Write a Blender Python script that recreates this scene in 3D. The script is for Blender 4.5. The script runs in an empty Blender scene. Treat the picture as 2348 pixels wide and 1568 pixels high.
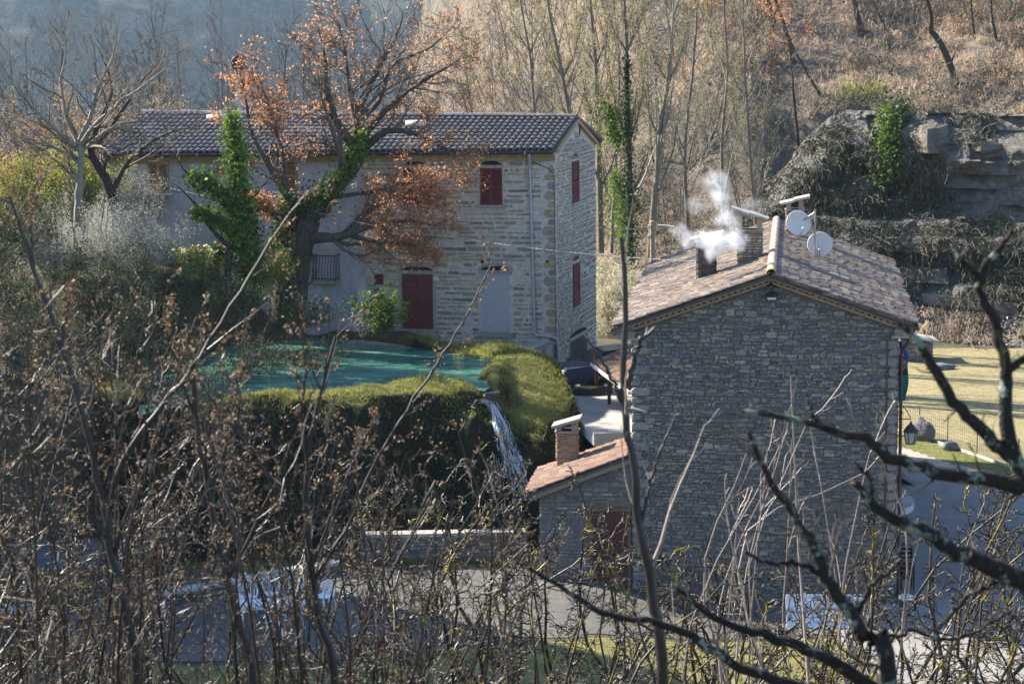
import bpy, math, random
import numpy as np
from mathutils import Vector, Matrix

scene = bpy.context.scene
COL = scene.collection
RAD = math.radians
rng = np.random.default_rng(7)
random.seed(7)

# ------------------------------------------------------------------ camera
CAM = np.array([0.0, 0.0, 18.0])
TH, RO, FPX, CX, CY = RAD(8.5), RAD(0.7), 5000.0, 1174.0, 784.0
F_ = np.array([0, math.cos(TH), -math.sin(TH)])
U0 = np.array([0, math.sin(TH), math.cos(TH)])
R0 = np.array([1.0, 0, 0])
RR = R0 * math.cos(RO) - U0 * math.sin(RO)
UR = U0 * math.cos(RO) + R0 * math.sin(RO)
cd = bpy.data.cameras.new("camera")
cam = bpy.data.objects.new("camera", cd)
COL.objects.link(cam)
cam.matrix_world = Matrix(((RR[0], UR[0], -F_[0], CAM[0]), (RR[1], UR[1], -F_[1], CAM[1]),
                           (RR[2], UR[2], -F_[2], CAM[2]), (0, 0, 0, 1)))
cd.sensor_width = 36.0
cd.lens = FPX / 2348.0 * 36.0
cd.clip_start, cd.clip_end = 0.5, 3000
cd.dof.use_dof = True
cd.dof.focus_distance = 76.0
cd.dof.aperture_fstop = 5.6
scene.camera = cam

# ------------------------------------------------------------------ light
SUN_AZ, SUN_EL = RAD(-61), RAD(34)
world = bpy.data.worlds.new("World")
scene.world = world
world.use_nodes = True
wn = world.node_tree
bgn = wn.nodes["Background"]
sky = wn.nodes.new("ShaderNodeTexSky")
sky.sky_type = 'NISHITA'
sky.sun_disc = False
sky.sun_elevation = SUN_EL
sky.sun_rotation = SUN_AZ
sky.altitude = 400
sky.ozone_density = 2.5
sky.dust_density = .6
wn.links.new(sky.outputs[0], bgn.inputs[0])
bgn.inputs[1].default_value = 0.11
sl = bpy.data.lights.new("sun", 'SUN')
sl.energy = 5.0
sl.angle = RAD(0.5)
sl.color = (1.0, 0.91, 0.77)
so = bpy.data.objects.new("sun", sl)
COL.objects.link(so)
SDIR = Vector((math.sin(SUN_AZ) * math.cos(SUN_EL), math.cos(SUN_AZ) * math.cos(SUN_EL), math.sin(SUN_EL)))
so.rotation_euler = SDIR.to_track_quat('Z', 'Y').to_euler()
so.location = (-60, 80, 60)
scene.view_settings.view_transform = 'Standard'
scene.view_settings.look = 'None'
scene.view_settings.exposure = 1.72
scene.view_settings.gamma = 1.0
scene.render.engine = 'CYCLES'
scene.cycles.use_denoising = True
scene.cycles.max_bounces = 6
scene.cycles.diffuse_bounces = 2
scene.cycles.glossy_bounces = 2
scene.cycles.transmission_bounces = 3
scene.cycles.transparent_max_bounces = 8
scene.cycles.volume_bounces = 1
scene.cycles.caustics_reflective = False
scene.cycles.caustics_refractive = False

# ------------------------------------------------------------------ pixel -> place helpers
def ray(u, v):
    return F_ + RR * ((u - CX) / FPX) + UR * ((CY - v) / FPX)
def at(u, v, Y):
    d = ray(u, v); return CAM + d * (Y / d[1])
def on_z(u, v, z):
    d = ray(u, v); return CAM + d * ((z - CAM[2]) / d[2])
def on_plane(u, v, p0, n):
    d = ray(u, v); return CAM + d * (np.dot(np.asarray(p0) - CAM, n) / np.dot(d, n))
def proj(p):
    q = np.asarray(p) - CAM
    w = q @ F_
    return CX + FPX * (q @ RR) / w, CY - FPX * (q @ UR) / w

def _hash(ix, iy, s):
    h = (ix * 374761393 + iy * 668265263 + s * 982451653) & 0xffffffff
    h = ((h ^ (h >> 13)) * 1274126177) & 0xffffffff
    return ((h ^ (h >> 16)) & 0xffff) / 65535.0
def vnoise(x, y, s=0):
    x = np.asarray(x, float); y = np.asarray(y, float)
    ix = np.floor(x).astype(np.int64); iy = np.floor(y).astype(np.int64)
    fx = x - ix; fy = y - iy
    fx = fx * fx * (3 - 2 * fx); fy = fy * fy * (3 - 2 * fy)
    a = _hash(ix, iy, s); b = _hash(ix + 1, iy, s); c = _hash(ix, iy + 1, s); d = _hash(ix + 1, iy + 1, s)
    return (a * (1 - fx) + b * fx) * (1 - fy) + (c * (1 - fx) + d * fx) * fy
def fbm(x, y, s=0, o=4):
    t = 0; a = 0.5
    for i in range(o):
        t = t + a * (vnoise(x, y, s + i) - 0.5); x = x * 2.03; y = y * 2.03; a *= 0.5
    return t
def sstep(a, b, x):
    t = np.clip((np.asarray(x, float) - a) / (b - a), 0, 1); return t * t * (3 - 2 * t)

# ------------------------------------------------------------------ object helpers
def tag(o, label=None, cat=None, group=None, kind=None):
    if label: o["label"] = label
    if cat: o["category"] = cat
    if group: o["group"] = group
    if kind: o["kind"] = kind
    return o
def adopt(o, parent):
    if parent is not None:
        o.parent = parent
        p = parent
        while p.parent is not None: p = p.parent
        o.matrix_parent_inverse = Matrix.Translation(-p.location) if parent is p else Matrix.Identity(4)
def thing(name, label, cat, loc=(0, 0, 0), group=None):
    o = bpy.data.objects.new(name, None)
    o.empty_display_size = 0.3
    o.location = [float(c) for c in loc]
    COL.objects.link(o)
    return tag(o, label, cat, group)
def link_mesh(name, me, parent=None):
    o = bpy.data.objects.new(name, me)
    COL.objects.link(o)
    adopt(o, parent)
    return o
def npmesh(name, V, Q, mats, parent=None, mi=None, smooth=False):
    """V (N,3), Q (M,k) all faces with k corners"""
    V = np.ascontiguousarray(V, dtype=np.float32); Q = np.ascontiguousarray(Q, dtype=np.int32)
    me = bpy.data.meshes.new(name)
    me.vertices.add(len(V)); me.vertices.foreach_set("co", V.ravel())
    k = Q.shape[1]
    me.loops.add(Q.size); me.loops.foreach_set("vertex_index", Q.ravel())
    me.polygons.add(len(Q))
    me.polygons.foreach_set("loop_start", np.arange(0, Q.size, k, dtype=np.int32))
    if mi is not None: me.polygons.foreach_set("material_index", np.asarray(mi, dtype=np.int32))
    me.polygons.foreach_set("use_smooth", np.full(len(Q), bool(smooth)))
    for m in (mats if isinstance(mats, (list, tuple)) else [mats]): me.materials.append(m)
    me.update(calc_edges=True)
    return link_mesh(name, me, parent)

class MB:
    """collects shapes that make ONE mesh"""
    def __init__(self): self.v = []; self.f = []; self.m = []; self.s = []
    def add(self, vs, fs, m=0, smooth=False):
        n = len(self.v); self.v += [tuple(float(c) for c in p) for p in vs]
        for f in fs: self.f.append(tuple(n + i for i in f)); self.m.append(m); self.s.append(smooth)
    def obox(self, c, ax, ay, az, m=0):
        """box from centre and three half-axis vectors"""
        c = np.asarray(c, float); ax = np.asarray(ax, float); ay = np.asarray(ay, float); az = np.asarray(az, float)
        vs = [c + i * ax + j * ay + k * az for k in (-1, 1) for j in (-1, 1) for i in (-1, 1)]
        self.add(vs, [(0, 2, 3, 1), (4, 5, 7, 6), (0, 1, 5, 4), (2, 6, 7, 3), (0, 4, 6, 2), (1, 3, 7, 5)], m)
    def box(self, x0, x1, y0, y1, z0, z1, m=0):
        self.obox(((x0 + x1) / 2, (y0 + y1) / 2, (z0 + z1) / 2), ((x1 - x0) / 2, 0, 0), (0, (y1 - y0) / 2, 0), (0, 0, (z1 - z0) / 2), m)
    def prism(self, poly, ext, m=0):
        poly = [np.asarray(p, float) for p in poly]; ext = np.asarray(ext, float); n = len(poly)
        self.add(poly + [p + ext for p in poly],
                 [tuple(range(n))[::-1], tuple(range(n, 2 * n))] + [(i, (i + 1) % n, n + (i + 1) % n, n + i) for i in range(n)], m)
    def tube(self, pts, r, S=8, m=0, cap=True):
        pts = np.asarray(pts, float); K = len(pts)
        r = np.full(K, r, float) if np.isscalar(r) else np.asarray(r, float)
        t = np.gradient(pts, axis=0); t /= np.linalg.norm(t, axis=1)[:, None] + 1e-9
        a = np.array([0, 0, 1.0]) if abs(t[0][2]) < 0.9 else np.array([1.0, 0, 0])
        vs = []
        for i in range(K):
            x = np.cross(t[i], a); x /= np.linalg.norm(x) + 1e-9; y = np.cross(t[i], x)
            for k in range(S):
                an = 2 * math.pi * k / S
                vs.append(pts[i] + r[i] * (math.cos(an) * x + math.sin(an) * y))
        fs = [(i * S + k, i * S + (k + 1) % S, (i + 1) * S + (k + 1) % S, (i + 1) * S + k) for i in range(K - 1) for k in range(S)]
        self.add(vs, fs, m, True)
        if cap:
            self.add(vs[:S], [tuple(range(S))[::-1]], m); self.add(vs[-S:], [tuple(range(S))], m)
    def lathe(self, c, prof, S=16, m=0, axis=None, xa=None):
        """prof [(r, h)] round a vertical (or given) axis"""
        c = np.asarray(c, float)
        az = np.array([0, 0, 1.0]) if axis is None else np.asarray(axis, float) / np.linalg.norm(axis)
        h = np.array([1.0, 0, 0]) if abs(az[0]) < 0.9 else np.array([0, 1.0, 0])
        ax = np.cross(h, az); ax /= np.linalg.norm(ax); ay = np.cross(az, ax)
        vs = [c + az * z + r * (math.cos(2 * math.pi * k / S) * ax + math.sin(2 * math.pi * k / S) * ay) for r, z in prof for k in range(S)]
        fs = [(i * S + k, i * S + (k + 1) % S, (i + 1) * S + (k + 1) % S, (i + 1) * S + k) for i in range(len(prof) - 1) for k in range(S)]
        self.add(vs, fs, m, True)
    def build(self, name, mats, parent=None):
        me = bpy.data.meshes.new(name)
        me.from_pydata(self.v, [], self.f)
        mats = mats if isinstance(mats, (list, tuple)) else [mats]
        for mt in mats: me.materials.append(mt)
        if len(mats) > 1: me.polygons.foreach_set("material_index", self.m)
        me.polygons.foreach_set("use_smooth", self.s)
        me.update()
        return link_mesh(name, me, parent)

# ------------------------------------------------------------------ materials
MATS = {}
def mat(name, cols, rough=0.8, noise=6.0, var=0.35, bump=0.0, bscale=None, trans=0.0, spec=0.3, metal=0.0, stain=None, fixed=False, stretch=None):
    """random colour per piece from COLS, broken up by noise; trans: share of light let through (leaves)"""
    if name in MATS: return MATS[name]
    m = bpy.data.materials.new(name); m.use_nodes = True
    nt = m.node_tree; N = nt.nodes; L = nt.links
    bs = N["Principled BSDF"]; out = N["Material Output"]
    geo = N.new("ShaderNodeNewGeometry")
    if len(cols) > 1:
        oi = N.new("ShaderNodeObjectInfo")
        ad = N.new("ShaderNodeMath"); ad.operation = 'ADD'
        L.new(oi.outputs["Random"], ad.inputs[0]); L.new(geo.outputs["Random Per Island"], ad.inputs[1])
        fr = N.new("ShaderNodeMath"); fr.operation = 'FRACT'; L.new(ad.outputs[0], fr.inputs[0])
        cr = N.new("ShaderNodeValToRGB"); e = cr.color_ramp.elements
        while len(e) < len(cols): e.new(0.5)
        for i, c in enumerate(cols):
            e[i].position = i / max(1, len(cols) - 1); e[i].color = (*c, 1)
        L.new(fr.outputs[0], cr.inputs[0]); base = cr.outputs[0]
    else:
        rg = N.new("ShaderNodeRGB"); rg.outputs[0].default_value = (*cols[0], 1); base = rg.outputs[0]
    vec = geo.outputs["Position"]
    if stretch:
        mp = N.new("ShaderNodeVectorMath"); mp.operation = 'MULTIPLY'; mp.inputs[1].default_value = stretch
        L.new(vec, mp.inputs[0]); vec = mp.outputs[0]
    nz = N.new("ShaderNodeTexNoise"); nz.inputs["Scale"].default_value = noise; nz.inputs["Detail"].default_value = 5; nz.inputs["Roughness"].default_value = 0.65
    L.new(vec, nz.inputs["Vector"])
    if var:
        mr = N.new("ShaderNodeMapRange"); mr.inputs[1].default_value = 0.3; mr.inputs[2].default_value = 0.7
        mr.inputs[3].default_value = 1 - var; mr.inputs[4].default_value = 1 + var
        L.new(nz.outputs["Fac"], mr.inputs[0])
        mx = N.new("ShaderNodeMix"); mx.data_type = 'RGBA'; mx.blend_type = 'MULTIPLY'; mx.inputs[0].default_value = 1
        L.new(base, mx.inputs[6]); L.new(mr.outputs[0], mx.inputs[7]); base = mx.outputs[2]
    if stain:
        for (sc, scol, lo, hi) in stain:
            n2 = N.new("ShaderNodeTexNoise"); n2.inputs["Scale"].default_value = sc; n2.inputs["Detail"].default_value = 6; n2.inputs["Roughness"].default_value = 0.7
            L.new(vec, n2.inputs["Vector"])
            m2 = N.new("ShaderNodeMapRange"); m2.inputs[1].default_value = lo; m2.inputs[2].default_value = hi
            L.new(n2.outputs["Fac"], m2.inputs[0])
            x2 = N.new("ShaderNodeMix"); x2.data_type = 'RGBA'
            L.new(m2.outputs[0], x2.inputs[0]); L.new(base, x2.inputs[6]); x2.inputs[7].default_value = (*scol, 1); base = x2.outputs[2]
    L.new(base, bs.inputs["Base Color"])
    bs.inputs["Roughness"].default_value = rough
    bs.inputs["Specular IOR Level"].default_value = spec
    bs.inputs["Metallic"].default_value = metal
    if bump:
        bp = N.new("ShaderNodeBump"); bp.inputs["Strength"].default_value = 1.0; bp.inputs["Distance"].default_value = bump
        if bscale:
            n3 = N.new("ShaderNodeTexNoise"); n3.inputs["Scale"].default_value = bscale; n3.inputs["Detail"].default_value = 6
            L.new(vec, n3.inputs["Vector"]); L.new(n3.outputs["Fac"], bp.inputs["Height"])
        else: L.new(nz.outputs["Fac"], bp.inputs["Height"])
        L.new(bp.outputs[0], bs.inputs["Normal"])
    if trans:
        tl = N.new("ShaderNodeBsdfTranslucent"); L.new(base, tl.inputs[0])
        ms = N.new("ShaderNodeMixShader"); ms.inputs[0].default_value = trans
        L.new(bs.outputs[0], ms.inputs[1]); L.new(tl.outputs[0], ms.inputs[2]); L.new(ms.outputs[0], out.inputs[0])
    MATS[name] = m
    return m
def flat(name, c, rough=0.5, spec=0.4, var=0.12, noise=8, metal=0.0):
    return mat(name, [c], rough, noise, var, spec=spec, metal=metal)

M_stoneB = mat("gable_stone", [(.11, .115, .125), (.24, .20, .14), (.15, .155, .165), (.13, .13, .135), (.32, .29, .22), (.18, .175, .165), (.085, .09, .10), (.26, .22, .16), (.165, .17, .18), (.21, .19, .16)], 0.85, 14, .45, bump=.012, bscale=30, stain=[(.35, (.10, .10, .10), .56, .8)])
M_mortB = mat("gable_mortar", [(.14, .13, .12)], .95, 9, .4, bump=.02, bscale=24)
M_stoneA = mat("house_stone", [(.23, .21, .185), (.34, .25, .13), (.20, .20, .20), (.30, .235, .15), (.27, .24, .20), (.15, .145, .145), (.42, .32, .17), (.24, .21, .18)], .85, 10, .35, bump=.01, bscale=25)
M_mortA = mat("house_mortar", [(.47, .42, .36)], .95, 5, .3, bump=.02, bscale=18, stain=[(1.1, (.34, .37, .33), .54, .78), (.7, (.48, .38, .31), .58, .75)])
M_rub = mat("rubble_stone", [(.25, .235, .215), (.32, .295, .255), (.20, .19, .18), (.28, .26, .23), (.36, .33, .29)], .9, 14, .4, bump=.02, bscale=26)
M_white = mat("pale_stone", [(.62, .60, .56), (.5, .48, .45)], .85, 14, .3, bump=.01, bscale=26)
M_plast = mat("grey_plaster", [(.40, .40, .44)], .95, 2.2, .22, bump=.01, bscale=30, stain=[(.5, (.30, .29, .31), .5, .72), (1.3, (.47, .46, .47), .6, .75)], stretch=(1, 1, .55))
M_tileA = mat("grey_roof_tile", [(.10, .095, .095), (.15, .13, .12), (.12, .10, .10), (.18, .16, .15), (.13, .12, .13)], .36, 16, .4, spec=.55, stain=[(5, (.20, .20, .17), .58, .72)])
M_tileB = mat("terracotta_tile", [(.20, .135, .09), (.115, .09, .072), (.28, .205, .145), (.055, .05, .045), (.23, .15, .10), (.16, .135, .11), (.36, .28, .205), (.042, .04, .038), (.19, .125, .085), (.085, .075, .065)], .55, 12, .4, spec=.4, stain=[(2.2, (.055, .052, .05), .53, .66), (7, (.33, .31, .26), .6, .72)])
M_tileR = mat("red_roof_tile", [(.22, .12, .08), (.16, .095, .07), (.28, .175, .125), (.10, .07, .058), (.24, .14, .095), (.07, .055, .05)], .7, 12, .3, stain=[(4, (.15, .13, .12), .6, .72)])
M_deck = flat("roof_deck", (.07, .055, .05), .95)
M_woodo = mat("brown_timber", [(.17, .12, .08), (.13, .09, .06)], .8, 20, .4, stretch=(1, 1, 1))
M_woodg = mat("weathered_timber", [(.25, .21, .16), (.2, .17, .14)], .85, 20, .35)
M_red = mat("dark_red_paint", [(.115, .022, .026), (.13, .028, .03)], .55, 12, .25, spec=.35)
M_shut = mat("honey_wood", [(.42, .23, .09), (.36, .19, .07)], .6, 14, .25)
M_slat = mat("brown_slat", [(.24, .14, .08), (.20, .12, .07)], .65, 14, .25)
M_zinc = flat("zinc_pipe", (.34, .40, .45), .45, .5, .25, 5, .4)
M_pinkp = flat("pink_plastic", (.40, .33, .34), .5)
M_iron = flat("black_iron", (.02, .02, .022), .5)
M_dark = flat("dark_void", (.012, .011, .010), 1.0)
M_slab = mat("stone_slab", [(.27, .26, .24), (.33, .31, .28)], .85, 6, .3, bump=.012, bscale=14)
M_conc = mat("pale_concrete", [(.42, .40, .36)], .9, 1.3, .25, bump=.006, bscale=20, stain=[(2.5, (.27, .25, .2), .55, .75)])
M_wplas = flat("white_plastic", (.74, .77, .82), .35, .5, .06)
M_dish = flat("cream_dish", (.62, .56, .52), .5, .4, .08)
M_grey = flat("grey_metal", (.30, .31, .33), .4, .5, .15, 8, .6)
M_brick = mat("thin_brick", [(.34, .22, .15), (.40, .29, .19), (.28, .19, .14), (.37, .30, .22)], .9, 14, .3, bump=.008, bscale=40)
M_soot = mat("sooty_stone", [(.03, .028, .027), (.12, .07, .05), (.02, .02, .02), (.18, .13, .10), (.04, .035, .033)], .9, 12, .4)
# ------------------------------------------------------------------ terrain
WATER = 5.45
POND = np.array([on_z(u, v, WATER)[:2] for u, v in [
    (330, 950), (430, 928), (520, 916), (640, 910), (760, 905), (850, 896), (930, 882), (1000, 877), (1060, 884), (1098, 896),
    (1112, 886), (1096, 870), (1108, 852), (1150, 838), (1128, 828), (1060, 816), (990, 803), (920, 793), (850, 783), (780, 778),
    (700, 776), (600, 786), (500, 800), (400, 830), (340, 880)]])
PLAT = np.array([(-150, 66), (-40, 68.5), (-16, 70.0), (-12, 70.8), (-8, 71.2), (-5, 71.3), (-3.2, 71.9), (-1.9, 72.3), (-1.05, 72.7), (-.5, 72.6), (.1, 72.3), (.8, 72.2), (1.5, 72.6), (1.9, 74),
                 (1.8, 76), (1.4, 78.6), (1.0, 81), (1.2, 84), (6, 88), (9, 97), (12, 118), (12, 160), (-150, 250)], float)
def poly_sd(P, x, y):
    """signed distance, negative inside"""
    x = np.asarray(x, float); y = np.asarray(y, float)
    d = np.full(x.shape, 1e9); ins = np.zeros(x.shape, bool)
    n = len(P)
    for i in range(n):
        ax, ay = P[i]; bx, by = P[(i + 1) % n]
        ex, ey = bx - ax, by - ay
        t = np.clip(((x - ax) * ex + (y - ay) * ey) / (ex * ex + ey * ey + 1e-12), 0, 1)
        d = np.minimum(d, np.hypot(x - ax - t * ex, y - ay - t * ey))
        c = (ay > y) != (by > y)
        ins ^= c & (x < (bx - ax) * (y - ay) / (by - ay + 1e-12) + ax)
    return np.where(ins, -d, d)
FALL3 = np.array([at(1098, 892, 74.6), at(1122, 914, 73.4), at(1140, 950, 72.5), at(1158, 1000, 72.0), at(1178, 1060, 71.6), at(1198, 1135, 71.2)])
FALL = FALL3[:, :2]
def seg_dist(P, x, y):
    d = np.full(np.shape(x), 1e9)
    for i in range(len(P) - 1):
        ax, ay = P[i]; bx, by = P[i + 1]; ex, ey = bx - ax, by - ay
        t = np.clip(((x - ax) * ex + (y - ay) * ey) / (ex * ex + ey * ey), 0, 1)
        d = np.minimum(d, np.hypot(x - ax - t * ex, y - ay - t * ey))
    return d

def Zlow(x, y):
    """everything below the plateau: the slope under the camera, the yard, the road and the field"""
    f = np.interp(y, [-20, 0, 3, 10, 20, 30, 42, 50, 55, 62, 300], [17.5, 16.2, 14.6, 11.4, 8.0, 5.0, 2.2, 1.15, .95, .8, .8])
    r = np.interp(y, [55, 62, 66, 80, 90, 300], [.7, .3, .3, .95, 1.0, 1.0])
    w = sstep(2, 6, x) * sstep(48, 56, y)
    z = f * (1 - w) + r * w
    pat = sstep(2.4, 3.2, x) * sstep(71.2, 71.6, y) * (1 - sstep(8.5, 10.5, x))
    z = z * (1 - pat) + (4.15 - .006 * (y - 72)) * pat
    return z + fbm(x * .35, y * .35, 3) * .25 * (1 - sstep(46, 54, y)) 
def Zplat(x, y):
    a = np.interp(x, [-150, -40, -16, -11.5, -9, -6.6, -4, 1, 2.5, 8, 40], [12, 10, 8.6, 7.9, 7.2, 5.9, 5.45, 5.35, 4.6, 3.9, 3.6])
    b = np.interp(x, [-150, -40, -14, -11, 30], [8, 7, 6.0, 5.7, 5.4])
    w = sstep(74, 81, y)
    z = a * w + b * (1 - w)
    xr = x + .235 * y
    z = z + np.clip(-2.2 - xr, 0, 14) * 2.0 * (1 - sstep(74, 80, y))  # unseen steep bank left of the view, added to shade the yard
    return np.where(y > 88, z * (1 - sstep(88, 100, y)) + np.interp(x, [-60, 0, 12], [6, 3.7, 3.5]) * sstep(88, 100, y), z)
def Zg(x, y):
    x = np.asarray(x, float); y = np.asarray(y, float)
    lo = Zlow(x, y); top = Zplat(x, y)
    sp = poly_sd(POND, x, y)
    nz = fbm(x * .8, y * .8, 11)
    rim = np.exp(-((sp - .6) / .8) ** 2) * (.10 + .5 * (nz + .1) + .7 * fbm(x * .5, y * .5, 13))
    near = 1 - sstep(.2, 3.0, sp)
    top = top * (1 - near) + 5.45 * near + rim + .16 * np.exp(-((sp - .7) / .7) ** 2) * sstep(78.2, 79.5, y) * sstep(-9, -7, x)
    # the round grassy hump to the right of the outlet
    hump = .62 * np.exp(-(((x - .45) / 1.3) ** 2 + ((y - 76.2) / 2.6) ** 2)) * sstep(0, .5, sp)
    top = top + hump - .24 * np.clip(77.3 - y, 0, 6) * sstep(-.75, .1, x) * sstep(0, .6, sp)
    dq = poly_sd(PLAT, x, y); dq = dq + (nz * 1.4 + 2.8 * fbm(x * .38 + 3, y * .38, 15)) * sstep(-1, .6, dq) * (1 - .6 * sstep(0, 1.5, x))
    wdt = 2.4 + 3.0 * fbm(x * .3, y * .05 + 4, 17) - 1.1 * sstep(.6, 1.5, x)
    fall = 1 - np.clip(dq / wdt, 0, 1) ** 1.5
    z = lo + (top - lo) * np.where(dq <= 0, 1, np.where(dq >= wdt, 0, fall))
    z = np.where(sp < 0, np.minimum(z, WATER + .05) - np.clip(-sp * 2, 0, 1.0), z)
    ch = np.exp(-(seg_dist(FALL, x, y) / .38) ** 2)
    z = z - ch * np.where(sp < 0, 0, .45)
    return z

TOE = np.array([(-500, 172), (-20, 166), (-8, 152), (1, 138), (6, 125), (14, 117), (26, 110), (40, 100), (75, 82), (200, 60)], float)
def Zhill(x, y):
    x = np.asarray(x, float); y = np.asarray(y, float)
    d = (y - np.interp(x, TOE[:, 0], TOE[:, 1])) * .82
    d = d + fbm(x * .09, y * .09, 21) * 7 * sstep(2, 20, d) + fbm(x * .3, y * .3, 41) * 1.6
    c = sstep(5, 15, x)
    rough = fbm(x * .5, y * .5, 51)
    strat = .35 * (np.abs(((d * 1.7 + rough * 2) % 1.6) - .8))
    hr = np.interp(d, [-50, 0, 2.8, 6.0, 8.0, 8.4, 10.0, 100], [-1.5, 0, 2.3, 2.6, 6.2, 6.6, 10.8, 10.8 + 90 * .6])
    hl = np.interp(d, [-50, 0, 5, 100], [-1.5, 0, 3.0, 3.0 + 95 * .82])
    z0 = np.interp(x, [-60, -22, -6, 0, 12, 16], [-9, -8, 1, 3.6, 3.4, 1.0])
    h = (hr + strat * sstep(5, 7, d) * (1 - sstep(9, 12, d))) * c + hl * (1 - c)
    h = h + fbm(x * .22, y * .22, 31) * 2.0 * sstep(1, 10, d) + rough * .5 * sstep(.5, 4, d)
    z = z0 + h * sstep(-17, 5, x + fbm(x * .15, y * .1, 91) * 6)
    return np.where(z > 38, 38 + 10 * (1 - np.exp(-(z - 38) / 10)), z)

def grid_mesh(name, xs, ys, fn, mats, keep=None, dz=0.0, mi=None, parent=None):
    X, Y = np.meshgrid(xs, ys)
    Z = fn(X, Y) + dz
    nx, ny = len(xs), len(ys)
    idx = np.arange(nx * ny).reshape(ny, nx)
    Q = np.stack([idx[:-1, :-1], idx[:-1, 1:], idx[1:, 1:], idx[1:, :-1]], -1).reshape(-1, 4)
    if keep is not None:
        cx = (X[:-1, :-1] + X[1:, 1:]).ravel() / 2; cy = (Y[:-1, :-1] + Y[1:, 1:]).ravel() / 2
        Q = Q[keep(cx, cy)]
    V = np.stack([X.ravel(), Y.ravel(), Z.ravel()], -1)
    used = np.unique(Q); re = np.full(len(V), -1); re[used] = np.arange(len(used))
    return npmesh(name, V[used], re[Q], mats, parent, smooth=True)

def ground_mat(name, c1, c2, c3, rock=None, lo=.55, hi=.75, sc=.8, rough=.95, bump=.03, bs=6):
    """two-tone ground with patches; steep places turn to ROCK"""
    m = bpy.data.materials.new(name); m.use_nodes = True
    nt = m.node_tree; N = nt.nodes; L = nt.links; bsdf = N["Principled BSDF"]
    geo = N.new("ShaderNodeNewGeometry")
    def noise(s, d=6, r=.65):
        n = N.new("ShaderNodeTexNoise"); n.inputs["Scale"].default_value = s; n.inputs["Detail"].default_value = d; n.inputs["Roughness"].default_value = r
        L.new(geo.outputs["Position"], n.inputs["Vector"]); return n.outputs["Fac"]
    def rmap(s, a, b):
        r = N.new("ShaderNodeMapRange"); r.inputs[1].default_value = a; r.inputs[2].default_value = b; L.new(s, r.inputs[0]); return r.outputs[0]
    def mix(f, a, b):
        x = N.new("ShaderNodeMix"); x.data_type = 'RGBA'; L.new(f, x.inputs[0])
        for k, c in ((6, a), (7, b)):
            if isinstance(c, tuple): x.inputs[k].default_value = (*c, 1)
            else: L.new(c, x.inputs[k])
        return x.outputs[2]
    col = mix(rmap(noise(sc), .38, .62), c1, c2)
    col = mix(rmap(noise(sc * 4.3), .5, .72), col, c3)
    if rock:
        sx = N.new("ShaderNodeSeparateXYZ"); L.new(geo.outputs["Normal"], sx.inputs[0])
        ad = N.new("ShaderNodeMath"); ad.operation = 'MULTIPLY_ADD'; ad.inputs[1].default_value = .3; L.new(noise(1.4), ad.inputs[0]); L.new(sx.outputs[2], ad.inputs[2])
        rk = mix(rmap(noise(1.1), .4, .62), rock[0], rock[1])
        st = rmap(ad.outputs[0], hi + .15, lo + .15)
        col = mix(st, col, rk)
    L.new(col, bsdf.inputs["Base Color"]); bsdf.inputs["Roughness"].default_value = rough; bsdf.inputs["Specular IOR Level"].default_value = .2
    bp = N.new("ShaderNodeBump"); bp.inputs["Distance"].default_value = bump; bp.inputs["Strength"].default_value = 1
    L.new(noise(bs, 8, .7), bp.inputs["Height"]); L.new(bp.outputs[0], bsdf.inputs["Normal"])
    return m
G_earth = ground_mat("leafy_earth", (.055, .05, .03), (.10, .08, .045), (.05, .06, .025))
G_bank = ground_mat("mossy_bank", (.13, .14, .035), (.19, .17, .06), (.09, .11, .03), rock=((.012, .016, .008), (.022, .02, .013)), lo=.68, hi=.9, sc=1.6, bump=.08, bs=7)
G_hill = ground_mat("scrub_slope", (.20, .16, .12), (.10, .085, .07), (.26, .21, .165), rock=((.085, .075, .062), (.17, .145, .115)), lo=.34, hi=.52, sc=.5, bump=.3, bs=2.2)
G_field = ground_mat("dry_meadow", (.26, .215, .12), (.20, .18, .085), (.31, .26, .165), sc=.7, bump=.02, bs=12)
G_lawn = ground_mat("yard_lawn", (.22, .19, .08), (.14, .14, .04), (.07, .09, .03), sc=.9, bump=.03, bs=14)
G_road = ground_mat("grey_asphalt", (.21, .20, .19), (.25, .235, .22), (.16, .155, .15), sc=.5, bump=.008, bs=40)
G_sunroad = ground_mat("sunlit_asphalt", (.30, .27, .23), (.36, .33, .28), (.24, .22, .19), sc=1.2, bump=.01, bs=30)  # paler road colour with the sunlight put in
G_yard = ground_mat("yard_concrete", (.095, .092, .088), (.125, .12, .11), (.065, .063, .058), sc=.7, bump=.006, bs=24)
G_green = ground_mat("bright_grass", (.15, .15, .045), (.10, .11, .03), (.20, .18, .08), sc=1.5, bump=.03, bs=16)

BX0, BX1, BY0, BY1 = -14.0, 3.4, 64.0, 83.0
xs = np.concatenate([np.arange(-460, -140, 20.0), np.arange(-140, -30, 5.0), np.arange(-30, 40, .4), np.arange(40, 175, 5.0)])
ys = np.concatenate([np.arange(-10, 45, 1.0), np.arange(45, 112, .4), np.arange(112, 240, 6.0), np.arange(240, 1320, 40.0)])
def Zground(x, y):
    inb = (x > BX0 + .3) & (x < BX1 - .3) & (y > BY0 + .3) & (y < BY1 - .3)
    z = np.where(inb, Zg(x, y) - 1.2, Zg(x, y))
    return np.where(y > 130, np.minimum(z, 0) + np.interp(y, [130, 200, 400, 1000, 1300], [0, -6, -28, -60, -60]), z)
ground = tag(grid_mesh("ground", xs, ys, Zground, G_earth), kind="structure")
bank = tag(grid_mesh("grassy_bank", np.arange(BX0, BX1, .14), np.arange(BY0, BY1, .14), Zg, G_bank), "mossy round bank that dams the green pond", "bank", kind="structure")
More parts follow.
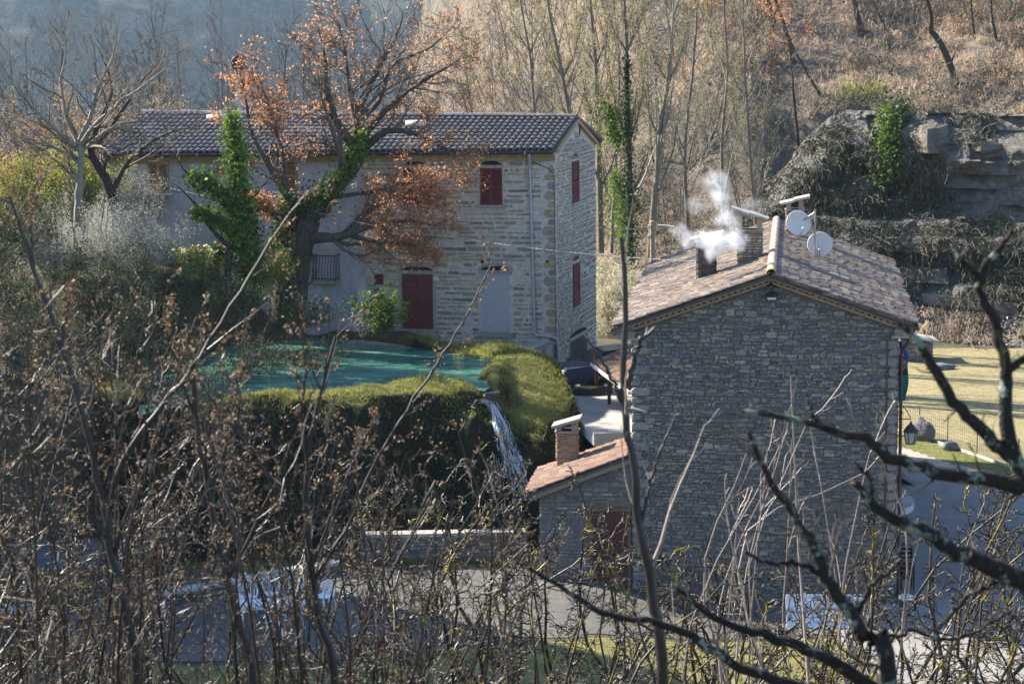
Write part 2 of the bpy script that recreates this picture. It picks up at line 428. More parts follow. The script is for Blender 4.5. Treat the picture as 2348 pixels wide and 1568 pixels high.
hxs = np.concatenate([np.arange(-26, -12, 1.2), np.arange(-12, 56, .55), np.arange(56, 180, 5.0)])
hys = np.concatenate([np.arange(78, 160, .55), np.arange(160, 330, 3)])
hill = tag(grid_mesh("hillside", hxs, hys, Zhill, G_hill), kind="structure")
def Zfar(x, y):
    d = (y - np.interp(x, [-500, -320, 0, 60], [860, 960, 1150, 1180])) * .84
    d = d + fbm(x * .012, y * .012, 121) * 40 + fbm(x * .05, y * .05, 131) * 9
    z = -62 + np.where(d > 0, d * .80, d * .02) + fbm(x * .06, y * .06, 141) * 8 * sstep(5, 40, d)
    return np.where(z > 30, 30 + 14 * (1 - np.exp(-(z - 30) / 14)), z)
G_far = ground_mat("far_wood_floor", (.06, .062, .05), (.022, .028, .024), (.11, .11, .10), rock=((.05, .055, .05), (.20, .205, .21)), lo=.58, hi=.72, sc=.035, bump=1.5, bs=.15)
tag(grid_mesh("far_hill", np.arange(-460, 40, 4.0), np.arange(840, 1330, 4.0), Zfar, G_far), kind="structure")

def region(poly): 
    P = np.asarray(poly, float)
    return lambda x, y: poly_sd(P, x, y) < 0
def sheet(name, poly, m, dz, step=.4, kind="structure"):
    P = np.asarray(poly, float)
    a = np.floor(P.min(0) / step) * step; b = np.ceil(P.max(0) / step) * step
    return tag(grid_mesh(name, np.arange(a[0], b[0] + step, step), np.arange(a[1], b[1] + step, step), Zg, m, region(poly), dz), kind=kind)
fieldp = [on_z(u, v, 1.0)[:2] for u, v in [(2348, 1090), (2250, 1055), (2150, 1022), (2060, 1000), (1960, 985), (1960, 800), (2600, 800), (2700, 1150)]]
sheet("meadow", fieldp, G_field, .03)
vergep = [on_z(u, v, 1.0)[:2] for u, v in [(2020, 985), (2100, 1006), (2260, 1052), (2420, 1100), (2420, 1120), (2260, 1078), (2190, 1065), (2020, 1010)]]
sheet("grass_verge", vergep, G_green, .05, .2)
roadp = [on_z(u, v, .95)[:2] for u, v in [(1950, 1020), (2080, 1030), (2190, 1062), (2348, 1078), (2700, 1180), (3000, 1700)]] + [(13, 50), (9.5, 50.5), (9.6, 57), (9.0, 62)]
sheet("asphalt_road", roadp, G_road, .02)
sunroadp = [on_z(u, v, .95)[:2] for u, v in [(2010, 1012), (2100, 1022), (2190, 1062), (2270, 1072), (2420, 1102), (2420, 1140), (2290, 1120), (2160, 1092), (2060, 1066), (2000, 1050)]]
sheet("sunlit_road", sunroadp, G_sunroad, .045, .2)  # lit part of the road up to the shadow edge, painted paler
yardp = [(-13, 56.6), (-4, 57.0), (.5, 58.6), (3.6, 59.5), (9.3, 60.5), (9.5, 64), (3.2, 64.6), (1.0, 66.5), (-2, 67.2), (-13, 66.5)]
sheet("paved_yard", yardp, G_yard, .02)
sheet("lawn", [(-14, 50), (9, 50), (9.2, 60), (3.6, 59.1), (.5, 58.2), (-4, 56.6), (-14, 56.2)], G_lawn, .02)

# pond water
def water_mat():
    m = bpy.data.materials.new("pond_water"); m.use_nodes = True
    N = m.node_tree.nodes; L = m.node_tree.links; b = N["Principled BSDF"]
    geo = N.new("ShaderNodeNewGeometry")
    n0 = N.new("ShaderNodeTexNoise"); n0.inputs["Scale"].default_value = .5; n0.inputs["Detail"].default_value = 8; n0.inputs["Roughness"].default_value = .72; ms_ = N.new("ShaderNodeVectorMath"); ms_.operation = "MULTIPLY"; ms_.inputs[1].default_value = (1, 3.2, 1); L.new(geo.outputs["Position"], ms_.inputs[0]); L.new(ms_.outputs[0], n0.inputs["Vector"])
    cr = N.new("ShaderNodeValToRGB"); cr.color_ramp.elements[0].color = (.02, .125, .10, 1); cr.color_ramp.elements[1].color = (.17, .37, .29, 1)  # stretched light and dark streaks stand in for ripple reflections
    cr.color_ramp.elements[0].position = .38; cr.color_ramp.elements[1].position = .62
    L.new(n0.outputs["Fac"], cr.inputs[0]); L.new(cr.outputs[0], b.inputs["Base Color"])
    b.inputs["Roughness"].default_value = .06; b.inputs["Specular IOR Level"].default_value = .5; b.inputs["IOR"].default_value = 1.33
    mp = N.new("ShaderNodeVectorMath"); mp.operation = 'MULTIPLY'; mp.inputs[1].default_value = (.55, 2.2, 1); L.new(geo.outputs["Position"], mp.inputs[0])
    n1 = N.new("ShaderNodeTexNoise"); n1.inputs["Scale"].default_value = 1.7; n1.inputs["Detail"].default_value = 4; n1.inputs["Roughness"].default_value = .6; L.new(mp.outputs[0], n1.inputs["Vector"])
    bp = N.new("ShaderNodeBump"); bp.inputs["Distance"].default_value = .35; bp.inputs["Strength"].default_value = 1.0; L.new(n1.outputs["Fac"], bp.inputs["Height"]); L.new(bp.outputs[0], b.inputs["Normal"])
    return m
c0 = POND.mean(0); PW = POND + (POND - c0) / np.linalg.norm(POND - c0, axis=1)[:, None] * .25
mb = MB(); mb.add([(x, y, WATER) for x, y in PW], [tuple(range(len(PW)))])
pw = tag(mb.build("pond_water", water_mat()), "still green pond in front of the long house", "pond", kind="structure")
# ------------------------------------------------------------------ masonry and tiles
def stone_shape(o, a, n, s0, s1, z0, z1, d0, d1, jit, wav):
    """one rounded stone on a wall: o origin, a along, n outward; returns verts, faces"""
    w, h = s1 - s0, z1 - z0
    cx, cz = (s0 + s1) / 2, (z0 + z1) / 2
    k = min(w, h) * .28
    out = [(s0, z0 + k), (s0 + k, z0), (s1 - k, z0), (s1, z0 + k), (s1, z1 - k), (s1 - k, z1), (s0 + k, z1), (s0, z1 - k)]
    out = [(x + random.uniform(-jit, jit) * h, z + random.uniform(-jit, jit) * h) for x, z in out]
    dz = wav(cx)
    up = np.array([0, 0, 1.0])
    P = lambda x, z, d: o + a * x + up * (z + dz) + n * d
    inn = [(cx + (x - cx) * (1 - .22 * h / w), cz + (z - cz) * .8) for x, z in out]
    dd = [d1 + random.uniform(-.3, .3) * d1 for _ in range(8)]
    vs = [P(x, z, d0) for x, z in out] + [P(x, z, e) for (x, z), e in zip(inn, dd)]
    fs = [(i, (i + 1) % 8, 8 + (i + 1) % 8, 8 + i) for i in range(8)] + [tuple(range(8, 16))]
    return vs, fs
def masonry(o, a, n, s_rng, z_rng, top, openings, hs, ws, gap, d1, jit=.12, skip=0.0, wavy=.03, depth=-.03, vj=.0):
    """course by course; openings are (s0, s1, z0, z1) kept free; returns [(area, verts, faces)]"""
    o = np.asarray(o, float); a = np.asarray(a, float); n = np.asarray(n, float)
    ph = [random.uniform(0, 6.28) for _ in range(3)]
    z = z_rng[0]; res = []
    while z < z_rng[1]:
        h = random.uniform(*hs(z) if callable(hs) else hs)
        c1, c2 = random.uniform(.3, .8), random.uniform(.9, 1.6)
        wav = lambda s, c1=c1, c2=c2: wavy * (math.sin(s * c1 + ph[0]) * .7 + math.sin(s * c2 + ph[1] + z) * .3)
        s = s_rng[0] + random.uniform(-.2, 0)
        while s < s_rng[1]:
            w = random.uniform(*ws) * (0.7 + .5 * h / .15) if random.random() < .8 else h * random.uniform(.9, 1.3)
            a0, a1 = max(s, s_rng[0]), min(s + w, s_rng[1])
            s += w
            if a1 - a0 < .05 or random.random() < skip: continue
            z0, z1 = z + gap / 2, min(z + h - gap / 2, top((a0 + a1) / 2) - .03)
            a0 += gap / 2; a1 -= gap / 2
            if z1 - z0 < .035: continue
            for (p0, p1, q0, q1) in openings:
                if z1 > q0 and z0 < q1 and a1 > p0 and a0 < p1:
                    if a0 < p0 and p0 - a0 >= a1 - p1: a1 = p0 - .02
                    elif a1 > p1: a0 = p1 + .02
                    else: a1 = a0
            if a1 - a0 < .06: continue
            if random.random() < .18 and h > .14:      # two thin stones in one course
                zm = z0 + (z1 - z0) * random.uniform(.4, .6)
                parts = [(z0, zm - gap / 2), (zm + gap / 2, z1)]
            else: parts = [(z0, z1)]
            for b0, b1 in parts:
                if b1 - b0 < .03: continue
                o1, o2 = random.uniform(-vj, vj) * h, random.uniform(-vj, vj) * h
                vs, fs = stone_shape(o, a, n, a0, a1, b0 + random.uniform(0, gap * .6) + o1, b1 - random.uniform(0, gap * .6) + o2, depth, d1 * random.uniform(.6, 1.4), jit, wav)
                res.append(((a1 - a0) * (b1 - b0), vs, fs))
        z += h
    return res
def place_pieces(res, name, stuffname, m, parent, limit=300):
    """the LIMIT largest as parts of their own, the rest joined"""
    res = sorted(res, key=lambda r: -r[0])
    for ar, vs, fs in res[:limit]:
        b = MB(); b.add(vs, fs); b.build(name, m, parent)
    if len(res) > limit:
        b = MB()
        for ar, vs, fs in res[limit:]: b.add(vs, fs)
        tag(b.build(stuffname, m, parent), kind="stuff")
def tile_shape(p, up, side, nrm, ln, r0, r1, th=.014, seg=5, arc=2.6, flip=False):
    """a barrel tile, lower end at P, wide lower end"""
    vs = []
    sg = -1 if flip else 1
    for (t, r) in ((0, r0), (ln, r1)):
        for rr in (r, r - th):
            for k in range(seg + 1):
                an = -arc / 2 + arc * k / seg
                vs.append(p + up * t + side * (math.sin(an) * rr) + nrm * sg * ((math.cos(an) - math.cos(arc / 2)) * rr))
    n = seg + 1; fs = []
    for k in range(seg):
        fs += [(k, k + 1, 2 * n + k + 1, 2 * n + k), (n + k, 3 * n + k, 3 * n + k + 1, n + k + 1), (k, n + k, n + k + 1, k + 1), (2 * n + k, 2 * n + k + 1, 3 * n + k + 1, 3 * n + k)]
    return vs, fs
def tiled_slope(eL, eR, rR, rL, pitch, expo, r, m, parent, jit=.012, limit=300, holes=None, lift=.045, mpan=None, rowjit=.03, tilt=.05):
    """barrel tiles on the quad eave-left, eave-right, ridge-right, ridge-left"""
    eL, eR, rR, rL = [np.asarray(p, float) for p in (eL, eR, rR, rL)]
    nrm = np.cross(eR - eL, rL - eL); nrm /= np.linalg.norm(nrm)
    if nrm[2] < 0: nrm = -nrm
    wid = np.linalg.norm(eR - eL); nc = int(round(wid / pitch))
    res = []; pans = MB()
    for c in range(nc):
        f = (c + .5) / nc
        b, t = eL + (eR - eL) * f, rL + (rR - rL) * f
        up = t - b; ln = np.linalg.norm(up); up = up / ln
        side = np.cross(up, nrm); side /= np.linalg.norm(side)
        nr = int(math.ceil(ln / expo))
        off = random.uniform(-rowjit, rowjit)
        for k in range(nr):
            t0 = k * expo + off - .06
            L = min(expo * 1.3, ln - t0)
            if L < .08: continue
            p = b + up * t0 + nrm * (lift + random.uniform(-.3, .6) * jit) + side * random.uniform(-1, 1) * jit
            if holes and holes(p): continue
            u2 = up + side * random.uniform(-.04, .04) * (jit / .012) * .6 - nrm * tilt; u2 /= np.linalg.norm(u2)
            n2 = np.cross(side, u2); n2 = n2 / np.linalg.norm(n2)
            if n2 @ nrm < 0: n2 = -n2
            vs, fs = tile_shape(p + n2 * .02, u2, side, n2, L, r, r * .8)
            res.append((-(np.linalg.norm(p - CAM)), vs, fs))
            q = b + up * t0 + nrm * .06 - side * (pitch / 2)
            if not (holes and holes(q)):
                pv, pf = tile_shape(q, u2, side, n2, L, r * .95, r * .8, seg=3, flip=True); pans.add(pv, pf, 0, False)
    place_pieces(res, "roof_tile", "roof_tiles_beyond", m, parent, limit)
    tag(pans.build("channel_tiles", mpan or m, parent), kind="stuff")
    return nrm

UPZ = np.array([0, 0, 1.0])
# ================================================================== the long house
a0 = at(1276, 620, 83.0); a0[2] = 0
YA = RAD(16)
AS = np.array([-math.cos(YA), math.sin(YA), 0]); AD = np.array([math.sin(YA), math.cos(YA), 0])
def PA(s, d, z): return a0 + AS * s + AD * d + UPZ * z
def facA(u, v):
    p = on_plane(u, v, a0, AD) - a0; return p @ AS, p[2]
def endA(u, v):
    p = on_plane(u, v, a0, AS) - a0; return p @ AD, p[2]
LA = facA(254, 450)[0]; WA = endA(1366, 600)[0]
eRp = PA(-.12, -.38, 0); eLp = PA(LA + .3, -.38, 0)
eR = at(1268, 344, eRp[1]); eL = at(228, 352, eLp[1])
rRp = PA(-.2, WA / 2, 0); rLp = PA(LA + .2, WA / 2, 0)
rR = at(1322, 270, rRp[1]); rL = at(331, 260, rLp[1])
bR = PA(-.2, WA + .4, at(1369, 322, PA(-.2, WA + .4, 0)[1])[2]); bL = PA(LA + .3, WA + .4, eL[2] + .1)
zE = lambda s: eR[2] + (eL[2] - eR[2]) * (s / LA)
HA = thing("long_house", "long two-storey stone and plaster house behind the green pond", "house", PA(LA / 2, WA / 2, 5.4))
SP = facA(838, 600)[0]                      # plaster begins here
# walls
zb = 3.3
mb = MB()
tR, tL = zE(0) - .12, zE(LA) - .12
mb.prism([PA(SP, 0, zb), PA(LA, 0, zb), PA(LA, 0, tL), PA(SP, 0, zE(SP) - .12)], AD * .5)
plw = mb.build("plaster_wall", M_plast, HA)
mb = MB()
mb.prism([PA(0, 0, zb), PA(SP, 0, zb), PA(SP, 0, zE(SP) - .12), PA(0, 0, tR)], AD * .5)
fw = mb.build("stone_wall", M_mortA, HA)
ridz = rR[2] - .18
mb = MB()
mb.prism([PA(0, .5, zb), PA(0, WA, zb), PA(0, WA, bR[2] - .14), PA(0, WA / 2, ridz), PA(0, .5, tR + .5 * (ridz - tR) / (WA / 2))], AS * .5)
ew = mb.build("end_wall", M_mortA, HA)
mb = MB()
mb.prism([PA(LA - .5, .5, zb), PA(LA - .5, WA, zb), PA(LA - .5, WA, bL[2] - .14), PA(LA - .5, WA / 2, rL[2] - .2), PA(LA - .5, .5, tL + .3)], AS * .5)
mb.prism([PA(.5, WA - .5, zb), PA(LA - .5, WA - .5, zb), PA(LA - .5, WA - .5, bL[2] - .2), PA(.5, WA - .5, bR[2] - .2)], AD * .5)
mb.build("back_wall", M_plast, HA)
# openings seen on the facade (pixel boxes turned into wall rectangles)
def rectA(u0, u1, v0, v1):
    s1, z1 = facA(u0, v0); s0, z0 = facA(u1, v1); return (s0, s1, z0, z1)
W1, W2 = rectA(1101, 1152, 386, 470), rectA(925, 976, 386, 469)
DR, DB = rectA(922, 994, 628, 755), rectA(1104, 1170, 628, 760)
WS = rectA(859, 879, 628, 652)
opens = []
for r in (W1, W2): opens += [(r[0] - .05, r[1] + .05, r[2] - .12, r[3] + .22)]
for r in (DR, DB): opens += [(r[0] - .12, r[1] + .12, r[2] - .2, r[3] + .3)]
opens += [(WS[0] - .05, WS[1] + .05, WS[2] - .05, WS[3] + .05)]
st = masonry(PA(0, 0, 0), AS, -AD, (.55, SP), (zb + .3, tR - .3), lambda s: zE(s) - .45, opens, (.11, .25), (.24, .70), .06, .016, .2, .14, .05)
place_pieces(st, "stone", "small_stones", M_stoneA, fw, 300)
# corner blocks (quoins), long and short
z = zb + .3; k = 0
while z < tR - .5:
    h = random.uniform(.26, .4); w = random.choice([.5, .46, .54]) if k % 2 else .34
    vs, fs = stone_shape(PA(0, 0, 0), AS, -AD, .01, w, z + .012, z + h - .012, -.03, .02, .05, lambda s: 0)
    b = MB(); b.add(vs, fs); b.build("corner_stone", M_stoneA, fw); z += h; k += 1
# end wall: rubble with pale stones
ewin = [endA(1311, 372) + endA(1326, 460), endA(1313, 607) + endA(1328, 697)]
edoor = endA(1306, 785) + endA(1345, 880)
eop = [(q[0] - .03, q[2] + .03, q[3] - .1, q[1] + .1) for q in ewin] + [(edoor[0] - .06, edoor[2] + .1, 3.0, edoor[1] + .35)]
tE = lambda s: (tR + (ridz - tR) * s / (WA / 2)) if s < WA / 2 else (ridz + (bR[2] - .14 - ridz) * (s - WA / 2) / (WA / 2))
st = masonry(PA(0, 0, 0), AD, -AS, (.05, WA - .05), (zb + .2, ridz), lambda s: tE(s) - .25, eop, (.07, .16), (.12, .34), .03, .03, .22, .10, .06)
white = random.sample(range(len(st)), 46)
ws_ = [st[i] for i in white]; st = [x for i, x in enumerate(st) if i not in set(white)]
place_pieces(ws_, "pale_stone", "pale_stones", M_white, ew)
place_pieces(st, "stone", "small_stones", M_rub, ew, 120)
# roof
mb = MB()
mb.prism([eL, eR, rR, rL], (0, 0, -.10)); mb.prism([bR, bL, rL + AD * .005, rR + AD * .005], (0, 0, -.10))
roofA = mb.build("roof", M_deck, HA)
tiled_slope(eL, eR, rR, rL, .255, .36, .105, M_tileA, roofA, jit=.008, limit=300, tilt=.12)
tiled_slope(bR, bL, rL, rR, .255, .36, .105, M_tileA, roofA, jit=.008, limit=0)
nr = 44
for i in range(nr):
    p = rR + (rL - rR) * (i / nr); d = (rL - rR) / np.linalg.norm(rL - rR)
    vs, fs = tile_shape(p + UPZ * (.03 + random.uniform(0, .025)), d + UPZ * .03, AD, UPZ, np.linalg.norm(rL - rR) / nr * 1.15, .15, .125, seg=6)
    b = MB(); b.add(vs, fs); b.build("ridge_tile", M_tileA, roofA)
# eave fascia, gutter with brackets, cornice, verge
mb = MB()
mb.prism([PA(0, -.02, tR - .30), PA(LA, -.02, tL - .30), PA(LA, -.02, tL + .02), PA(0, -.02, tR + .02)], -AD * .10)
mb.prism([PA(0, -.12, tR - .12), PA(LA, -.12, tL - .12), PA(LA, -.12, tL + .0), PA(0, -.12, tR + .0)], -AD * .12)
mb.build("cornice", mat("ochre_cornice", [(.30, .22, .12)], .9, 4, .3), HA)
mb = MB(); mb.tube([eR - UPZ * .09 - AD * .05, eL - UPZ * .09 - AD * .05], .065, 8); gut = mb.build("gutter", flat("dark_gutter", (.03, .03, .032), .5), HA)
for i in range(7):
    p = eR + (eL - eR) * (i + .4) / 7 - UPZ * .09 - AD * .05
    b = MB(); b.obox(p - AD * .07, AS * .02, AD * .006, UPZ * .06); b.obox(p - UPZ * .07, AS * .02, AD * .08, UPZ * .006); b.build("gutter_bracket", M_zinc, gut)
mb = MB(); mb.prism([PA(-.02, 0, tR - .02), PA(-.02, WA / 2, ridz - .02), PA(-.02, WA, bR[2] - .16), PA(-.02, WA, bR[2] - .03), PA(-.02, WA / 2, ridz + .12), PA(-.02, 0, tR + .12)], -AS * .12)
mb.build("brick_verge", M_brick, HA)
b = MB(); b.box(0, 0, 0, 0, 0, 0) if False else None
dv, zv = endA(1330, 300); b.obox(PA(-.02, dv - .1, zv), AS * .012, AD * .045, UPZ * .17); b.build("gable_slit", M_dark, HA)
# shutters -------------------------------------------------------------
def shutter_window(parent, o, a, n, r, mframe, mslat, name="window", sill=True, sillm=None, lintel=None, arch=False, leaves=2):
    """closed louvred shutters standing a little proud of the wall"""
    s0, s1, z0, z1 = r
    P = lambda s, z, d: o + a * s + UPZ * z + n * d
    mb = MB()
    mb.obox(P((s0 + s1) / 2, (z0 + z1) / 2, -.02), a * (s1 - s0) / 2, n * .03, UPZ * (z1 - z0) / 2)
    win = mb.build(name, M_dark, parent)
    w = (s1 - s0) / leaves
    for k in range(leaves):
        p0, p1 = s0 + k * w + .004, s0 + (k + 1) * w - .004
        b = MB(); t = min(.06, (p1 - p0) * .2)
        for (x0, x1, y0, y1) in ((p0, p0 + t, z0, z1), (p1 - t, p1, z0, z1), (p0 + t, p1 - t, z0, z0 + .09), (p0 + t, p1 - t, z1 - .07, z1), (p0 + t, p1 - t, (z0 + z1) / 2 - .03, (z0 + z1) / 2 + .03)):
            b.obox(P((x0 + x1) / 2, (y0 + y1) / 2, .035), a * (x1 - x0) / 2, n * .022, UPZ * (y1 - y0) / 2)
        sh = b.build("shutter", mframe, win)
        b = MB(); zz = z0 + .11
        while zz < z1 - .08:
            if abs(zz - (z0 + z1) / 2) > .045:
                b.obox(P((p0 + p1) / 2, zz, .03), a * ((p1 - p0) / 2 - t), (n * .8 - UPZ * .6) * .016, (n * .6 + UPZ * .8) * .004 + UPZ * .009)
            zz += .048
        tag(b.build("louvre_slats", mslat, win), kind="stuff")
    if sill:
        b = MB(); b.obox(P((s0 + s1) / 2, z0 - .05, .05), a * ((s1 - s0) / 2 + .13), n * .08, UPZ * .045); b.build("sill", sillm or M_slab, win)
    if lintel:
        b = MB(); b.obox(P((s0 + s1) / 2, z1 + .065, .012), a * ((s1 - s0) / 2 + .04), n * .02, UPZ * .055); b.build("lintel", lintel, win)
    if arch:
        w2 = (s1 - s0) / 2 * .95; c = (s0 + s1) / 2; zz = z1 + .13
        b = MB(); pts = [P(c - w2 * math.cos(t), zz + .16 * math.sin(t), .014) for t in np.linspace(0, math.pi, 9)]
        b.add(pts, [tuple(range(9))]); b.build("arch_recess", M_dark, win)
        b = MB()
        for i in range(9):
            t0, t1 = math.pi * i / 9, math.pi * (i + .88) / 9
            q = [P(c - w2 * math.cos(t) * f, zz + (.16 + (f - 1) * .5) * math.sin(t) , d) for d in (.0,) for (t, f) in ((t0, 1.03), (t1, 1.03), (t1, 1.22), (t0, 1.22))]
            b.prism(q, n * .02)
        b.build("arch_stones", M_brick, win)
    return win
o0 = PA(0, 0, 0)
for r in (W1, W2):
    shutter_window(HA, o0, AS, -AD, r, M_red, M_red, lintel=M_slab, arch=True)
wsill = flat("white_sill", (.75, .75, .74), .6)
for r in (rectA(631, 682, 369, 438), rectA(339, 389, 373, 442), rectA(635, 684, 518, 568)):
    shutter_window(HA, o0, AS, -AD, r, M_shut, M_slat, sillm=wsill)
shutter_window(HA, o0, AS, -AD, rectA(494, 514, 381, 402), M_shut, M_slat, sill=False, leaves=1)
shutter_window(HA, o0, AS, -AD, rectA(500, 538, 540, 612), M_shut, M_slat, sill=False, name="wooden_door")
shutter_window(HA, o0, AS, -AD, WS, M_red, M_red, sill=False, leaves=1)
for q in ewin:
    shutter_window(HA, o0, AD, -AS, (q[0], q[2], q[3], q[1]), M_red, M_red, leaves=1, arch=True, sillm=M_rub)
# red plank door
def plank_door(parent, o, a, n, r, m, rows, name="door", lint=M_slab, arch=True, cols=2):
    s0, s1, z0, z1 = r
    P = lambda s, z, d: o + a * s + UPZ * z + n * d
    mb = MB(); mb.obox(P((s0 + s1) / 2, (z0 + z1) / 2, -.02), a * (s1 - s0) / 2, n * .03, UPZ * (z1 - z0) / 2)
    dr = mb.build(name, M_dark, parent)
    w = (s1 - s0) / cols
    for c in range(cols):
        for k in range(rows):
            b = MB(); h = (z1 - z0) / rows
            b.obox(P(s0 + (c + .5) * w, z0 + (k + .5) * h, .02 + random.uniform(0, .004)), a * (w / 2 - .004), n * .014, UPZ * (h / 2 - .006)); b.build("plank", m, dr)
    for sx in (s0 - .06, s1 + .06):
        b = MB(); b.obox(P(sx, (z0 + z1) / 2, .01), a * .055, n * .022, UPZ * (z1 - z0) / 2); b.build("door_jamb", lint, dr)
    b = MB(); b.obox(P((s0 + s1) / 2, z1 + .075, .015), a * ((s1 - s0) / 2 + .12), n * .025, UPZ * .07); b.build("lintel", lint, dr)
    if arch:
        w2 = (s1 - s0) / 2 + .02; c = (s0 + s1) / 2; zz = z1 + .15
        b = MB(); b.add([P(c - w2 * math.cos(t), zz + .17 * math.sin(t), .014) for t in np.linspace(0, math.pi, 11)], [tuple(range(11))]); b.build("arch_recess", M_dark, dr)
        b = MB()
        for i in range(11):
            t0, t1 = math.pi * i / 11, math.pi * (i + .9) / 11
            b.prism([P(c - (w2 + f) * math.cos(t), zz + (.17 + f) * math.sin(t), 0) for (t, f) in ((t0, .01), (t1, .01), (t1, .13), (t0, .13))], n * .025)
        b.build("arch_stones", M_slab, dr)
    return dr
dr = plank_door(HA, o0, AS, -AD, DR, M_red, 8)
bd = MB(); s0, s1, z0, z1 = DB
bd.obox(PA((s0 + s1) / 2, -.006, (z0 + z1) / 2), AS * (s1 - s0) / 2, AD * .014, UPZ * (z1 - z0) / 2)
blind = bd.build("blind_doorway", mat("rough_render", [(.37, .37, .38)], .95, 20, .25, bump=.02, bscale=40), HA)
b = MB(); c = (s0 + s1) / 2; w2 = (s1 - s0) / 2 + .02; zz = z1 + .15
b.add([PA(c - w2 * math.cos(t), -.014, zz + .17 * math.sin(t)) for t in np.linspace(0, math.pi, 11)], [tuple(range(11))]); b.build("arch_recess", M_dark, blind)
b = MB()
for i in range(11):
    t0, t1 = math.pi * i / 11, math.pi * (i + .9) / 11
    b.prism([PA(c - (w2 + f) * math.cos(t), 0, zz + (.17 + f) * math.sin(t)) for (t, f) in ((t0, .01), (t1, .01), (t1, .13), (t0, .13))], -AD * .025)
b.obox(PA(c, -.02, z1 + .07), AS * (w2 + .08), AD * .022, UPZ * .07)
b.build("arch_stones", M_slab, blind)
sb = rectA(1088, 1180, 761, 771)
b = MB(); b.obox(PA((sb[0] + sb[1]) / 2, -.12, (sb[2] + sb[3]) / 2), AS * (sb[1] - sb[0]) / 2, AD * .14, UPZ * .08); b.build("stone_ledge", M_rub, blind)
# steps under the red door
stp = MB(); s0, s1, z0, z1 = DR
stp.obox(PA((s0 + s1) / 2, -.2, z0 - .09), AS * ((s1 - s0) / 2 + .18), AD * .2, UPZ * .085); stp.obox(PA((s0 + s1) / 2, -.34, z0 - .27), AS * ((s1 - s0) / 2 + .3), AD * .34, UPZ * .09)
stp.build("door_step", M_slab, dr)
# dark holes in the wall, pale panel, house number
for (u, v) in ((1102, 655), (1106, 600), (1282, 600)):
    s, z = facA(u, v) if u < 1260 else (.35, facA(1250, v)[1]); b = MB(); b.lathe(PA(s, -.012, z), [(.001, .0), (.07, .0), (.06, .02)], 9, axis=-AD); b.build("wall_hole", M_dark, HA)
r = rectA(821, 857, 664, 696); b = MB(); b.obox(PA((r[0] + r[1]) / 2, -.05, (r[2] + r[3]) / 2), AS * (r[1] - r[0]) / 2, AD * .05, UPZ * (r[3] - r[2]) / 2)
for zz in np.linspace(r[2], r[3], 5)[1:-1]: b.obox(PA((r[0] + r[1]) / 2, -.105, zz), AS * (r[1] - r[0]) / 2 * .95, AD * .006, UPZ * .008)
b.build("meter_cabinet", flat("pale_cabinet", (.55, .58, .62), .5), HA)
r = rectA(996, 1006, 634, 644); b = MB(); sc_, zc_ = (r[0] + r[1]) / 2, (r[2] + r[3]) / 2
b.obox(PA(sc_, -.03, zc_), AS * .085, AD * .012, UPZ * .075); num = b.build("number_plate", flat("enamel_white", (.7, .7, .72), .3), HA)
b = MB(); q = [(-.5, .9), (.0, 1), (.45, .8), (.45, .45), (0, .08), (.5, -.3), (.45, -.75), (0, -1), (-.5, -.85)]
b.tube([PA(sc_ - x * .035, -.046, zc_ + y * .05) for x, y in q], .008, 5); b.build("digit", flat("blue_digit", (.03, .05, .2), .4), num)
# downpipe: zinc above, pinkish plastic knee below
dp = MB(); z1d = facA(1228, 765)[1]
sU, zU = facA(1217, 352); sT, zT = facA(1216, 372); sB, _ = facA(1228, 765)
dp.tube([PA(sU - .05, -.42, zU), PA(sU - .05, -.40, zU - .15), PA(sT, -.12, zT - .12), PA(sT, -.09, zT - .3), PA(sB, -.09, z1d)], .055, 8)
pipe = dp.build("downpipe", M_zinc, HA)
for zz in np.linspace(z1d + .5, zT - .5, 6):
    b = MB(); f = (zT - zz) / (zT - z1d); b.lathe(PA(sT + (sB - sT) * f, -.09, zz), [(.056, -.02), (.07, -.02), (.07, .02), (.056, .02)], 10); b.build("pipe_collar", M_zinc, pipe)
zk = facA(1240, 768)[1]
b = MB(); b.tube([PA(sB, -.09, z1d + .02), PA(sB, -.09, zk + .08), PA(sB - .05, -.09, zk), PA(sB - .7, -.10, zk - .06), PA(-.02, -.10, zk - .1), PA(-.06, -.10, zk - .2), PA(-.06, -.10, 3.5)], .06, 8); b.build("pipe_knee", M_pinkp, pipe)
b = MB(); b.tube([PA(sT - .1, -.03, zT), PA(.3, -.03, zT - .22), PA(.05, -.04, zT - .45), PA(.04, -.04, 5)], .012, 4); b.build("wall_cable", M_iron, HA)
# end-wall door
q = edoor; plank_door(HA, o0, AD, -AS, (q[0], q[2], q[3] - .1, q[1]), mat("green_black_wood", [(.035, .05, .055), (.025, .035, .04)], .6, 16, .4), 9, name="cellar_door", lint=M_slab, cols=1)
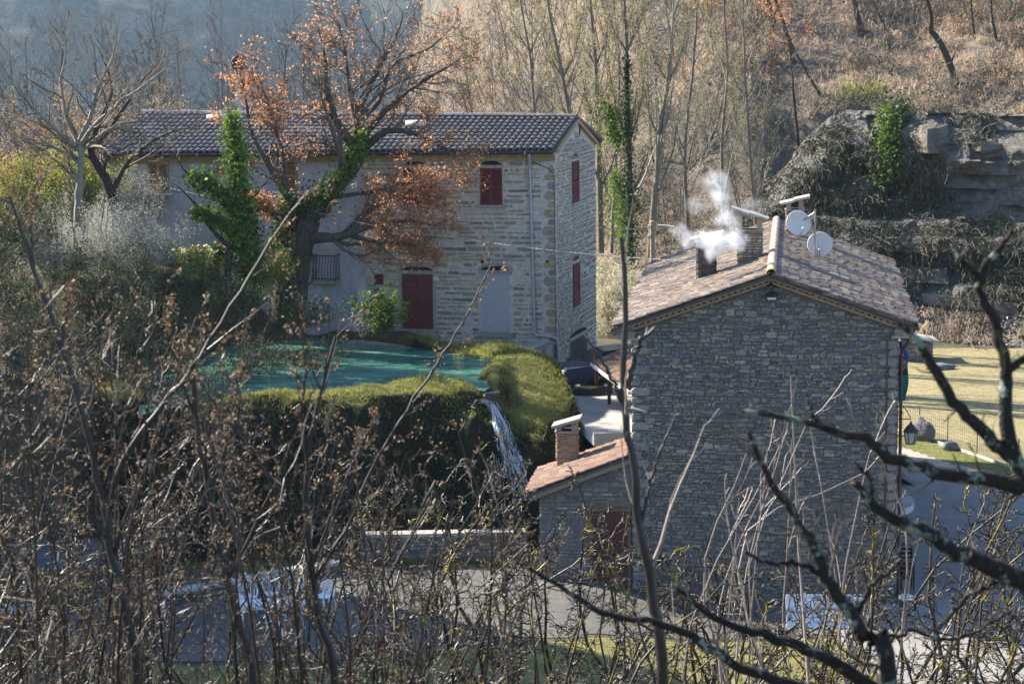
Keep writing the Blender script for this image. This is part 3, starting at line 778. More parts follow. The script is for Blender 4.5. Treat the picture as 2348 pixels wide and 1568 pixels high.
# wrought-iron balcony railing bulging from the plaster wall
r = rectA(727, 781, 582, 640); bal = MB(); sm = (r[0] + r[1]) / 2
bal.obox(PA(sm, -.35, r[2] - .06), AS * ((r[1] - r[0]) / 2 + .05), AD * .36, UPZ * .06)
balc = bal.build("balcony", M_slab, HA)
rail = MB()
rail.tube([PA(r[0], -.02, r[3]), PA(r[0], -.68, r[3]), PA(r[1], -.68, r[3]), PA(r[1], -.02, r[3])], .022, 5)
rail.tube([PA(r[0], -.02, r[2] + .08), PA(r[0], -.68, r[2] + .08), PA(r[1], -.68, r[2] + .08), PA(r[1], -.02, r[2] + .08)], .015, 5)
rail.build("hand_rail", M_iron, balc)
for i in range(9):
    s = r[0] + (r[1] - r[0]) * i / 8; hh = r[3] - r[2]
    b = MB(); b.tube([PA(s, -.68, r[3]), PA(s, -.70, r[3] - hh * .3), PA(s, -.84, r[2] + hh * .35), PA(s, -.80, r[2] + hh * .18), PA(s, -.68, r[2])], .013, 4); b.build("baluster", M_iron, balc)
for i in range(4):
    for s in (r[0], r[1]):
        d = .12 + i * .15; b = MB(); b.tube([PA(s, -d, r[3]), PA(s, -d, r[2])], .013, 4); b.build("baluster", M_iron, balc)
# small roof vents on the front slope
for (u, v) in ((498, 272), (955, 286)):
    p = on_plane(u, v, eL, np.cross(eR - eL, rL - eL)); b = MB()
    b.lathe(p - AS * .45 + UPZ * .04, [(.02, 0), (.13, .02), (.14, .45), (.12, .88), (.02, .9)], 10, axis=AS); b.build("roof_vent_pipe", flat("cream_pipe", (.66, .58, .48), .6), roofA)
# ================================================================== the gable house
b0 = at(1449, 1000, 65.0); b0[2] = 0
YB = RAD(7.5)
BS = np.array([math.cos(YB), -math.sin(YB), 0]); BD = np.array([math.sin(YB), math.cos(YB), 0])
def PB(s, d, z): return b0 + BS * s + BD * d + UPZ * z
def facB(u, v, d=0.0):
    p = on_plane(u, v, b0 + BD * d, BD) - b0; return p @ BS, p[2]
WB = facB(2056, 1000)[0]; LB = 16.0; OV = .5
sl_, zl_ = facB(1411, 752, -OV); sr_, zr_ = facB(2098, 748, -OV); sa_, za_ = facB(1768, 632, -OV)
eLf, eRf, apx = PB(sl_, -OV, zl_), PB(sr_, -OV, zr_), PB(sa_, -OV, za_)
dep = BD * (LB + 2 * OV)
HB = thing("gable_house", "tall grey stone gable house with terracotta roof and smoking chimney", "house", PB(WB / 2, LB / 2, .3))
kL = (za_ - zl_) / (sa_ - sl_); kR = (za_ - zr_) / (sr_ - sa_)
topB = lambda s: (za_ - (sa_ - s) * kL if s < sa_ else za_ - (s - sa_) * kR) - .34
zbB = -.2
mb = MB()
mb.prism([PB(0, 0, zbB), PB(WB, 0, zbB), PB(WB, 0, topB(WB)), PB(sa_, 0, topB(sa_)), PB(0, 0, topB(0))], BD * .5)
gw = mb.build("gable_wall", M_mortB, HB)
mb = MB()
mb.prism([PB(0, LB, zbB), PB(WB, LB, zbB), PB(WB, LB, topB(WB)), PB(sa_, LB, topB(sa_)), PB(0, LB, topB(0))], -BD * .5)
mb.obox(PB(.25, LB / 2, (zbB + topB(0)) / 2), BS * .25, BD * (LB / 2 - .5), UPZ * (topB(0) - zbB) / 2)
mb.obox(PB(WB - .25, LB / 2, (zbB + topB(WB)) / 2), BS * .25, BD * (LB / 2 - .5), UPZ * (topB(WB) - zbB) / 2)
mb.build("side_walls", M_mortB, HB)
hsB = lambda z: (.10, .18) if z > 8.2 else (.06, .135)
st = masonry(PB(0, 0, 0), BS, -BD, (.02, WB - .02), (zbB + .1, za_), topB, [], hsB, (.11, .36), .006, .035, .2, .02, .07, vj=.28)
z = zbB + .1; k = 0
st = [r for r in st if True]
place_pieces(st, "stone", "small_stones", M_stoneB, gw, 300)
M_quoin = mat("corner_block", [(.20, .19, .175), (.26, .235, .20), (.17, .17, .17)], .85, 8, .35, bump=.012, bscale=25)
while z < min(topB(0), topB(WB)) - .3:
    h = random.uniform(.22, .36)
    for (q0, q1) in ((-.015, .55 if k % 2 else .3), (WB - (.3 if k % 2 else .55), WB + .015)):
        vs, fs = stone_shape(PB(0, 0, 0), BS, -BD, q0, q1, z + .006, z + h - .006, -.03, .06, .05, lambda s: 0)
        b = MB(); b.add(vs, fs); b.build("corner_stone", M_quoin, gw)
    z += h; k += 1
st = masonry(PB(WB, 0, 0), BD, BS, (.05, LB - .1), (zbB + .2, topB(WB)), lambda s: topB(WB), [], (.12, .24), (.25, .6), .02, .03, .16, .02, .05)
place_pieces(st, "stone", "flank_stones", M_stoneB, gw, 0)
# roof
mb = MB()
mb.prism([eLf, apx, apx + dep, eLf + dep], (0, 0, -.07)); mb.prism([apx + BS * .004, eRf, eRf + dep, apx + dep + BS * .004], (0, 0, -.07))
roofB = mb.build("roof", M_deck, HB)
tiled_slope(eLf + dep, eLf, apx, apx + dep, .205, .34, .092, M_tileB, roofB, jit=.02, limit=150, rowjit=.1)
tiled_slope(eRf, eRf + dep, apx + dep, apx, .205, .34, .092, M_tileB, roofB, jit=.02, limit=150, rowjit=.1)
n = 36; M_ridge = mat("ridge_terracotta", [(.58, .40, .30), (.50, .33, .25), (.62, .46, .36)], .7, 10, .25)
for i in range(n):
    p = apx + dep * (i / n)
    vs, fs = tile_shape(p + UPZ * (.05 + random.uniform(0, .015)) - BD * .06, BD + UPZ * .035, BS, UPZ, (LB + 1) / n * 1.18, .155, .13, seg=7, arc=3.0)
    b = MB(); b.add(vs, fs, smooth=True); b.build("ridge_tile", flat("lichen_yellow", (.55, .38, .04), .9) if i == 0 else M_ridge, roofB)
# verge: timber board, dentil course of brick ends, under-verge boards
for (p, q, nm) in ((eLf, apx, 'l'), (eRf, apx, 'r')):
    up = (q - p); ln = np.linalg.norm(up); up /= ln; nn = np.cross(up, BD); nn = nn if nn[2] > 0 else -nn
    b = MB(); b.obox((p + q) / 2 - nn * .10 + BD * .10, up * (ln / 2), BD * .05, nn * .025); b.build("verge_board", M_woodg, roofB)
    b = MB(); b.obox((p + q) / 2 - nn * .235 + BD * (OV - .07), up * (ln / 2 - .12), BD * .075, nn * .035); b.build("gable_moulding", M_brick, roofB)
    b = MB(); b.obox((p + q) / 2 - nn * .29 + BD * (OV - .03), up * (ln / 2 - .25), BD * .035, nn * .02); b.build("gable_board", M_woodo, roofB)
    k = int(ln / .19)
    for i in range(k):
        c = p + up * (ln * (i + .5) / k) - nn * .155 + BD * .36
        b = MB(); b.obox(c, up * .052, BD * .13, nn * .042); b.build("dentil_brick", M_brick, roofB)
    b = MB(); b.obox((p + q) / 2 - nn * .105 + BD * .42, up * (ln / 2 - .02), BD * .08, nn * .02); b.build("brick_course", M_brick, roofB)
# eave rafters and boxed eave ends
for (s, sg) in ((0, -1), (WB, 1)):
    b = MB(); zz = topB(s) - .06
    b.obox(PB(s + sg * .14, -.12, zz + .02), BS * .26, BD * .2, UPZ * .10); b.build("eave_end", M_woodg, roofB)
    b = MB(); b.obox(PB(s + sg * .1, -.10, zz - .12), BS * .30, BD * .22, UPZ * .03); b.build("eave_slab", M_slab, roofB)
mb = MB(); mb.tube([eRf - UPZ * .07 + BS * .07, eRf + dep - UPZ * .07 + BS * .07], .07, 8); mb.build("gutter", flat("copper_gutter", (.10, .09, .09), .4, metal=.5), HB)
mb = MB(); mb.tube([eLf - UPZ * .07 - BS * .07, eLf + dep - UPZ * .07 - BS * .07], .07, 8); mb.build("gutter", MATS["copper_gutter"], HB)
# downpipes at the right corner
b = MB(); b.tube([PB(sr_ + .07, .3, zr_ - .12), PB(sr_ - .1, .28, zr_ - .5), PB(WB + .12, .25, zr_ - .9), PB(WB + .12, .25, .2)], .05, 8); b.build("downpipe", flat("brown_pipe", (.09, .05, .04), .5), HB)
b = MB(); b.tube([PB(WB - .32, -.06, topB(WB) - .3), PB(WB - .32, -.06, .1)], .03, 6); b.build("downpipe", MATS["brown_pipe"], HB)
# chimneys -------------------------------------------------------------
nL = np.cross(apx - eLf, dep); nL = nL / np.linalg.norm(nL); nL = nL if nL[2] > 0 else -nL
nR = np.cross(apx - eRf, dep); nR = nR / np.linalg.norm(nR); nR = nR if nR[2] > 0 else -nR
def chimney(parent, base, ax, ay, w, d, hb, hp, ms, cap, tilt, mslab, name="chimney", capm=None, rim=True, fine=False):
    """stone stack, two little piers and one tilted slab"""
    base = np.asarray(base, float); z0 = -.5
    P = lambda x, y, z: base + ax * x + ay * y + UPZ * z
    mb = MB(); mb.obox(P(0, 0, (hb + z0) / 2), ax * (w / 2 - .02), ay * (d / 2 - .02), UPZ * (hb - z0) / 2)
    ch = mb.build(name, M_mortB if not fine else M_brick, parent)
    hr = (.05, .12) if not fine else (.045, .07)
    for (o, a, n, ww) in ((P(-w / 2, -d / 2, 0), ax, -ay, w), (P(-w / 2, d / 2, 0), -ay, -ax, d), (P(w / 2, -d / 2, 0), ay, ax, d)):
        st = masonry(o + n * -.02, a, n, (0, ww), (z0, hb), lambda s: hb + .02, [], hr, (.12, .34), .012, .035, .15, 0, .01)
        for ar, vs, fs in st:
            b = MB(); b.add(vs, fs); b.build("stone", ms, ch)
    if rim:
        b = MB(); b.obox(P(0, 0, hb + .025), ax * (w / 2 + .05), ay * (d / 2 + .05), UPZ * .025); b.build("rim_slab", mslab, ch)
    top = hb + (.05 if rim else 0)
    b = MB(); b.obox(P(0, 0, top + .004), ax * (w / 2 - .1), ay * (d / 2 - .1), UPZ * .004); b.build("flue", M_dark, ch)
    for sg in (-1, 1):
        hh = hp + sg * tilt * (w / 2 - .08)
        b = MB(); b.obox(P(sg * (w / 2 - .09), 0, top + hh / 2), ax * .085, ay * (d / 2 - .03), UPZ * hh / 2); b.build("pier", ms, ch)
    tv = ax + UPZ * tilt; tv = tv / np.linalg.norm(tv); nv = np.cross(ay, tv); nv = nv if nv[2] > 0 else -nv
    c = P(0, 0, top + hp + .03)
    for k in range(cap[2]):
        f0 = -1 + 2 * k / cap[2]; f1 = -1 + 2 * (k + 1) / cap[2]
        b = MB(); b.obox(c + tv * (f0 + f1) / 2 * cap[0] + nv * (k % 2) * .03, tv * (cap[0] / cap[2] + .02), ay * cap[1], nv * .04); b.build("cap_slab", capm or mslab, ch)
    return ch
c1 = on_plane(1620, 642, eLf, nL); c2 = on_plane(1718, 606, eLf, nL); c3 = on_plane(1822, 545, eRf, nR)
ch1 = chimney(HB, c1 + BD * .35, BS, BD, .56, .62, 1.02, .28, M_soot, (.52, .42, 1), .22, M_slab)
ch2 = chimney(HB, c2 + BD * .35, BS, BD, .80, .62, 1.05, .46, mat("chimney_stone", [(.30, .20, .14), (.38, .28, .18), (.22, .17, .14), (.44, .35, .24), (.26, .20, .17)], .9, 12, .3), (.60, .42, 2), -.34, M_slab, rim=True)
ch3 = chimney(HB, c3 + BD * .3, BS, BD, .62, .6, .95, .28, M_brick, (.52, .42, 2), .22, M_slab, capm=mat("cap_tile", [(.5, .42, .36)], .8))
b = MB(); b.lathe(c1 + BS * -.33 + BD * .1, [(.02, -.3), (.02, 1.2)], 6); b.build("flue_pipe", M_grey, ch1)
# lightning cable / gable lamp and cable
s, z = facB(1770, 682, -.15); 
lamp = thing("flood_lamp", "small black flood lamp with pale glass under the gable peak", "lamp", PB(s, -.15, z))
b = MB(); b.obox(PB(s, -.17, z), BS * .17, BD * .09, UPZ * .085); b.obox(PB(s, -.05, z + .06), BS * .10, BD * .05, UPZ * .10); b.obox(PB(s, -.2, z + .1), BS * .19, BD * .13, UPZ * .012); b.build("housing", M_iron, lamp)
b = MB(); b.obox(PB(s, -.262, z - .02), BS * .13, BD * .006, UPZ * .035); b.build("lamp_glass", flat("pale_glass", (.55, .55, .5), .2), lamp)
b = MB(); b.tube([PB(s, -.05, z + .15), PB(s + .05, -.04, z + .3), PB(s - .02, -.04, z + .5)], .012, 5); b.build("cable", M_iron, lamp)

# satellite dishes on one mast each
def dish(name, label, c, R, facing, mastpts, arm, grp):
    t = thing(name, label, "satellite dish", mastpts[0], grp)
    f = np.asarray(facing, float); f /= np.linalg.norm(f)
    b = MB(); b.lathe(c, [(0.001, -.10), (R * .4, -.085), (R * .75, -.04), (R * .97, 0), (R, .006), (R * .97, .012), (R * .75, -.028), (R * .4, -.07), (.001, -.085)], 28, axis=f); b.build("reflector", M_dish, t)
    b = MB(); b.tube(mastpts, .035, 8); b.build("mast", M_grey, t)
    b = MB(); b.obox(c - f * .32, np.array([.05, 0, 0]), np.array([0, .08, 0]), UPZ * .12); b.tube([c - f * .32, mastpts[-1] - UPZ * .1], .03, 6); b.build("bracket", M_grey, t)
    lo = c - UPZ * R * .95 + f * .02; e = c + f * .55 - UPZ * .28
    b = MB(); b.tube([lo, (lo + e) / 2 - UPZ * .06, e], .016, 6); b.build("feed_arm", M_grey, t)
    b = MB(); b.lathe(e - f * .02, [(.001, -.06), (.035, -.06), (.04, 0), (.03, .05), (.001, .05)], 10, axis=f); b.build("receiver", M_dish, t)
    return t
mb_ = on_plane(1868, 596, eRf, nR); D1 = mb_[1]
fdir = np.array([-.25, .95, .22])
fdir2 = np.array([.62, -.72, .3])
dish("satellite_dish", "upper satellite dish, turned towards the back chimney", at(1831, 512, D1 + .1), .43, (.18, -.93, .30), [mb_, at(1869, 480, D1)], 1, "satellite dishes on the roof")
dish("satellite_dish", "lower satellite dish, nearest the terracotta tiles", at(1880, 560, D1 + .3), .42, (-.16, -.93, .30), [mb_ + BS * .12 + BD * .2 - UPZ * .05, at(1874, 560, D1 + .25)], 1, "satellite dishes on the roof")

# ================================================================== lean-to on the left flank
LT = thing("lean_to", "low stone lean-to with red tiled roof and brick chimney", "outbuilding", PB(-1.5, 1.0, .5))
sB1, zB1 = facB(1443, 1046, -.3); sA1, zA1 = facB(1207, 1134, -.3)
dpt = 3.3
pA, pBt = PB(sA1, -.3, zA1), PB(-.02, -.3, zB1)
mb = MB(); mb.prism([pA, pBt, pBt + BD * dpt, pA + BD * (dpt + .5)], (0, 0, -.07)); lr = mb.build("roof", M_deck, LT)
tiled_slope(pA + BD * (dpt + .5), pA, pBt, pBt + BD * dpt, .19, .34, .086, M_tileR, lr, jit=.012, limit=300)
lw = MB(); wl = sA1 + .35
zt = lambda s: zA1 + (zB1 - zA1) * (s - sA1) / (0 - sA1) - .2
lw.prism([PB(wl, 0.02, .2), PB(-.03, 0.02, .2), PB(-.03, 0.02, zt(-.03)), PB(wl, 0.02, zt(wl))], BD * .4)
lw.prism([PB(wl, .42, .2), PB(wl, dpt, .2), PB(wl, dpt, zt(wl)), PB(wl, .42, zt(wl))], BS * .35)
lwall = lw.build("wall", M_mortB, LT)
s0, z1 = facB(1356, 1172); s1, z0 = facB(1440, 1300); dop = (s0, min(s1, -.15), .5, z1)
st = masonry(PB(0, .02, 0), BS, -BD, (wl, -.05), (.4, zB1), lambda s: zt(s) - .25, [(dop[0] - .1, dop[1] + .1, .3, dop[3] + .25)], (.09, .2), (.16, .45), .03, .02, .16, .03, .03)
place_pieces(st, "stone", "small_stones", M_stoneB, lwall, 200)
b = MB(); up = pBt - pA; ln = np.linalg.norm(up); up /= ln; nn = np.cross(BD, up); nn = nn if nn[2] > 0 else -nn
b.obox((pA + pBt) / 2 - nn * .15 + BD * .18, up * ln / 2, BD * .10, nn * .07); b.build("verge_board", M_woodg, lr)
plank_door(LT, PB(0, .02, 0), BS, -BD, dop, mat("rusty_red_wood", [(.095, .032, .024), (.07, .026, .02)], .75, 10, .4), 7, name="door", lint=M_woodo, arch=False)
b = MB(); b.tube([PB(sA1 - .05, -.25, zA1 - .05), PB(sA1 - .05, dpt + .3, zA1 - .05)], .05, 6); b.build("gutter", M_grey, LT)
cb = on_plane(1300, 1066, pA, np.cross(up, BD))
chimney(LT, cb + BD * .2, BS, BD, .66, .6, 1.05, .24, M_brick, (.46, .4, 1), .30, M_slab, fine=True)

# ================================================================== porch roof, patio, steps, planter, low wall
E1, E2 = on_z(1446, 896, 5.75), on_z(1362, 832, 5.75)
dE1, dE2 = (E1 - b0) @ BD, (E2 - b0) @ BD
R1, R2 = PB(-.02, dE1 + .1, 6.35), PB(-.02, dE2 + 1.2, 6.5)
PO = thing("porch_roof", "small red tiled porch roof with pale gutter between the two houses", "porch", PB(-1, dE2 - 2, 4.2))
mb = MB(); mb.prism([E2, E1, R1, R2], (0, 0, -.06)); pr = mb.build("roof", M_deck, PO)
tiled_slope(E2, E1, R1, R2, .2, .34, .088, M_tileR, pr, jit=.015, limit=300)
ed = (E1 - E2) / np.linalg.norm(E1 - E2); en = np.array([-ed[1], ed[0], 0]); en = en if en[0] < 0 else -en
b = MB(); b.obox((E1 + E2) / 2 + en * .05 - UPZ * .05, ed * (np.linalg.norm(E1 - E2) / 2 + .1), en * .07, UPZ * .06); b.build("gutter", flat("pale_gutter", (.62, .6, .56), .6), PO)
for (u, v) in ((1397, 928), (1368, 905)):
    pb = on_z(u, v, 4.2); b = MB(); b.obox((pb[0], pb[1], 4.95), (.06, 0, 0), (0, .06, 0), UPZ * .75); b.build("post", M_red, PO)
patp = [on_z(u, v, 4.22)[:2] for u, v in [(1296, 905), (1300, 930), (1330, 965), (1362, 994), (1446, 992)]] + [PB(-.03, 7.0, 0)[:2], PB(-.03, 12.2, 0)[:2], (1.9, 84.5)]
mb = MB(); mb.prism([(x, y, 3.8) for x, y in patp], (0, 0, .43))
tag(mb.build("patio", M_conc), "pale concrete patio slab between the two houses", "patio", kind="structure")
for k, (v, z) in enumerate(((1012, 3.92), (1032, 3.62))):
    b = MB(); p = on_z(1370, v - 10, z); q = on_z(1446, v - 10, z)
    b.prism([(p[0], p[1] - .05, z - .16), (q[0], q[1] - .05, z - .16), (q[0], q[1] + .6, z - .16), (p[0], p[1] + .6, z - .16)], (0, 0, .16)); tag(b.build("stone_step", M_slab), kind="structure")
# planter bed of rough stones with a dark shrub
pl = thing("planter_bed", "low raised bed edged with rough stones on the patio", "planter", on_z(1355, 905, 4.23))
pc = on_z(1350, 903, 4.23)
b = MB(); b.lathe(pc + np.array([0, .5, 0]), [(.02, .30), (.85, .30), (.95, .2), (.98, 0)], 14); b.build("soil", flat("dark_soil", (.05, .04, .03), 1), pl)
for i in range(16):
    an = 2 * math.pi * i / 16; c = pc + np.array([math.cos(an) * 1.0, .5 + math.sin(an) * .7, .12])
    vs, fs = stone_shape(c - np.array([.22, 0, .16]), np.array([1.0, 0, 0]), np.array([0, -1.0, 0]), 0, random.uniform(.34, .5), 0, random.uniform(.24, .4), -.2, .1, .12, lambda s: 0)
    b = MB(); b.add(vs, fs + [tuple(range(8))[::-1]]); b.build("edge_stone", M_slab if i % 3 else M_white, pl)
# sloping retaining wall beside the long house
RW = thing("garden_wall", "short stone garden wall with sloping slab coping by the downpipe", "wall", on_z(1220, 830, 4.6))
w0, w1 = at(1180, 822, 79.6), at(1254, 786, 82.3)
dirw = (w1 - w0); lw_ = np.linalg.norm(dirw[:2]); dh = np.array([dirw[0], dirw[1], 0]) / lw_; nw = np.array([dh[1], -dh[0], 0])
mb = MB(); mb.prism([np.array([w0[0], w0[1], 3.6]), np.array([w1[0], w1[1], 3.6]), w1 - UPZ * .1, w0 - UPZ * .1], -nw * .4); wl_ = mb.build("wall_core", M_mortA, RW)
st = masonry(np.array([w0[0], w0[1], 0.]), dh, nw, (0, lw_), (3.7, w1[2]), lambda s: w0[2] + (w1[2] - w0[2]) * s / lw_ - .08, [], (.09, .18), (.2, .5), .02, .03, .15)
place_pieces(st, "stone", "small_stones", mat("blue_grey_stone", [(.24, .25, .26), (.34, .33, .31), (.2, .2, .22), (.4, .38, .34)], .85, 10, .3), wl_)
tv = dirw / np.linalg.norm(dirw)
for k in range(4):
    b = MB(); b.obox(w0 + dirw * (k + .5) / 4 - nw * .2 + UPZ * .01, tv * (np.linalg.norm(dirw) / 8 - .008), nw * .28, np.cross(tv, nw) * .05); b.build("coping_slab", M_slab, RW)
# paved walk along the house front
wp = [PA(.1, -.05, 0)[:2], PA(.1, -1.3, 0)[:2], PA(4, -1.6, 0)[:2], PA(8.2, -1.2, 0)[:2], PA(8.2, -.05, 0)[:2]]
mb = MB(); mb.prism([(x, y, 5.0) for x, y in wp], (0, 0, .48)); tag(mb.build("paved_walk", M_slab), kind="structure")

# parked car behind the planter
def car(name, label, loc, rz):
    t = thing(name, label, "car")
    L, W = 4.1, 1.68
    prof = [(-2.05, .35), (-2.05, .75), (-1.95, .92), (-1.1, 1.0), (-.55, 1.42), (.2, 1.5), (1.1, 1.46), (1.75, 1.02), (2.0, .9), (2.05, .6), (2.03, .35)]
    low = [(-2.05, .35), (-2.05, .75), (-1.95, .9), (-1.1, .98), (1.75, 1.0), (2.0, .88), (2.05, .6), (2.03, .35)]
    body = MB(); body.prism([(x, -W / 2, z) for x, z in low], (0, W, 0)); bo = body.build("body", flat("navy_paint", (.035, .055, .10), .25, .6, .05), t)
    cab = MB()
    up_ = [(-1.1, .97), (-.55, 1.42), (.2, 1.5), (1.1, 1.46), (1.72, .97)]
    a = [(x, -W / 2 + .04 + (z - .97) * .32, z) for x, z in up_]; c = [(x, W / 2 - .04 - (z - .97) * .32, z) for x, z in up_]
    cab.add(a + c, [(0, 1, 2, 3, 4), (9, 8, 7, 6, 5)] + [(i, 5 + i, 6 + i, 1 + i) for i in range(4)]); cab.build("cabin_glass", flat("car_glass", (.02, .025, .03), .08, .6, 0), t)
    rf = MB(); rf.prism([(-.5, -.62, 1.44), (.2, -.62, 1.515), (1.08, -.62, 1.475), (1.08, -.62, 1.5), (.2, -.62, 1.545), (-.5, -.62, 1.47)], (0, 1.24, 0)); rf.build("roof_panel", MATS["navy_paint"], t)
    for sx in (-1.3, 1.3):
        for sy in (-1, 1):
            w = MB(); w.lathe((sx, sy * (W / 2 - .1), .31), [(.19, -.1), (.31, -.09), (.31, .09), (.19, .1)], 18, axis=(0, 1, 0)); wh = w.build("wheel", flat("tyre_rubber", (.015, .015, .015), .9), t)
            r_ = MB(); r_.lathe((sx, sy * (W / 2 - .02), .31), [(.001, sy * .01), (.19, 0), (.19, sy * -.06)], 14, axis=(0, 1, 0)); r_.build("rim", M_grey, wh)
    for sy in (-1, 1):
        h = MB(); h.obox((-2.0, sy * .6, .74), (.06, 0, 0), (0, .18, 0), (0, 0, .08)); h.build("headlight", flat("lamp_lens", (.7, .7, .72), .1, .6, 0), t)
        h = MB(); h.obox((2.0, sy * .68, .78), (.05, 0, 0), (0, .12, 0), (0, 0, .12)); h.build("tail_light", flat("red_lens", (.3, .01, .01), .2, .6, 0), t)
    t.location = loc; t.rotation_euler = (0, 0, rz)
    return t
cc = on_z(1385, 905, 4.2); car("parked_car", "dark blue parked car half hidden behind the planter bed", (cc[0] + .4, cc[1] + 1.6, 4.2), RAD(12))

# ================================================================== lantern, banner, corner things
sL, zL = facB(2088, 985, .2)
lan = thing("wall_lantern", "black iron lantern with frosted panes on a scrolled wall bracket", "lantern", PB(sL, .1, zL - .4))
c = PB(sL, .1, zL)
b = MB(); b.tube([PB(WB, .1, zL + .33), PB(WB + .3, .1, zL + .35), PB(sL, .1, zL + .33), c + UPZ * .24], .018, 6)
b.tube([PB(WB + .02, .1, zL + .70), PB(WB + .14, .1, zL + .74), PB(WB + .28, .1, zL + .62), PB(sL, .1, zL + .36)], .014, 6)
b.tube([PB(WB + .10 + .09 * math.cos(t) * (1 - t / 14), .1, zL + .50 + .09 * math.sin(t) * (1 - t / 14)) for t in np.linspace(0, 9, 20)], .012, 5); b.build("bracket", M_iron, lan)
def frus(b, c, r0, z0, r1, z1, S=6, rot=0):
    p = [c + np.array([r0 * math.cos(rot + 2 * math.pi * k / S), r0 * math.sin(rot + 2 * math.pi * k / S), z0]) for k in range(S)] + [c + np.array([r1 * math.cos(rot + 2 * math.pi * k / S), r1 * math.sin(rot + 2 * math.pi * k / S), z1]) for k in range(S)]
    b.add(p, [(k, (k + 1) % S, S + (k + 1) % S, S + k) for k in range(S)] + [tuple(range(S))[::-1], tuple(range(S, 2 * S))])
b = MB(); frus(b, c, .235, -.02, .09, .17); frus(b, c, .06, .17, .03, .26); frus(b, c, .25, -.04, .25, -.015); frus(b, c, .13, -.42, .15, -.395)
for k in range(6):
    an = 2 * math.pi * k / 6; e = np.array([math.cos(an), math.sin(an), 0]); b.tube([c + e * .205 - UPZ * .04, c + e * .14 - UPZ * .41], .013, 4)
b.build("frame", M_iron, lan)
b = MB(); frus(b, c, .132, -.395, .195, -.04); b.build("lamp_glass", mat("frosted_glass", [(.62, .62, .55)], .3, 3, .1, trans=.5), lan)

ban = thing("hanging_banner", "green and blue cloth banner with white lettering on the house corner", "banner", PB(WB + .3, .9, 5))
s_b = [facB(2068, 795, .9), facB(2080, 880, .9), facB(2076, 950, .9), facB(2066, 912, .9)]
zt_, zb_ = facB(2070, 782, .9)[1], facB(2072, 918, .9)[1]
rows = 16; vs = []; x0, x1 = WB + .02, WB + .36
for i in range(rows + 1):
    f = i / rows; zz = zt_ + (zb_ - zt_) * f
    wv = .05 * math.sin(f * 7) ; xr = x0 + (x1 - x0) * (.35 + .65 * sstep(0, .25, f)) * (1 - .25 * sstep(.6, 1, f))
    for k in range(4):
        g = k / 3; vs.append(PB(x0 + (xr - x0) * g + .02 * math.sin(f * 9 + g), .7 + .5 * g * .2 + wv * g + .04 * math.sin(g * 6 + f * 5), zz))
fs = [(i * 4 + k, i * 4 + k + 1, (i + 1) * 4 + k + 1, (i + 1) * 4 + k) for i in range(rows) for k in range(3)]
def mfor(i): return 0 if i < 8 else 1
b = MB()
for i in range(rows):
    for k in range(3): b.add([vs[j] for j in fs[i * 3 + k]], [(0, 1, 2, 3)], 0 if i < 5 else (2 if i in (7, 8) else 1))
b.build("cloth", [mat("banner_blue", [(.03, .06, .22)], .7, 5, .1, trans=.35), mat("banner_green", [(.015, .18, .15)], .7, 5, .1, trans=.35), mat("banner_black", [(.015, .015, .02)], .7, 5, .1)], ban)
Mw = flat("banner_white", (.75, .77, .8), .7); Mo = flat("banner_orange", (.75, .2, .06), .7)
def glyph(pts, z, m, w=.012, sc=.10, xo=.12):
    b = MB(); b.tube([PB(x0 + xo + x * sc, .655, z + y * sc) for x, y in pts], w, 4); b.build("letter", m, ban)
hh = zt_ - zb_
glyph([(-.5, -1), (0, 1), (.5, -1)], zt_ - hh * .16, Mw, .016); glyph([(-.3, -.2), (.3, -.2)], zt_ - hh * .16, Mw, .014)
glyph([(-.6, -1.1), (-.6, 1.1)], zt_ - hh * .16, Mw, .014)
glyph([(0, -1), (.8, 1.2), (1.4, .1), (.8, -1.2), (0, -1)], zt_ - hh * .32, Mo, .03, .06)
glyph([(-.4, -1), (-.4, 1), (.3, 1), (.4, .4), (-.4, 0)], zt_ - hh * .42, Mw, .014); glyph([(0, -1), (.5, 1), (1, -.2)], zt_ - hh * .43, Mo, .022, .06, .17)
for k, zf in enumerate((.62, .70, .78, .86)):
    glyph([[(-.4, -1), (-.4, 1), (.4, 1)], [(-.4, 0), (.2, .9), (.5, -.6), (-.3, -.8)], [(-.5, 1), (0, -1), (.5, 1)], [(.4, .8), (-.4, .4), (.4, -.4), (-.4, -.9)]][k], zt_ - hh * zf, Mw, .010, .07)
b = MB(); b.tube([PB(WB - .02, .75, zt_ + .02), PB(WB + .38, .75, zt_ - .05)], .012, 5); b.build("pole", M_iron, ban)

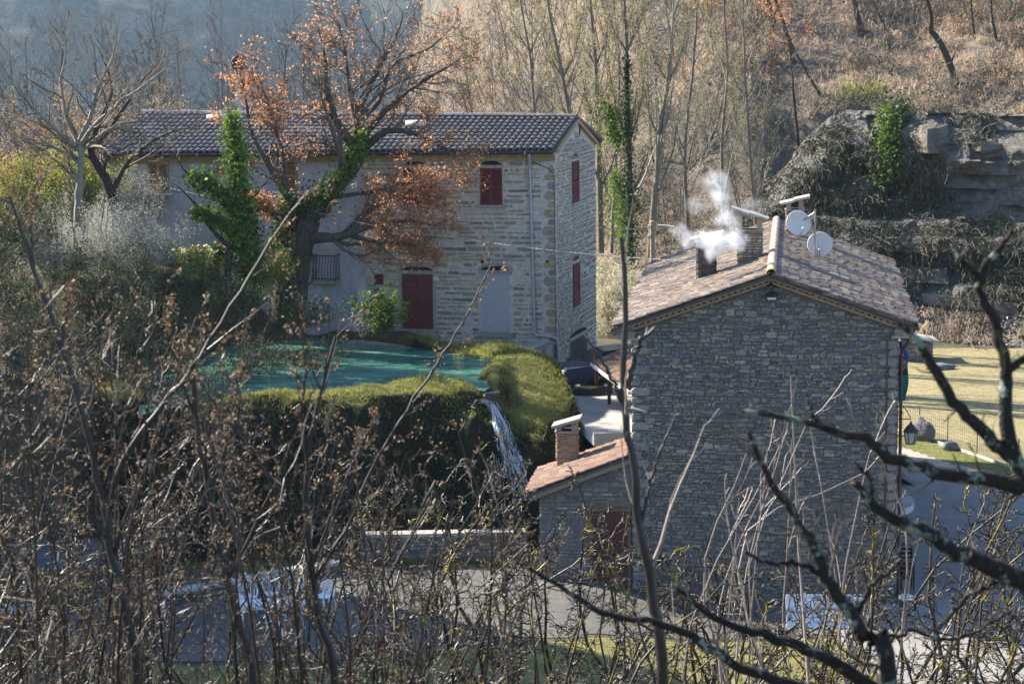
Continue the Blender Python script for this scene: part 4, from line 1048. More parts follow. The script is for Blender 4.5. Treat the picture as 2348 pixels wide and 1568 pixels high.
# litter bin, stacked chairs, white board, round parapet beside the road
bp_ = on_z(2078, 1425, .3); bin_ = thing("litter_bin", "grey litter bin with black collar and white lid at the house corner", "bin", bp_)
b = MB(); b.lathe(bp_, [(.001, 0), (.2, 0), (.23, .5)], 16); b.build("bucket", flat("bin_grey", (.45, .46, .44), .6), bin_)
b = MB(); b.lathe(bp_, [(.23, .5), (.29, .5), (.30, .66), (.24, .72)], 16); b.build("collar", M_iron, bin_)
b = MB(); b.lathe(bp_, [(.26, .715), (.24, .78), (.12, .82), (.001, .83)], 16); b.build("lid", M_wplas, bin_)
sp_ = on_z(2074, 1338, .3)
sp_ = np.array([PB(WB + .42, 1.4, 0)[0], PB(WB + .42, 1.4, 0)[1], .32])
for k in range(5):
    t = thing("stacked_chair", ["lowest brown wooden chair of the stack by the house corner", "second brown chair from the bottom of the corner stack", "middle brown chair of the stack by the house corner", "second brown chair from the top of the corner stack", "topmost brown wooden chair of the stack by the house corner"][k], "chair", sp_ + UPZ * k * .14, "stacked brown chairs")
    o = sp_ + UPZ * k * .14
    b = MB(); b.obox(o + UPZ * .44, (.22, 0, 0), (0, .22, 0), UPZ * .02); b.build("seat", M_woodo, t)
    for sx in (-1, 1):
        for sy in (-1, 1):
            b = MB(); b.obox(o + np.array([sx * .19, sy * .19, .22]), (.02, 0, 0), (0, .02, 0), UPZ * .22); b.build("leg", M_woodo, t)
        b = MB(); b.obox(o + np.array([sx * .19, .2, .68]), (.02, 0, 0), (0, .02, 0), UPZ * .23); b.build("back_post", M_woodo, t)
    for zz in (.62, .75, .88):
        b = MB(); b.obox(o + np.array([0, .2, zz]), (.18, 0, 0), (0, .012, 0), UPZ * .03); b.build("back_rail", M_woodo, t)
q0, q1 = on_z(1806, 1440, .32), on_z(1990, 1440, .32)
wb = thing("white_board", "white framed tabletop leaning against the gable wall", "board", (q0 + q1) / 2)
lean = np.array([0, .30, .95]); ax_ = (q1 - q0) / 2; cc_ = (q0 + q1) / 2 + lean * .5
nv_ = np.cross(ax_ / np.linalg.norm(ax_), lean)
b = MB(); b.obox(cc_, ax_, nv_ * .02, lean * .46); b.build("panel", flat("blue_white_panel", (.62, .68, .78), .4, .5, .08, 2), wb)
for sg in (-1, 1):
    b = MB(); b.obox(cc_ + lean * .47 * sg - nv_ * .0 + np.array([0, -.025, 0]), ax_ * 1.01, nv_ * .03, lean * .03); b.build("frame_rail", M_wplas, wb)
    b = MB(); b.obox(cc_ + ax_ * sg + np.array([0, -.025, 0]), ax_ / np.linalg.norm(ax_) * .03, nv_ * .03, lean * .44); b.build("frame_stile", M_wplas, wb)
cpos = on_z(2062, 1178, .75)
rp = thing("round_parapet", "pale round-ended concrete apron wall behind the house corner", "wall", (cpos[0], cpos[1], .5))
b = MB(); R = 1.0; pts = []
for k in range(13):
    an = -math.pi / 2 + math.pi * k / 12; pts.append((cpos[0] - .25 + math.cos(an) * R, cpos[1] + 1.5 + math.sin(an) * 1.6, .3))
pts += [(cpos[0] - 1.5, cpos[1] + 3.1, .3), (cpos[0] - 1.5, cpos[1] - .1, .3)]
b.prism(pts, (0, 0, .62)); b.build("wall_body", mat("white_concrete", [(.55, .55, .54)], .9, 2, .15), rp)
b = MB(); b.prism([(x, y, .921) for x, y, z in pts], (0, 0, .05)); b.build("coping", M_conc, rp)

# white plastic table and chairs on the yard
def make_chair():
    t = bpy.data.objects.new("plastic_chair", None); COL.objects.link(t)
    b = MB(); b.add([(-.23, -.22, .43), (.23, -.22, .43), (.24, 0, .42), (.22, .2, .43), (-.22, .2, .43), (-.24, 0, .42)], []); 
    b.prism([(-.23, -.23, .415), (.23, -.23, .415), (.25, -.05, .405), (.21, .21, .415), (-.21, .21, .415), (-.25, -.05, .405)], (0, 0, .03)); b.build("seat", M_wplas, t)
    for sx in (-1, 1):
        b = MB(); b.tube([(sx * .22, -.22, .43), (sx * .25, -.27, 0)], [.032, .022], 6); b.build("leg", M_wplas, t)
        b = MB(); b.tube([(sx * .2, .2, .43), (sx * .24, .3, 0)], [.032, .022], 6); b.build("leg", M_wplas, t)
        b = MB(); b.tube([(sx * .24, -.22, .43), (sx * .29, -.22, .62), (sx * .29, .1, .66), (sx * .23, .27, .74)], .024, 6); b.build("armrest", M_wplas, t)
    arc = [(.23 * math.cos(a_), .24 + .09 * math.sin(a_) * .4 + .04, .62 + .24 * math.sin(a_)) for a_ in np.linspace(0, math.pi, 11)]
    b = MB(); b.tube([(.21, .21, .44)] + arc + [(-.21, .21, .44)], .022, 6); b.build("back_frame", M_wplas, t)
    for k in range(7):
        x = -.165 + .055 * k; zt2 = .62 + .24 * math.sqrt(max(0, 1 - (x / .23) ** 2)); b = MB()
        b.obox((x, .245, (.45 + zt2) / 2), (.012, 0, 0), (0, .008 + 0, 0), (0, .035, (zt2 - .45) / 2)); b.build("back_slat", M_wplas, t)
    return t
def dup(root):
    r = root.copy(); COL.objects.link(r)
    for ch in root.children:
        c = ch.copy(); COL.objects.link(c); c.parent = r
    return r
proto = make_chair(); used = False
ZY = float(Zg(-7.0, 60.0)) + .02
chairs = [((632, 1462), 180, "white plastic chair on the near side of the garden table"), ((568, 1400), 10, "white plastic chair at the far left of the garden table"),
          ((620, 1392), 2, "white plastic chair between two others behind the garden table"), ((675, 1385), -8, "white plastic chair behind the right end of the garden table"),
          ((742, 1398), -38, "white plastic chair turned sideways right of the garden table"), ((352, 1450), 60, "lone white plastic chair left of the furniture group, behind twigs")]
for (uv, rz, lab) in chairs:
    o = dup(proto) if used else proto; used = True
    p = on_z(uv[0], uv[1], ZY); o.location = p; o.rotation_euler = (0, 0, RAD(rz)); tag(o, lab, "chair", "white plastic garden chairs")
def table(name, label, c, rz, L, W):
    t = thing(name, label, "table")
    b = MB(); ch = .12; b.prism([(-L + ch, -W, .70), (L - ch, -W, .70), (L, -W + ch, .70), (L, W - ch, .70), (L - ch, W, .70), (-L + ch, W, .70), (-L, W - ch, .70), (-L, -W + ch, .70)], (0, 0, .035)); b.build("table_top", M_wplas, t)
    b = MB(); b.prism([(-L + .06, -W + .06, .63), (L - .06, -W + .06, .63), (L - .06, W - .06, .63), (-L + .06, W - .06, .63)], (0, 0, .068)); b.build("apron", M_wplas, t)
    for sx in (-1, 1):
        for sy in (-1, 1):
            b = MB(); b.tube([(sx * (L - .12), sy * (W - .12), .64), (sx * (L - .06), sy * (W - .06), 0)], [.05, .035], 8); b.build("leg", M_wplas, t)
    t.location = c; t.rotation_euler = (0, 0, RAD(rz))
p = on_z(625, 1437, ZY); table("garden_table", "white plastic garden table with chairs drawn up on three sides", p, 8, .95, .42)
p = on_z(30, 1450, ZY); table("garden_table", "white plastic table by itself near the grey canopy, left edge", p, 5, .7, .4)

# low yard wall with concrete coping, and a second one nearer the lean-to
def low_wall(name, label, p, q, h, th, core, cop):
    p = np.asarray(p, float); q = np.asarray(q, float); d = q - p; L = np.linalg.norm(d); d /= L; n = np.array([d[1], -d[0], 0])
    t = thing(name, label, "wall", (p + q) / 2)
    b = MB(); b.prism([p, q, q + UPZ * h, p + UPZ * h], -n * th); w = b.build("wall_core", core, t)
    st = masonry(p * np.array([1, 1, 0]), d, n, (0, L), (p[2] + .02, p[2] + h), lambda s: p[2] + h, [], (.1, .2), (.2, .5), .025, .03, .15)
    place_pieces(st, "stone", "small_stones", M_stoneB, w, 150)
    k = max(2, int(L / 1.3))
    for i in range(k):
        b = MB(); b.obox(p + d * L * (i + .5) / k - n * th / 2 + UPZ * (h + .05), d * (L / k / 2 - .01), n * (th / 2 + .06), UPZ * .05); b.build("coping_slab", cop, t)
A_, B_ = at(470, 1350, 63.4), at(735, 1305, 66.2)
zz = float(Zg(-8, 64)) - .1
low_wall("yard_wall", "low stone yard wall with grey coping behind the plastic chairs", (A_[0] - 1.2, A_[1] - .5, zz), (B_[0] + .6, B_[1] + .4, zz), A_[2] - zz - .1, .35, M_mortB, M_conc)
A_, B_ = at(826, 1222, 67.4), at(1205, 1180, 67.6)
low_wall("terrace_wall", "stone terrace wall with pale coping at the foot of the waterfall", (A_[0], A_[1], 1.0), (B_[0], B_[1], 1.0), A_[2] - 1.15, .4, M_mortB, M_rub)
# flat grey canopy, lower left
cn = thing("grey_canopy", "flat blue-grey canopy on rusty posts at the left of the yard", "canopy", on_z(150, 1400, .9))
c1_, c2_ = on_z(-40, 1318, 3.0), on_z(305, 1300, 3.0); c3_, c4_ = c2_ + np.array([.2, 3.0, .12]), c1_ + np.array([-.2, 3.0, .12])
b = MB(); b.prism([c1_, c2_, c3_, c4_], (0, 0, .06)); b.build("canopy_sheet", flat("slate_blue_sheet", (.06, .075, .085), .95, .1), cn)
b = MB(); b.obox((c1_ + c2_) / 2 - UPZ * .08, (c2_ - c1_) / 2, (0, .04, 0), UPZ * .08); b.build("beam", mat("rusty_timber", [(.20, .08, .04)], .8, 12, .3), cn)
for c in (c1_, c2_, c3_, c4_):
    b = MB(); b.obox((c[0], c[1], (c[2] + .6) / 2 - .02), (.06, 0, 0), (0, .06, 0), UPZ * (c[2] - .6) / 2); b.build("post", MATS["rusty_timber"], cn)

# ================================================================== wire fence, boulders, pole, cables, sign, hillside wall
fp = [on_z(u, v, 1.0) for u, v in [(2010, 975), (2108, 1002), (2240, 1047), (2335, 1080), (2460, 1120)]]
fe = thing("wire_fence", "wire mesh fence on thin dark posts along the meadow", "fence", fp[2])
for p in fp + [(fp[0] + fp[1]) / 2, (fp[1] + fp[2]) / 2]:
    b = MB(); b.tube([p - UPZ * .1, p + UPZ * 1.25], .02, 6); b.build("post", M_iron, fe)
b = MB()
for i in range(len(fp) - 1):
    for k in range(8):
        z = .1 + k * .15; b.tube([fp[i] + UPZ * z, fp[i + 1] + UPZ * z], .0045, 3, cap=False)
    n = int(np.linalg.norm(fp[i + 1] - fp[i]) / .15)
    for k in range(n):
        p = fp[i] + (fp[i + 1] - fp[i]) * k / n; b.tube([p + UPZ * .1, p + UPZ * 1.15], .004, 3, cap=False)
tag(b.build("wire_mesh", M_iron, fe), kind="stuff")
b = MB()
for i in range(len(fp) - 1):
    d = (fp[i + 1] - fp[i]); b.obox((fp[i] + fp[i + 1]) / 2 + UPZ * .04, d / 2, np.array([0, .06, 0]), UPZ * .07)
b.build("kerb", M_conc, fe)
def boulder(name, label, c, r, m, grp=None, sq=(1, .9, .8), seed=1, parent=None, cut=0.0):
    R = np.random.default_rng(seed); S, K = 14, 9; vs = []
    for i in range(K + 1):
        th = math.pi * i / K
        for k in range(S):
            ph = 2 * math.pi * k / S; d = np.array([math.sin(th) * math.cos(ph), math.sin(th) * math.sin(ph), math.cos(th)])
            q = d / max(abs(d).max(), 1e-6) * cut + d * (1 - cut)
            e = 1 + .22 * math.sin(d[0] * 3 + seed) * math.cos(d[1] * 4 + seed * 2) + .1 * math.sin(d[2] * 7 + d[0] * 5 + seed)
            vs.append(np.asarray(c) + q * e * r * np.asarray(sq))
    fs = [(i * S + k, (i + 1) * S + k, (i + 1) * S + (k + 1) % S, i * S + (k + 1) % S) for i in range(K) for k in range(S)]
    b = MB(); b.add(vs, fs, smooth=cut == 0); o = b.build(name, m, parent)
    if label: tag(o, label, "rock", grp)
    return o
M_rock = mat("grey_boulder", [(.15, .15, .155)], .9, 4, .35, bump=.04, bscale=9)
boulder("boulder", "grey boulder standing just behind the iron lantern", on_z(2118, 1010, 1.0) + UPZ * .3, .55, M_rock, "boulders by the fence", (.8, .8, 1.1), 3)
boulder("boulder", "small low boulder at the foot of the wire fence", on_z(2178, 1032, 1.0) + UPZ * .12, .32, M_rock, "boulders by the fence", (1.2, .8, .7), 5)
# utility pole and cables
pb = at(1497, 660, 92.0); ptop = at(1496, 510, 92.0)
up_ = thing("utility_pole", "wooden utility pole with insulators behind the gable house", "pole", (pb[0], pb[1], 3.6))
b = MB(); b.tube([(pb[0], pb[1], 3.4), ptop], [.14, .105], 10); b.build("post", mat("pole_wood", [(.30, .24, .15)], .85, 10, .3), up_)
b = MB(); b.lathe(ptop, [(.11, 0), (.12, .05), (.001, .08)], 10); b.build("pole_cap", flat("lichen_cap", (.4, .34, .1), .9), up_)
for k, (dx, dz) in enumerate(((-.16, -.15), (.2, -.1), (.2, -.3), (-.16, -.55))):
    b = MB(); b.lathe(ptop + np.array([dx, -.05, dz]), [(.001, -.08), (.045, -.07), (.03, -.03), (.05, 0), (.03, .04), (.001, .07)], 8); b.tube([ptop + UPZ * (dz - .05), ptop + np.array([dx, -.05, dz - .06])], .012, 4); b.build("insulator", flat("porcelain", (.5, .5, .5), .3), up_)
def cable(label, pts, r, m, twist=False, n=24, sag=.2):
    P = []
    for i in range(len(pts) - 1):
        for k in range(n):
            f = k / n; P.append(pts[i] * (1 - f) + pts[i + 1] * f - UPZ * sag * 4 * f * (1 - f))
    P.append(pts[-1]); P = np.array(P)
    b = MB(); b.tube(P, r, 5)
    if twist:
        L = np.cumsum(np.r_[0, np.linalg.norm(np.diff(P, axis=0), axis=1)]); m2 = int(L[-1] / .05)
        LL = np.linspace(0, L[-1], m2); Q = np.stack([np.interp(LL, L, P[:, i]) for i in range(3)], 1)
        Q[:, 2] += np.sin(LL * 30) * r * 1.6; Q[:, 1] += np.cos(LL * 30) * r * 1.6; b.tube(Q, r * .8, 3, cap=False)
    o = b.build("overhead_cable", m); tag(o, label, "cable", "overhead cables"); return o
Mc = flat("cable_grey", (.26, .26, .27), .6)
cable("twisted overhead cable running from the oak past the long house", [at(390, 432, 86), at(722, 486, 82), at(1050, 546, 79), at(1600, 600, 72.5)], .013, Mc, True, 16, .12)
cable("thin overhead cable from the long house to the pole top", [at(1366, 518, 88), ptop + np.array([-.16, -.05, -.15])], .017, Mc, False, 16, .15)
cable("thin overhead cable from the pole down to the tiled roof", [ptop + np.array([.2, -.05, -.1]), at(1690, 562, 74)], .015, Mc, False, 16, -.15)
# red round sign behind the long roof
sg = at(548, 145, 97); st_ = thing("road_sign", "dark red round sign on a post above the long roof", "sign", (sg[0], sg[1], 6))
b = MB(); b.lathe(sg, [(.001, -.02), (.33, -.02), (.35, 0), (.33, .02), (.001, .02)], 24, axis=(0, 1, 0)); b.build("disc", flat("sign_red", (.11, .016, .024), .5), st_)
b = MB(); b.tube([(sg[0], sg[1] + .06, 5.5), sg + np.array([0, .06, .3])], .04, 8); b.build("post", M_grey, st_)
pn = at(560, 222, 97); b = MB(); b.obox((sg[0] + .1, sg[1] - .02, pn[2]), (.33, 0, 0), (0, .02, 0), UPZ * .42); b.build("notice_board", flat("notice_white", (.4, .41, .43), .6), st_)
# concrete beam wall at the foot of the cliff, and a low stone shed beside the field
sp0 = on_z(2120, 830, 1.0); sh = thing("stone_hut", "small grey stone hut with pale slab roof by the meadow", "hut", (sp0[0], sp0[1], 1))
b = MB(); b.box(sp0[0] - 1.2, sp0[0] + .4, sp0[1], sp0[1] + 1.6, .8, 2.1); hwl = b.build("hut_wall", M_mortB, sh)
st = masonry(np.array([sp0[0] - 1.2, sp0[1], 0]), np.array([1.0, 0, 0]), np.array([0, -1.0, 0]), (0, 1.6), (.9, 2.1), lambda s: 2.1, [], (.12, .22), (.25, .5), .02, .03)
place_pieces(st, "stone", "small_stones", M_stoneB, hwl)
b = MB(); b.prism([(sp0[0] - 1.4, sp0[1] - .2, 2.3), (sp0[0] + .7, sp0[1] - .2, 1.95), (sp0[0] + .7, sp0[1] + 1.8, 1.95), (sp0[0] - 1.4, sp0[1] + 1.8, 2.3)], (0, 0, .08)); b.build("slab_roof", M_slab, sh)
boulder("boulder", "pale flat rock lying at the far edge of the meadow", on_z(2128, 836, 1.0) + np.array([.3, -1.5, .12]), .42, M_rock, None, (1.5, .8, .45), 8)
# ================================================================== plants
def unit(a): return a / (np.linalg.norm(a, axis=-1, keepdims=True) + 1e-9)
def spline(pts, K):
    """smooth resample of a few hand-set points"""
    P = np.asarray(pts, float); n = len(P)
    if n == 2: return P[0] + (P[1] - P[0]) * np.linspace(0, 1, K)[:, None]
    Q = np.vstack([2 * P[0] - P[1], P, 2 * P[-1] - P[-2]])
    out = []
    for t in np.linspace(0, n - 1 - 1e-6, K):
        i = int(t); f = t - i; a, b, c, d = Q[i], Q[i + 1], Q[i + 2], Q[i + 3]
        out.append(.5 * (2 * b + (c - a) * f + (2 * a - 5 * b + 4 * c - d) * f * f + (3 * b - a - 3 * c + d) * f ** 3))
    return np.array(out)
def grow(R, P0, D, L, K, wob, up, grav=0.0):
    M = len(P0); pts = np.empty((M, K, 3)); pts[:, 0] = P0; d = unit(D)
    step = (L / (K - 1))[:, None]
    for k in range(1, K):
        d = unit(d + R.normal(0, wob, (M, 3)) + np.array([0, 0, up]))
        pts[:, k] = pts[:, k - 1] + d * step
    return pts
def sprout(R, pts, rad, n, t0, t1, ang, lr, K, wob, up, rr=.55, tip=.25, lmin=0.0, lfall=.6, absl=None):
    """n children on every parent; returns pts, rad"""
    M, Kp, _ = pts.shape
    idx = np.repeat(np.arange(M), n); N = len(idx)
    t = np.tile(np.linspace(t0, t1, n), M) + R.uniform(-.5, .5, N) * (t1 - t0) / max(n, 1)
    t = np.clip(t, .02, .995)
    f = t * (Kp - 1); i = np.minimum(f.astype(int), Kp - 2); w = (f - i)[:, None]
    P0 = pts[idx, i] * (1 - w) + pts[idx, i + 1] * w
    tg = unit(pts[idx, i + 1] - pts[idx, i])
    r0 = rad[idx, i] * (1 - w[:, 0]) + rad[idx, i + 1] * w[:, 0]
    q = unit(np.cross(tg, R.normal(0, 1, (N, 3))))
    a = R.normal(ang, ang * .28, N)[:, None]
    D = tg * np.cos(a) + q * np.sin(a)
    PL = np.linalg.norm(np.diff(pts, axis=1), axis=2).sum(1)
    L = (PL[idx] * lr if absl is None else np.full(N, absl)) * R.uniform(.6, 1.3, N) * (1 - lfall * t)
    L = np.maximum(L, lmin)
    c = grow(R, P0, D, L, K, wob, up)
    rs = r0 * rr * R.uniform(.75, 1.1, N)
    return c, rs[:, None] * np.linspace(1, tip, K)[None, :]
def tubes(R, pts, rad, S):
    M, K, _ = pts.shape
    t = np.gradient(pts, axis=1); t = unit(t)
    ref = unit(R.normal(0, 1, (M, 1, 3))); x = unit(np.cross(t, np.broadcast_to(ref, t.shape))); y = np.cross(t, x)
    an = 2 * np.pi * np.arange(S) / S
    V = pts[:, :, None, :] + rad[:, :, None, None] * (np.cos(an)[None, None, :, None] * x[:, :, None, :] + np.sin(an)[None, None, :, None] * y[:, :, None, :])
    base = (np.arange(M) * K * S)[:, None, None] + (np.arange(K - 1) * S)[None, :, None] + np.arange(S)[None, None, :]
    nx = (np.arange(M) * K * S)[:, None, None] + (np.arange(K - 1) * S)[None, :, None] + ((np.arange(S) + 1) % S)[None, None, :]
    Q = np.stack([base, nx, nx + S, base + S], -1).reshape(-1, 4)
    return V.reshape(-1, 3), Q
def leaves(R, C, s, asp=.6, flat=0.0):
    N = len(C); s = np.broadcast_to(np.asarray(s, float), (N,)) * R.uniform(.6, 1.35, N)
    a = unit(R.normal(0, 1, (N, 3)) * np.array([1, 1, 1 - flat * .7])); b = unit(np.cross(a, R.normal(0, 1, (N, 3))))
    a = a * s[:, None] * .5; b = b * s[:, None] * .5 * asp
    fold = np.cross(unit(a), unit(b)) * s[:, None] * .12
    V = np.stack([C - a, C + b + fold, C + a, C - b + fold], 1).reshape(-1, 3)
    return V, np.arange(N * 4).reshape(-1, 4)
def merge(lst):
    V = []; Q = []; o = 0
    for v, q in lst: V.append(v); Q.append(q + o); o += len(v)
    return np.vstack(V), np.vstack(Q)
def along(R, pts, n):
    """n random points on polylines"""
    M, K, _ = pts.shape
    i = R.integers(0, M, n); f = R.uniform(0, 1, n) ** .7 * (K - 1); k = np.minimum(f.astype(int), K - 2); w = (f - k)[:, None]
    return pts[i, k] * (1 - w) + pts[i, k + 1] * w
def px(P):
    q = P - CAM; w = q @ F_
    return CX + FPX * (q @ RR) / w, CY - FPX * (q @ UR) / w
HILLT = np.linspace(85, 330, 700)
def on_hill(u, v):
    d = ray(u, v); d = d / d[1]
    P = CAM + d[None, :] * HILLT[:, None]
    k = np.argmax(P[:, 2] < Zhill(P[:, 0], P[:, 1])); return P[k]

B_grey = mat("grey_bark", [(.16, .13, .10), (.12, .10, .08)], .75, 14, .4, bump=.02, bscale=25, stain=[(5, (.22, .22, .12), .58, .7)])
B_pale = mat("pale_bark", [(.24, .21, .17), (.19, .17, .14)], .7, 14, .35, stain=[(6, (.22, .20, .09), .56, .7)])
B_dark = mat("dark_bark", [(.045, .036, .030), (.06, .047, .038)], .85, 18, .5, bump=.04, bscale=16)
B_oak = mat("oak_bark", [(.085, .068, .055), (.06, .05, .04)], .9, 9, .5, bump=.06, bscale=10, stretch=(1, 1, .25))
T_oak = mat("oak_twig", [(.10, .08, .065), (.14, .11, .09)], .7, 14, .3)
L_rust = mat("rust_leaf", [(.56, .27, .12), (.43, .19, .085), (.68, .38, .20), (.33, .14, .065), (.60, .31, .15)], .55, 30, .2, trans=.6)
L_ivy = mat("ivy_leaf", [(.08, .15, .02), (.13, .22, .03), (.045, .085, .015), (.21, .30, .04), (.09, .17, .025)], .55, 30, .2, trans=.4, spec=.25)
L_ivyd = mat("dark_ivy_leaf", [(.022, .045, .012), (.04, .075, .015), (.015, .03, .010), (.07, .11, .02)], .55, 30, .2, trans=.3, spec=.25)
L_bud = mat("yellow_bud", [(.36, .31, .12), (.30, .26, .11), (.46, .40, .19), (.24, .21, .10)], .7, 30, .2, trans=.4)
L_tan = mat("tan_leaf", [(.34, .20, .11), (.42, .27, .14), (.28, .17, .09), (.36, .30, .12)], .7, 30, .2, trans=.45)
L_silver = mat("silver_leaf", [(.42, .42, .36), (.30, .31, .25), (.55, .55, .48), (.22, .22, .16)], .6, 30, .2, trans=.35)
L_cream = mat("cream_catkin", [(.62, .58, .40), (.50, .47, .30), (.72, .68, .52), (.36, .33, .18)], .7, 30, .15, trans=.4)
L_yel = mat("lime_leaf", [(.26, .28, .04), (.18, .22, .03), (.34, .33, .07), (.12, .15, .03)], .5, 30, .2, trans=.5)
L_white = mat("white_blossom", [(.8, .78, .78), (.7, .66, .68)], .7, 30, .1, trans=.4)
T_scrub = mat("scrub_twig", [(.12, .095, .075), (.17, .14, .11), (.08, .065, .055)], .7, 20, .3)

def make_tree(name, label, cat, base, limbs, levels, bark, twigm, leafspec=(), group=None, seed=1, S0=9, extra=None):
    """limbs: [(points, r0, r1)]; levels: dicts for sprout; leafspec: [(level, count, size, spread, material, asp, test, partname)]"""
    R = np.random.default_rng(seed)
    t = thing(name, label, cat, base, group)
    K = 14 if float(base[1]) > 30 else 30
    P = np.stack([spline(p, K) for p, _, _ in limbs]); Rd = np.stack([r1 + (r0 - r1) * (1 - np.linspace(0, 1, K)) ** 1.15 for _, r0, r1 in limbs]); minr = 1.05e-4 * float(base[1])
    P = P + R.normal(0, .02 if base[1] > 30 else .007, P.shape) * (np.linspace(0, 1, K) * (1 - np.linspace(0, 1, K)) * 4)[None, :, None]
    V, Q = tubes(R, P, Rd, S0)
    npmesh("trunk", V, Q, bark, t, smooth=True)
    lev = [(P, Rd)]; tw = []
    for L in levels:
        L = dict(L); src = L.pop("src", -1); S = L.pop("S", 3); pick = L.pop("pick", None)
        pp, rr_ = lev[src]
        if pick is not None: pp, rr_ = pp[pick], rr_[pick]
        c, r = sprout(R, pp, rr_, **L); r = np.maximum(r, minr)
        lev.append((c, r)); tw.append(tubes(R, c, r, S))
    if tw:
        V, Q = merge(tw); npmesh("crown", V, Q, twigm, t, smooth=True)
    for sp in leafspec:
        (li, n, size, spread, m, asp, test, nm) = sp
        C = along(R, lev[li][0], n) + R.normal(0, spread, (n, 3))
        if test is not None:
            u, v = px(C); C = C[test(u, v, R)]
        V, Q = leaves(R, C, size, asp); tag(npmesh(nm, V, Q, m, t), kind="stuff")
    if extra: extra(t, R, lev)
    return t
def A3(Y0, *pts): return [at(p[0], p[1], Y0 + (p[2] if len(p) > 2 else 0)) for p in pts]
def ivy_cloud(R, pts, rad, n, size, m, t, nm="ivy"):
    P = spline(pts, 40); r = np.interp(np.linspace(0, 1, 40), np.linspace(0, 1, len(rad)), rad)
    i = R.integers(0, 40, n); d = unit(R.normal(0, 1, (n, 3))); q = np.clip(np.abs(R.normal(0, .62, n)) + .18, 0, 1.7)
    lump = 1 + .62 * np.sin(P[i][:, 2] * 4.7 + d[:, 0] * 3) * np.cos(d[:, 1] * 3 + P[i][:, 2] * 2.9)
    C = P[i] + d * (r[i] * q * lump)[:, None]
    V, Q = leaves(R, C, size, .85); npmesh(nm, V, Q, m, t)

# ---- the great ivy-clad oak in front of the long house
def oak_test(u, v, R):
    p = np.full(len(u), .12)
    p = np.where((v > 130) & (v < 290) & (u < 660), .55, p)
    p = np.where((v > 230) & (v < 440) & (u > 640), .5, p)
    p = np.where((v > 400) & (u > 700), .62, p)
    p = np.where((u < 680) & (v > 430), .6, p)
    p = np.where(v < 170, .16, p)
    p = np.where((u > 700) & (u < 790) & (v > 470), .25, p)
    p = np.where((v > 560) & (u < 760), 0, p)
    return R.uniform(0, 1, len(u)) < p
Yo = 82.5
def oak_extra(t, R, lev):
    ivy_cloud(R, A3(Yo - .3, (735, 450), (780, 405), (815, 350), (830, 310)), [.55, .5, .45, .3], 2200, .13, L_ivy, t, "ivy")
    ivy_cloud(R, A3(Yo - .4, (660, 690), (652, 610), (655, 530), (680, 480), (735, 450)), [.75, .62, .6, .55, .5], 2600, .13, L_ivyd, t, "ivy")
    ivy_cloud(R, A3(Yo - .4, (640, 640), (640, 570), (655, 500)), [.6, .4, .35], 700, .14, L_ivy, t, "ivy")
    ivy_cloud(R, A3(Yo - .2, (650, 480), (655, 445)), [.4, .2], 500, .13, L_ivy, t, "ivy")
oak = make_tree("oak_tree", "huge gnarled oak with rust brown leaves and ivy on its trunk", "tree", at(668, 700, Yo), [
    (A3(Yo, (660, 760), (662, 690), (672, 610), (690, 540), (705, 500)), .78, .52),
    (A3(Yo, (690, 530), (735, 455), (790, 405), (825, 350), (818, 270, .3), (850, 190, .5), (905, 90, 1), (925, 30, 1.2)), .46, .02),
    (A3(Yo, (822, 350), (775, 285, -.6), (752, 215, -1), (745, 130, -1.4), (730, 70, -1.5)), .20, .02),
    (A3(Yo, (825, 320), (880, 255, -.5), (945, 200, -1), (1010, 165, -1.4), (1065, 130, -1.5)), .19, .02),
    (A3(Yo, (830, 345), (890, 300, -.4), (960, 310, -.9), (1030, 350, -1.2), (1062, 380, -1.3)), .17, .015),
    (A3(Yo, (815, 280), (870, 230, .8), (900, 150, 1.4), (985, 110, 1.8), (1040, 60, 2)), .13, .015),
    (A3(Yo, (820, 300), (800, 200, .5), (790, 110, .8), (770, 40, 1)), .14, .015),
    (A3(Yo, (690, 550), (735, 545, -.4), (790, 540, -.8), (850, 515, -1.1), (930, 505, -1.4), (1000, 520, -1.6)), .26, .02),
    (A3(Yo, (800, 538, -.8), (860, 555, -1.2), (930, 560, -1.6), (990, 570, -1.8)), .11, .015),
    (A3(Yo, (780, 545, -.7), (850, 480, -.6), (920, 455, -.8), (985, 470, -1)), .12, .015),
    (A3(Yo, (680, 500), (648, 440, .2), (612, 370, .4), (575, 300, .6), (560, 210, .8), (545, 150, 1)), .19, .015),
    (A3(Yo, (655, 460), (652, 390, .3), (640, 320, .6), (615, 240, .8), (590, 170, 1)), .12, .012),
    (A3(Yo, (668, 500), (630, 490, -.4), (600, 480, -.6), (575, 470, -.8)), .09, .012),
    (A3(Yo, (740, 455), (850, 440, -.8), (930, 420, -1.1), (975, 430, -1.2)), .10, .012),
], [dict(n=12, t0=.25, t1=.99, ang=.75, lr=.50, K=7, wob=.20, up=.04, rr=.45, tip=.3, S=4),
    dict(n=8, t0=.2, t1=.99, ang=.7, lr=.55, K=5, wob=.22, up=.06, rr=.5, tip=.35, S=3),
    dict(n=6, t0=.15, t1=.99, ang=.7, lr=.6, K=4, wob=.2, up=.06, rr=.55, tip=.4, S=3)], B_oak, T_oak,
    [(3, 46000, .11, .16, L_rust, .55, oak_test, "leaves")], seed=11, S0=12, extra=oak_extra)

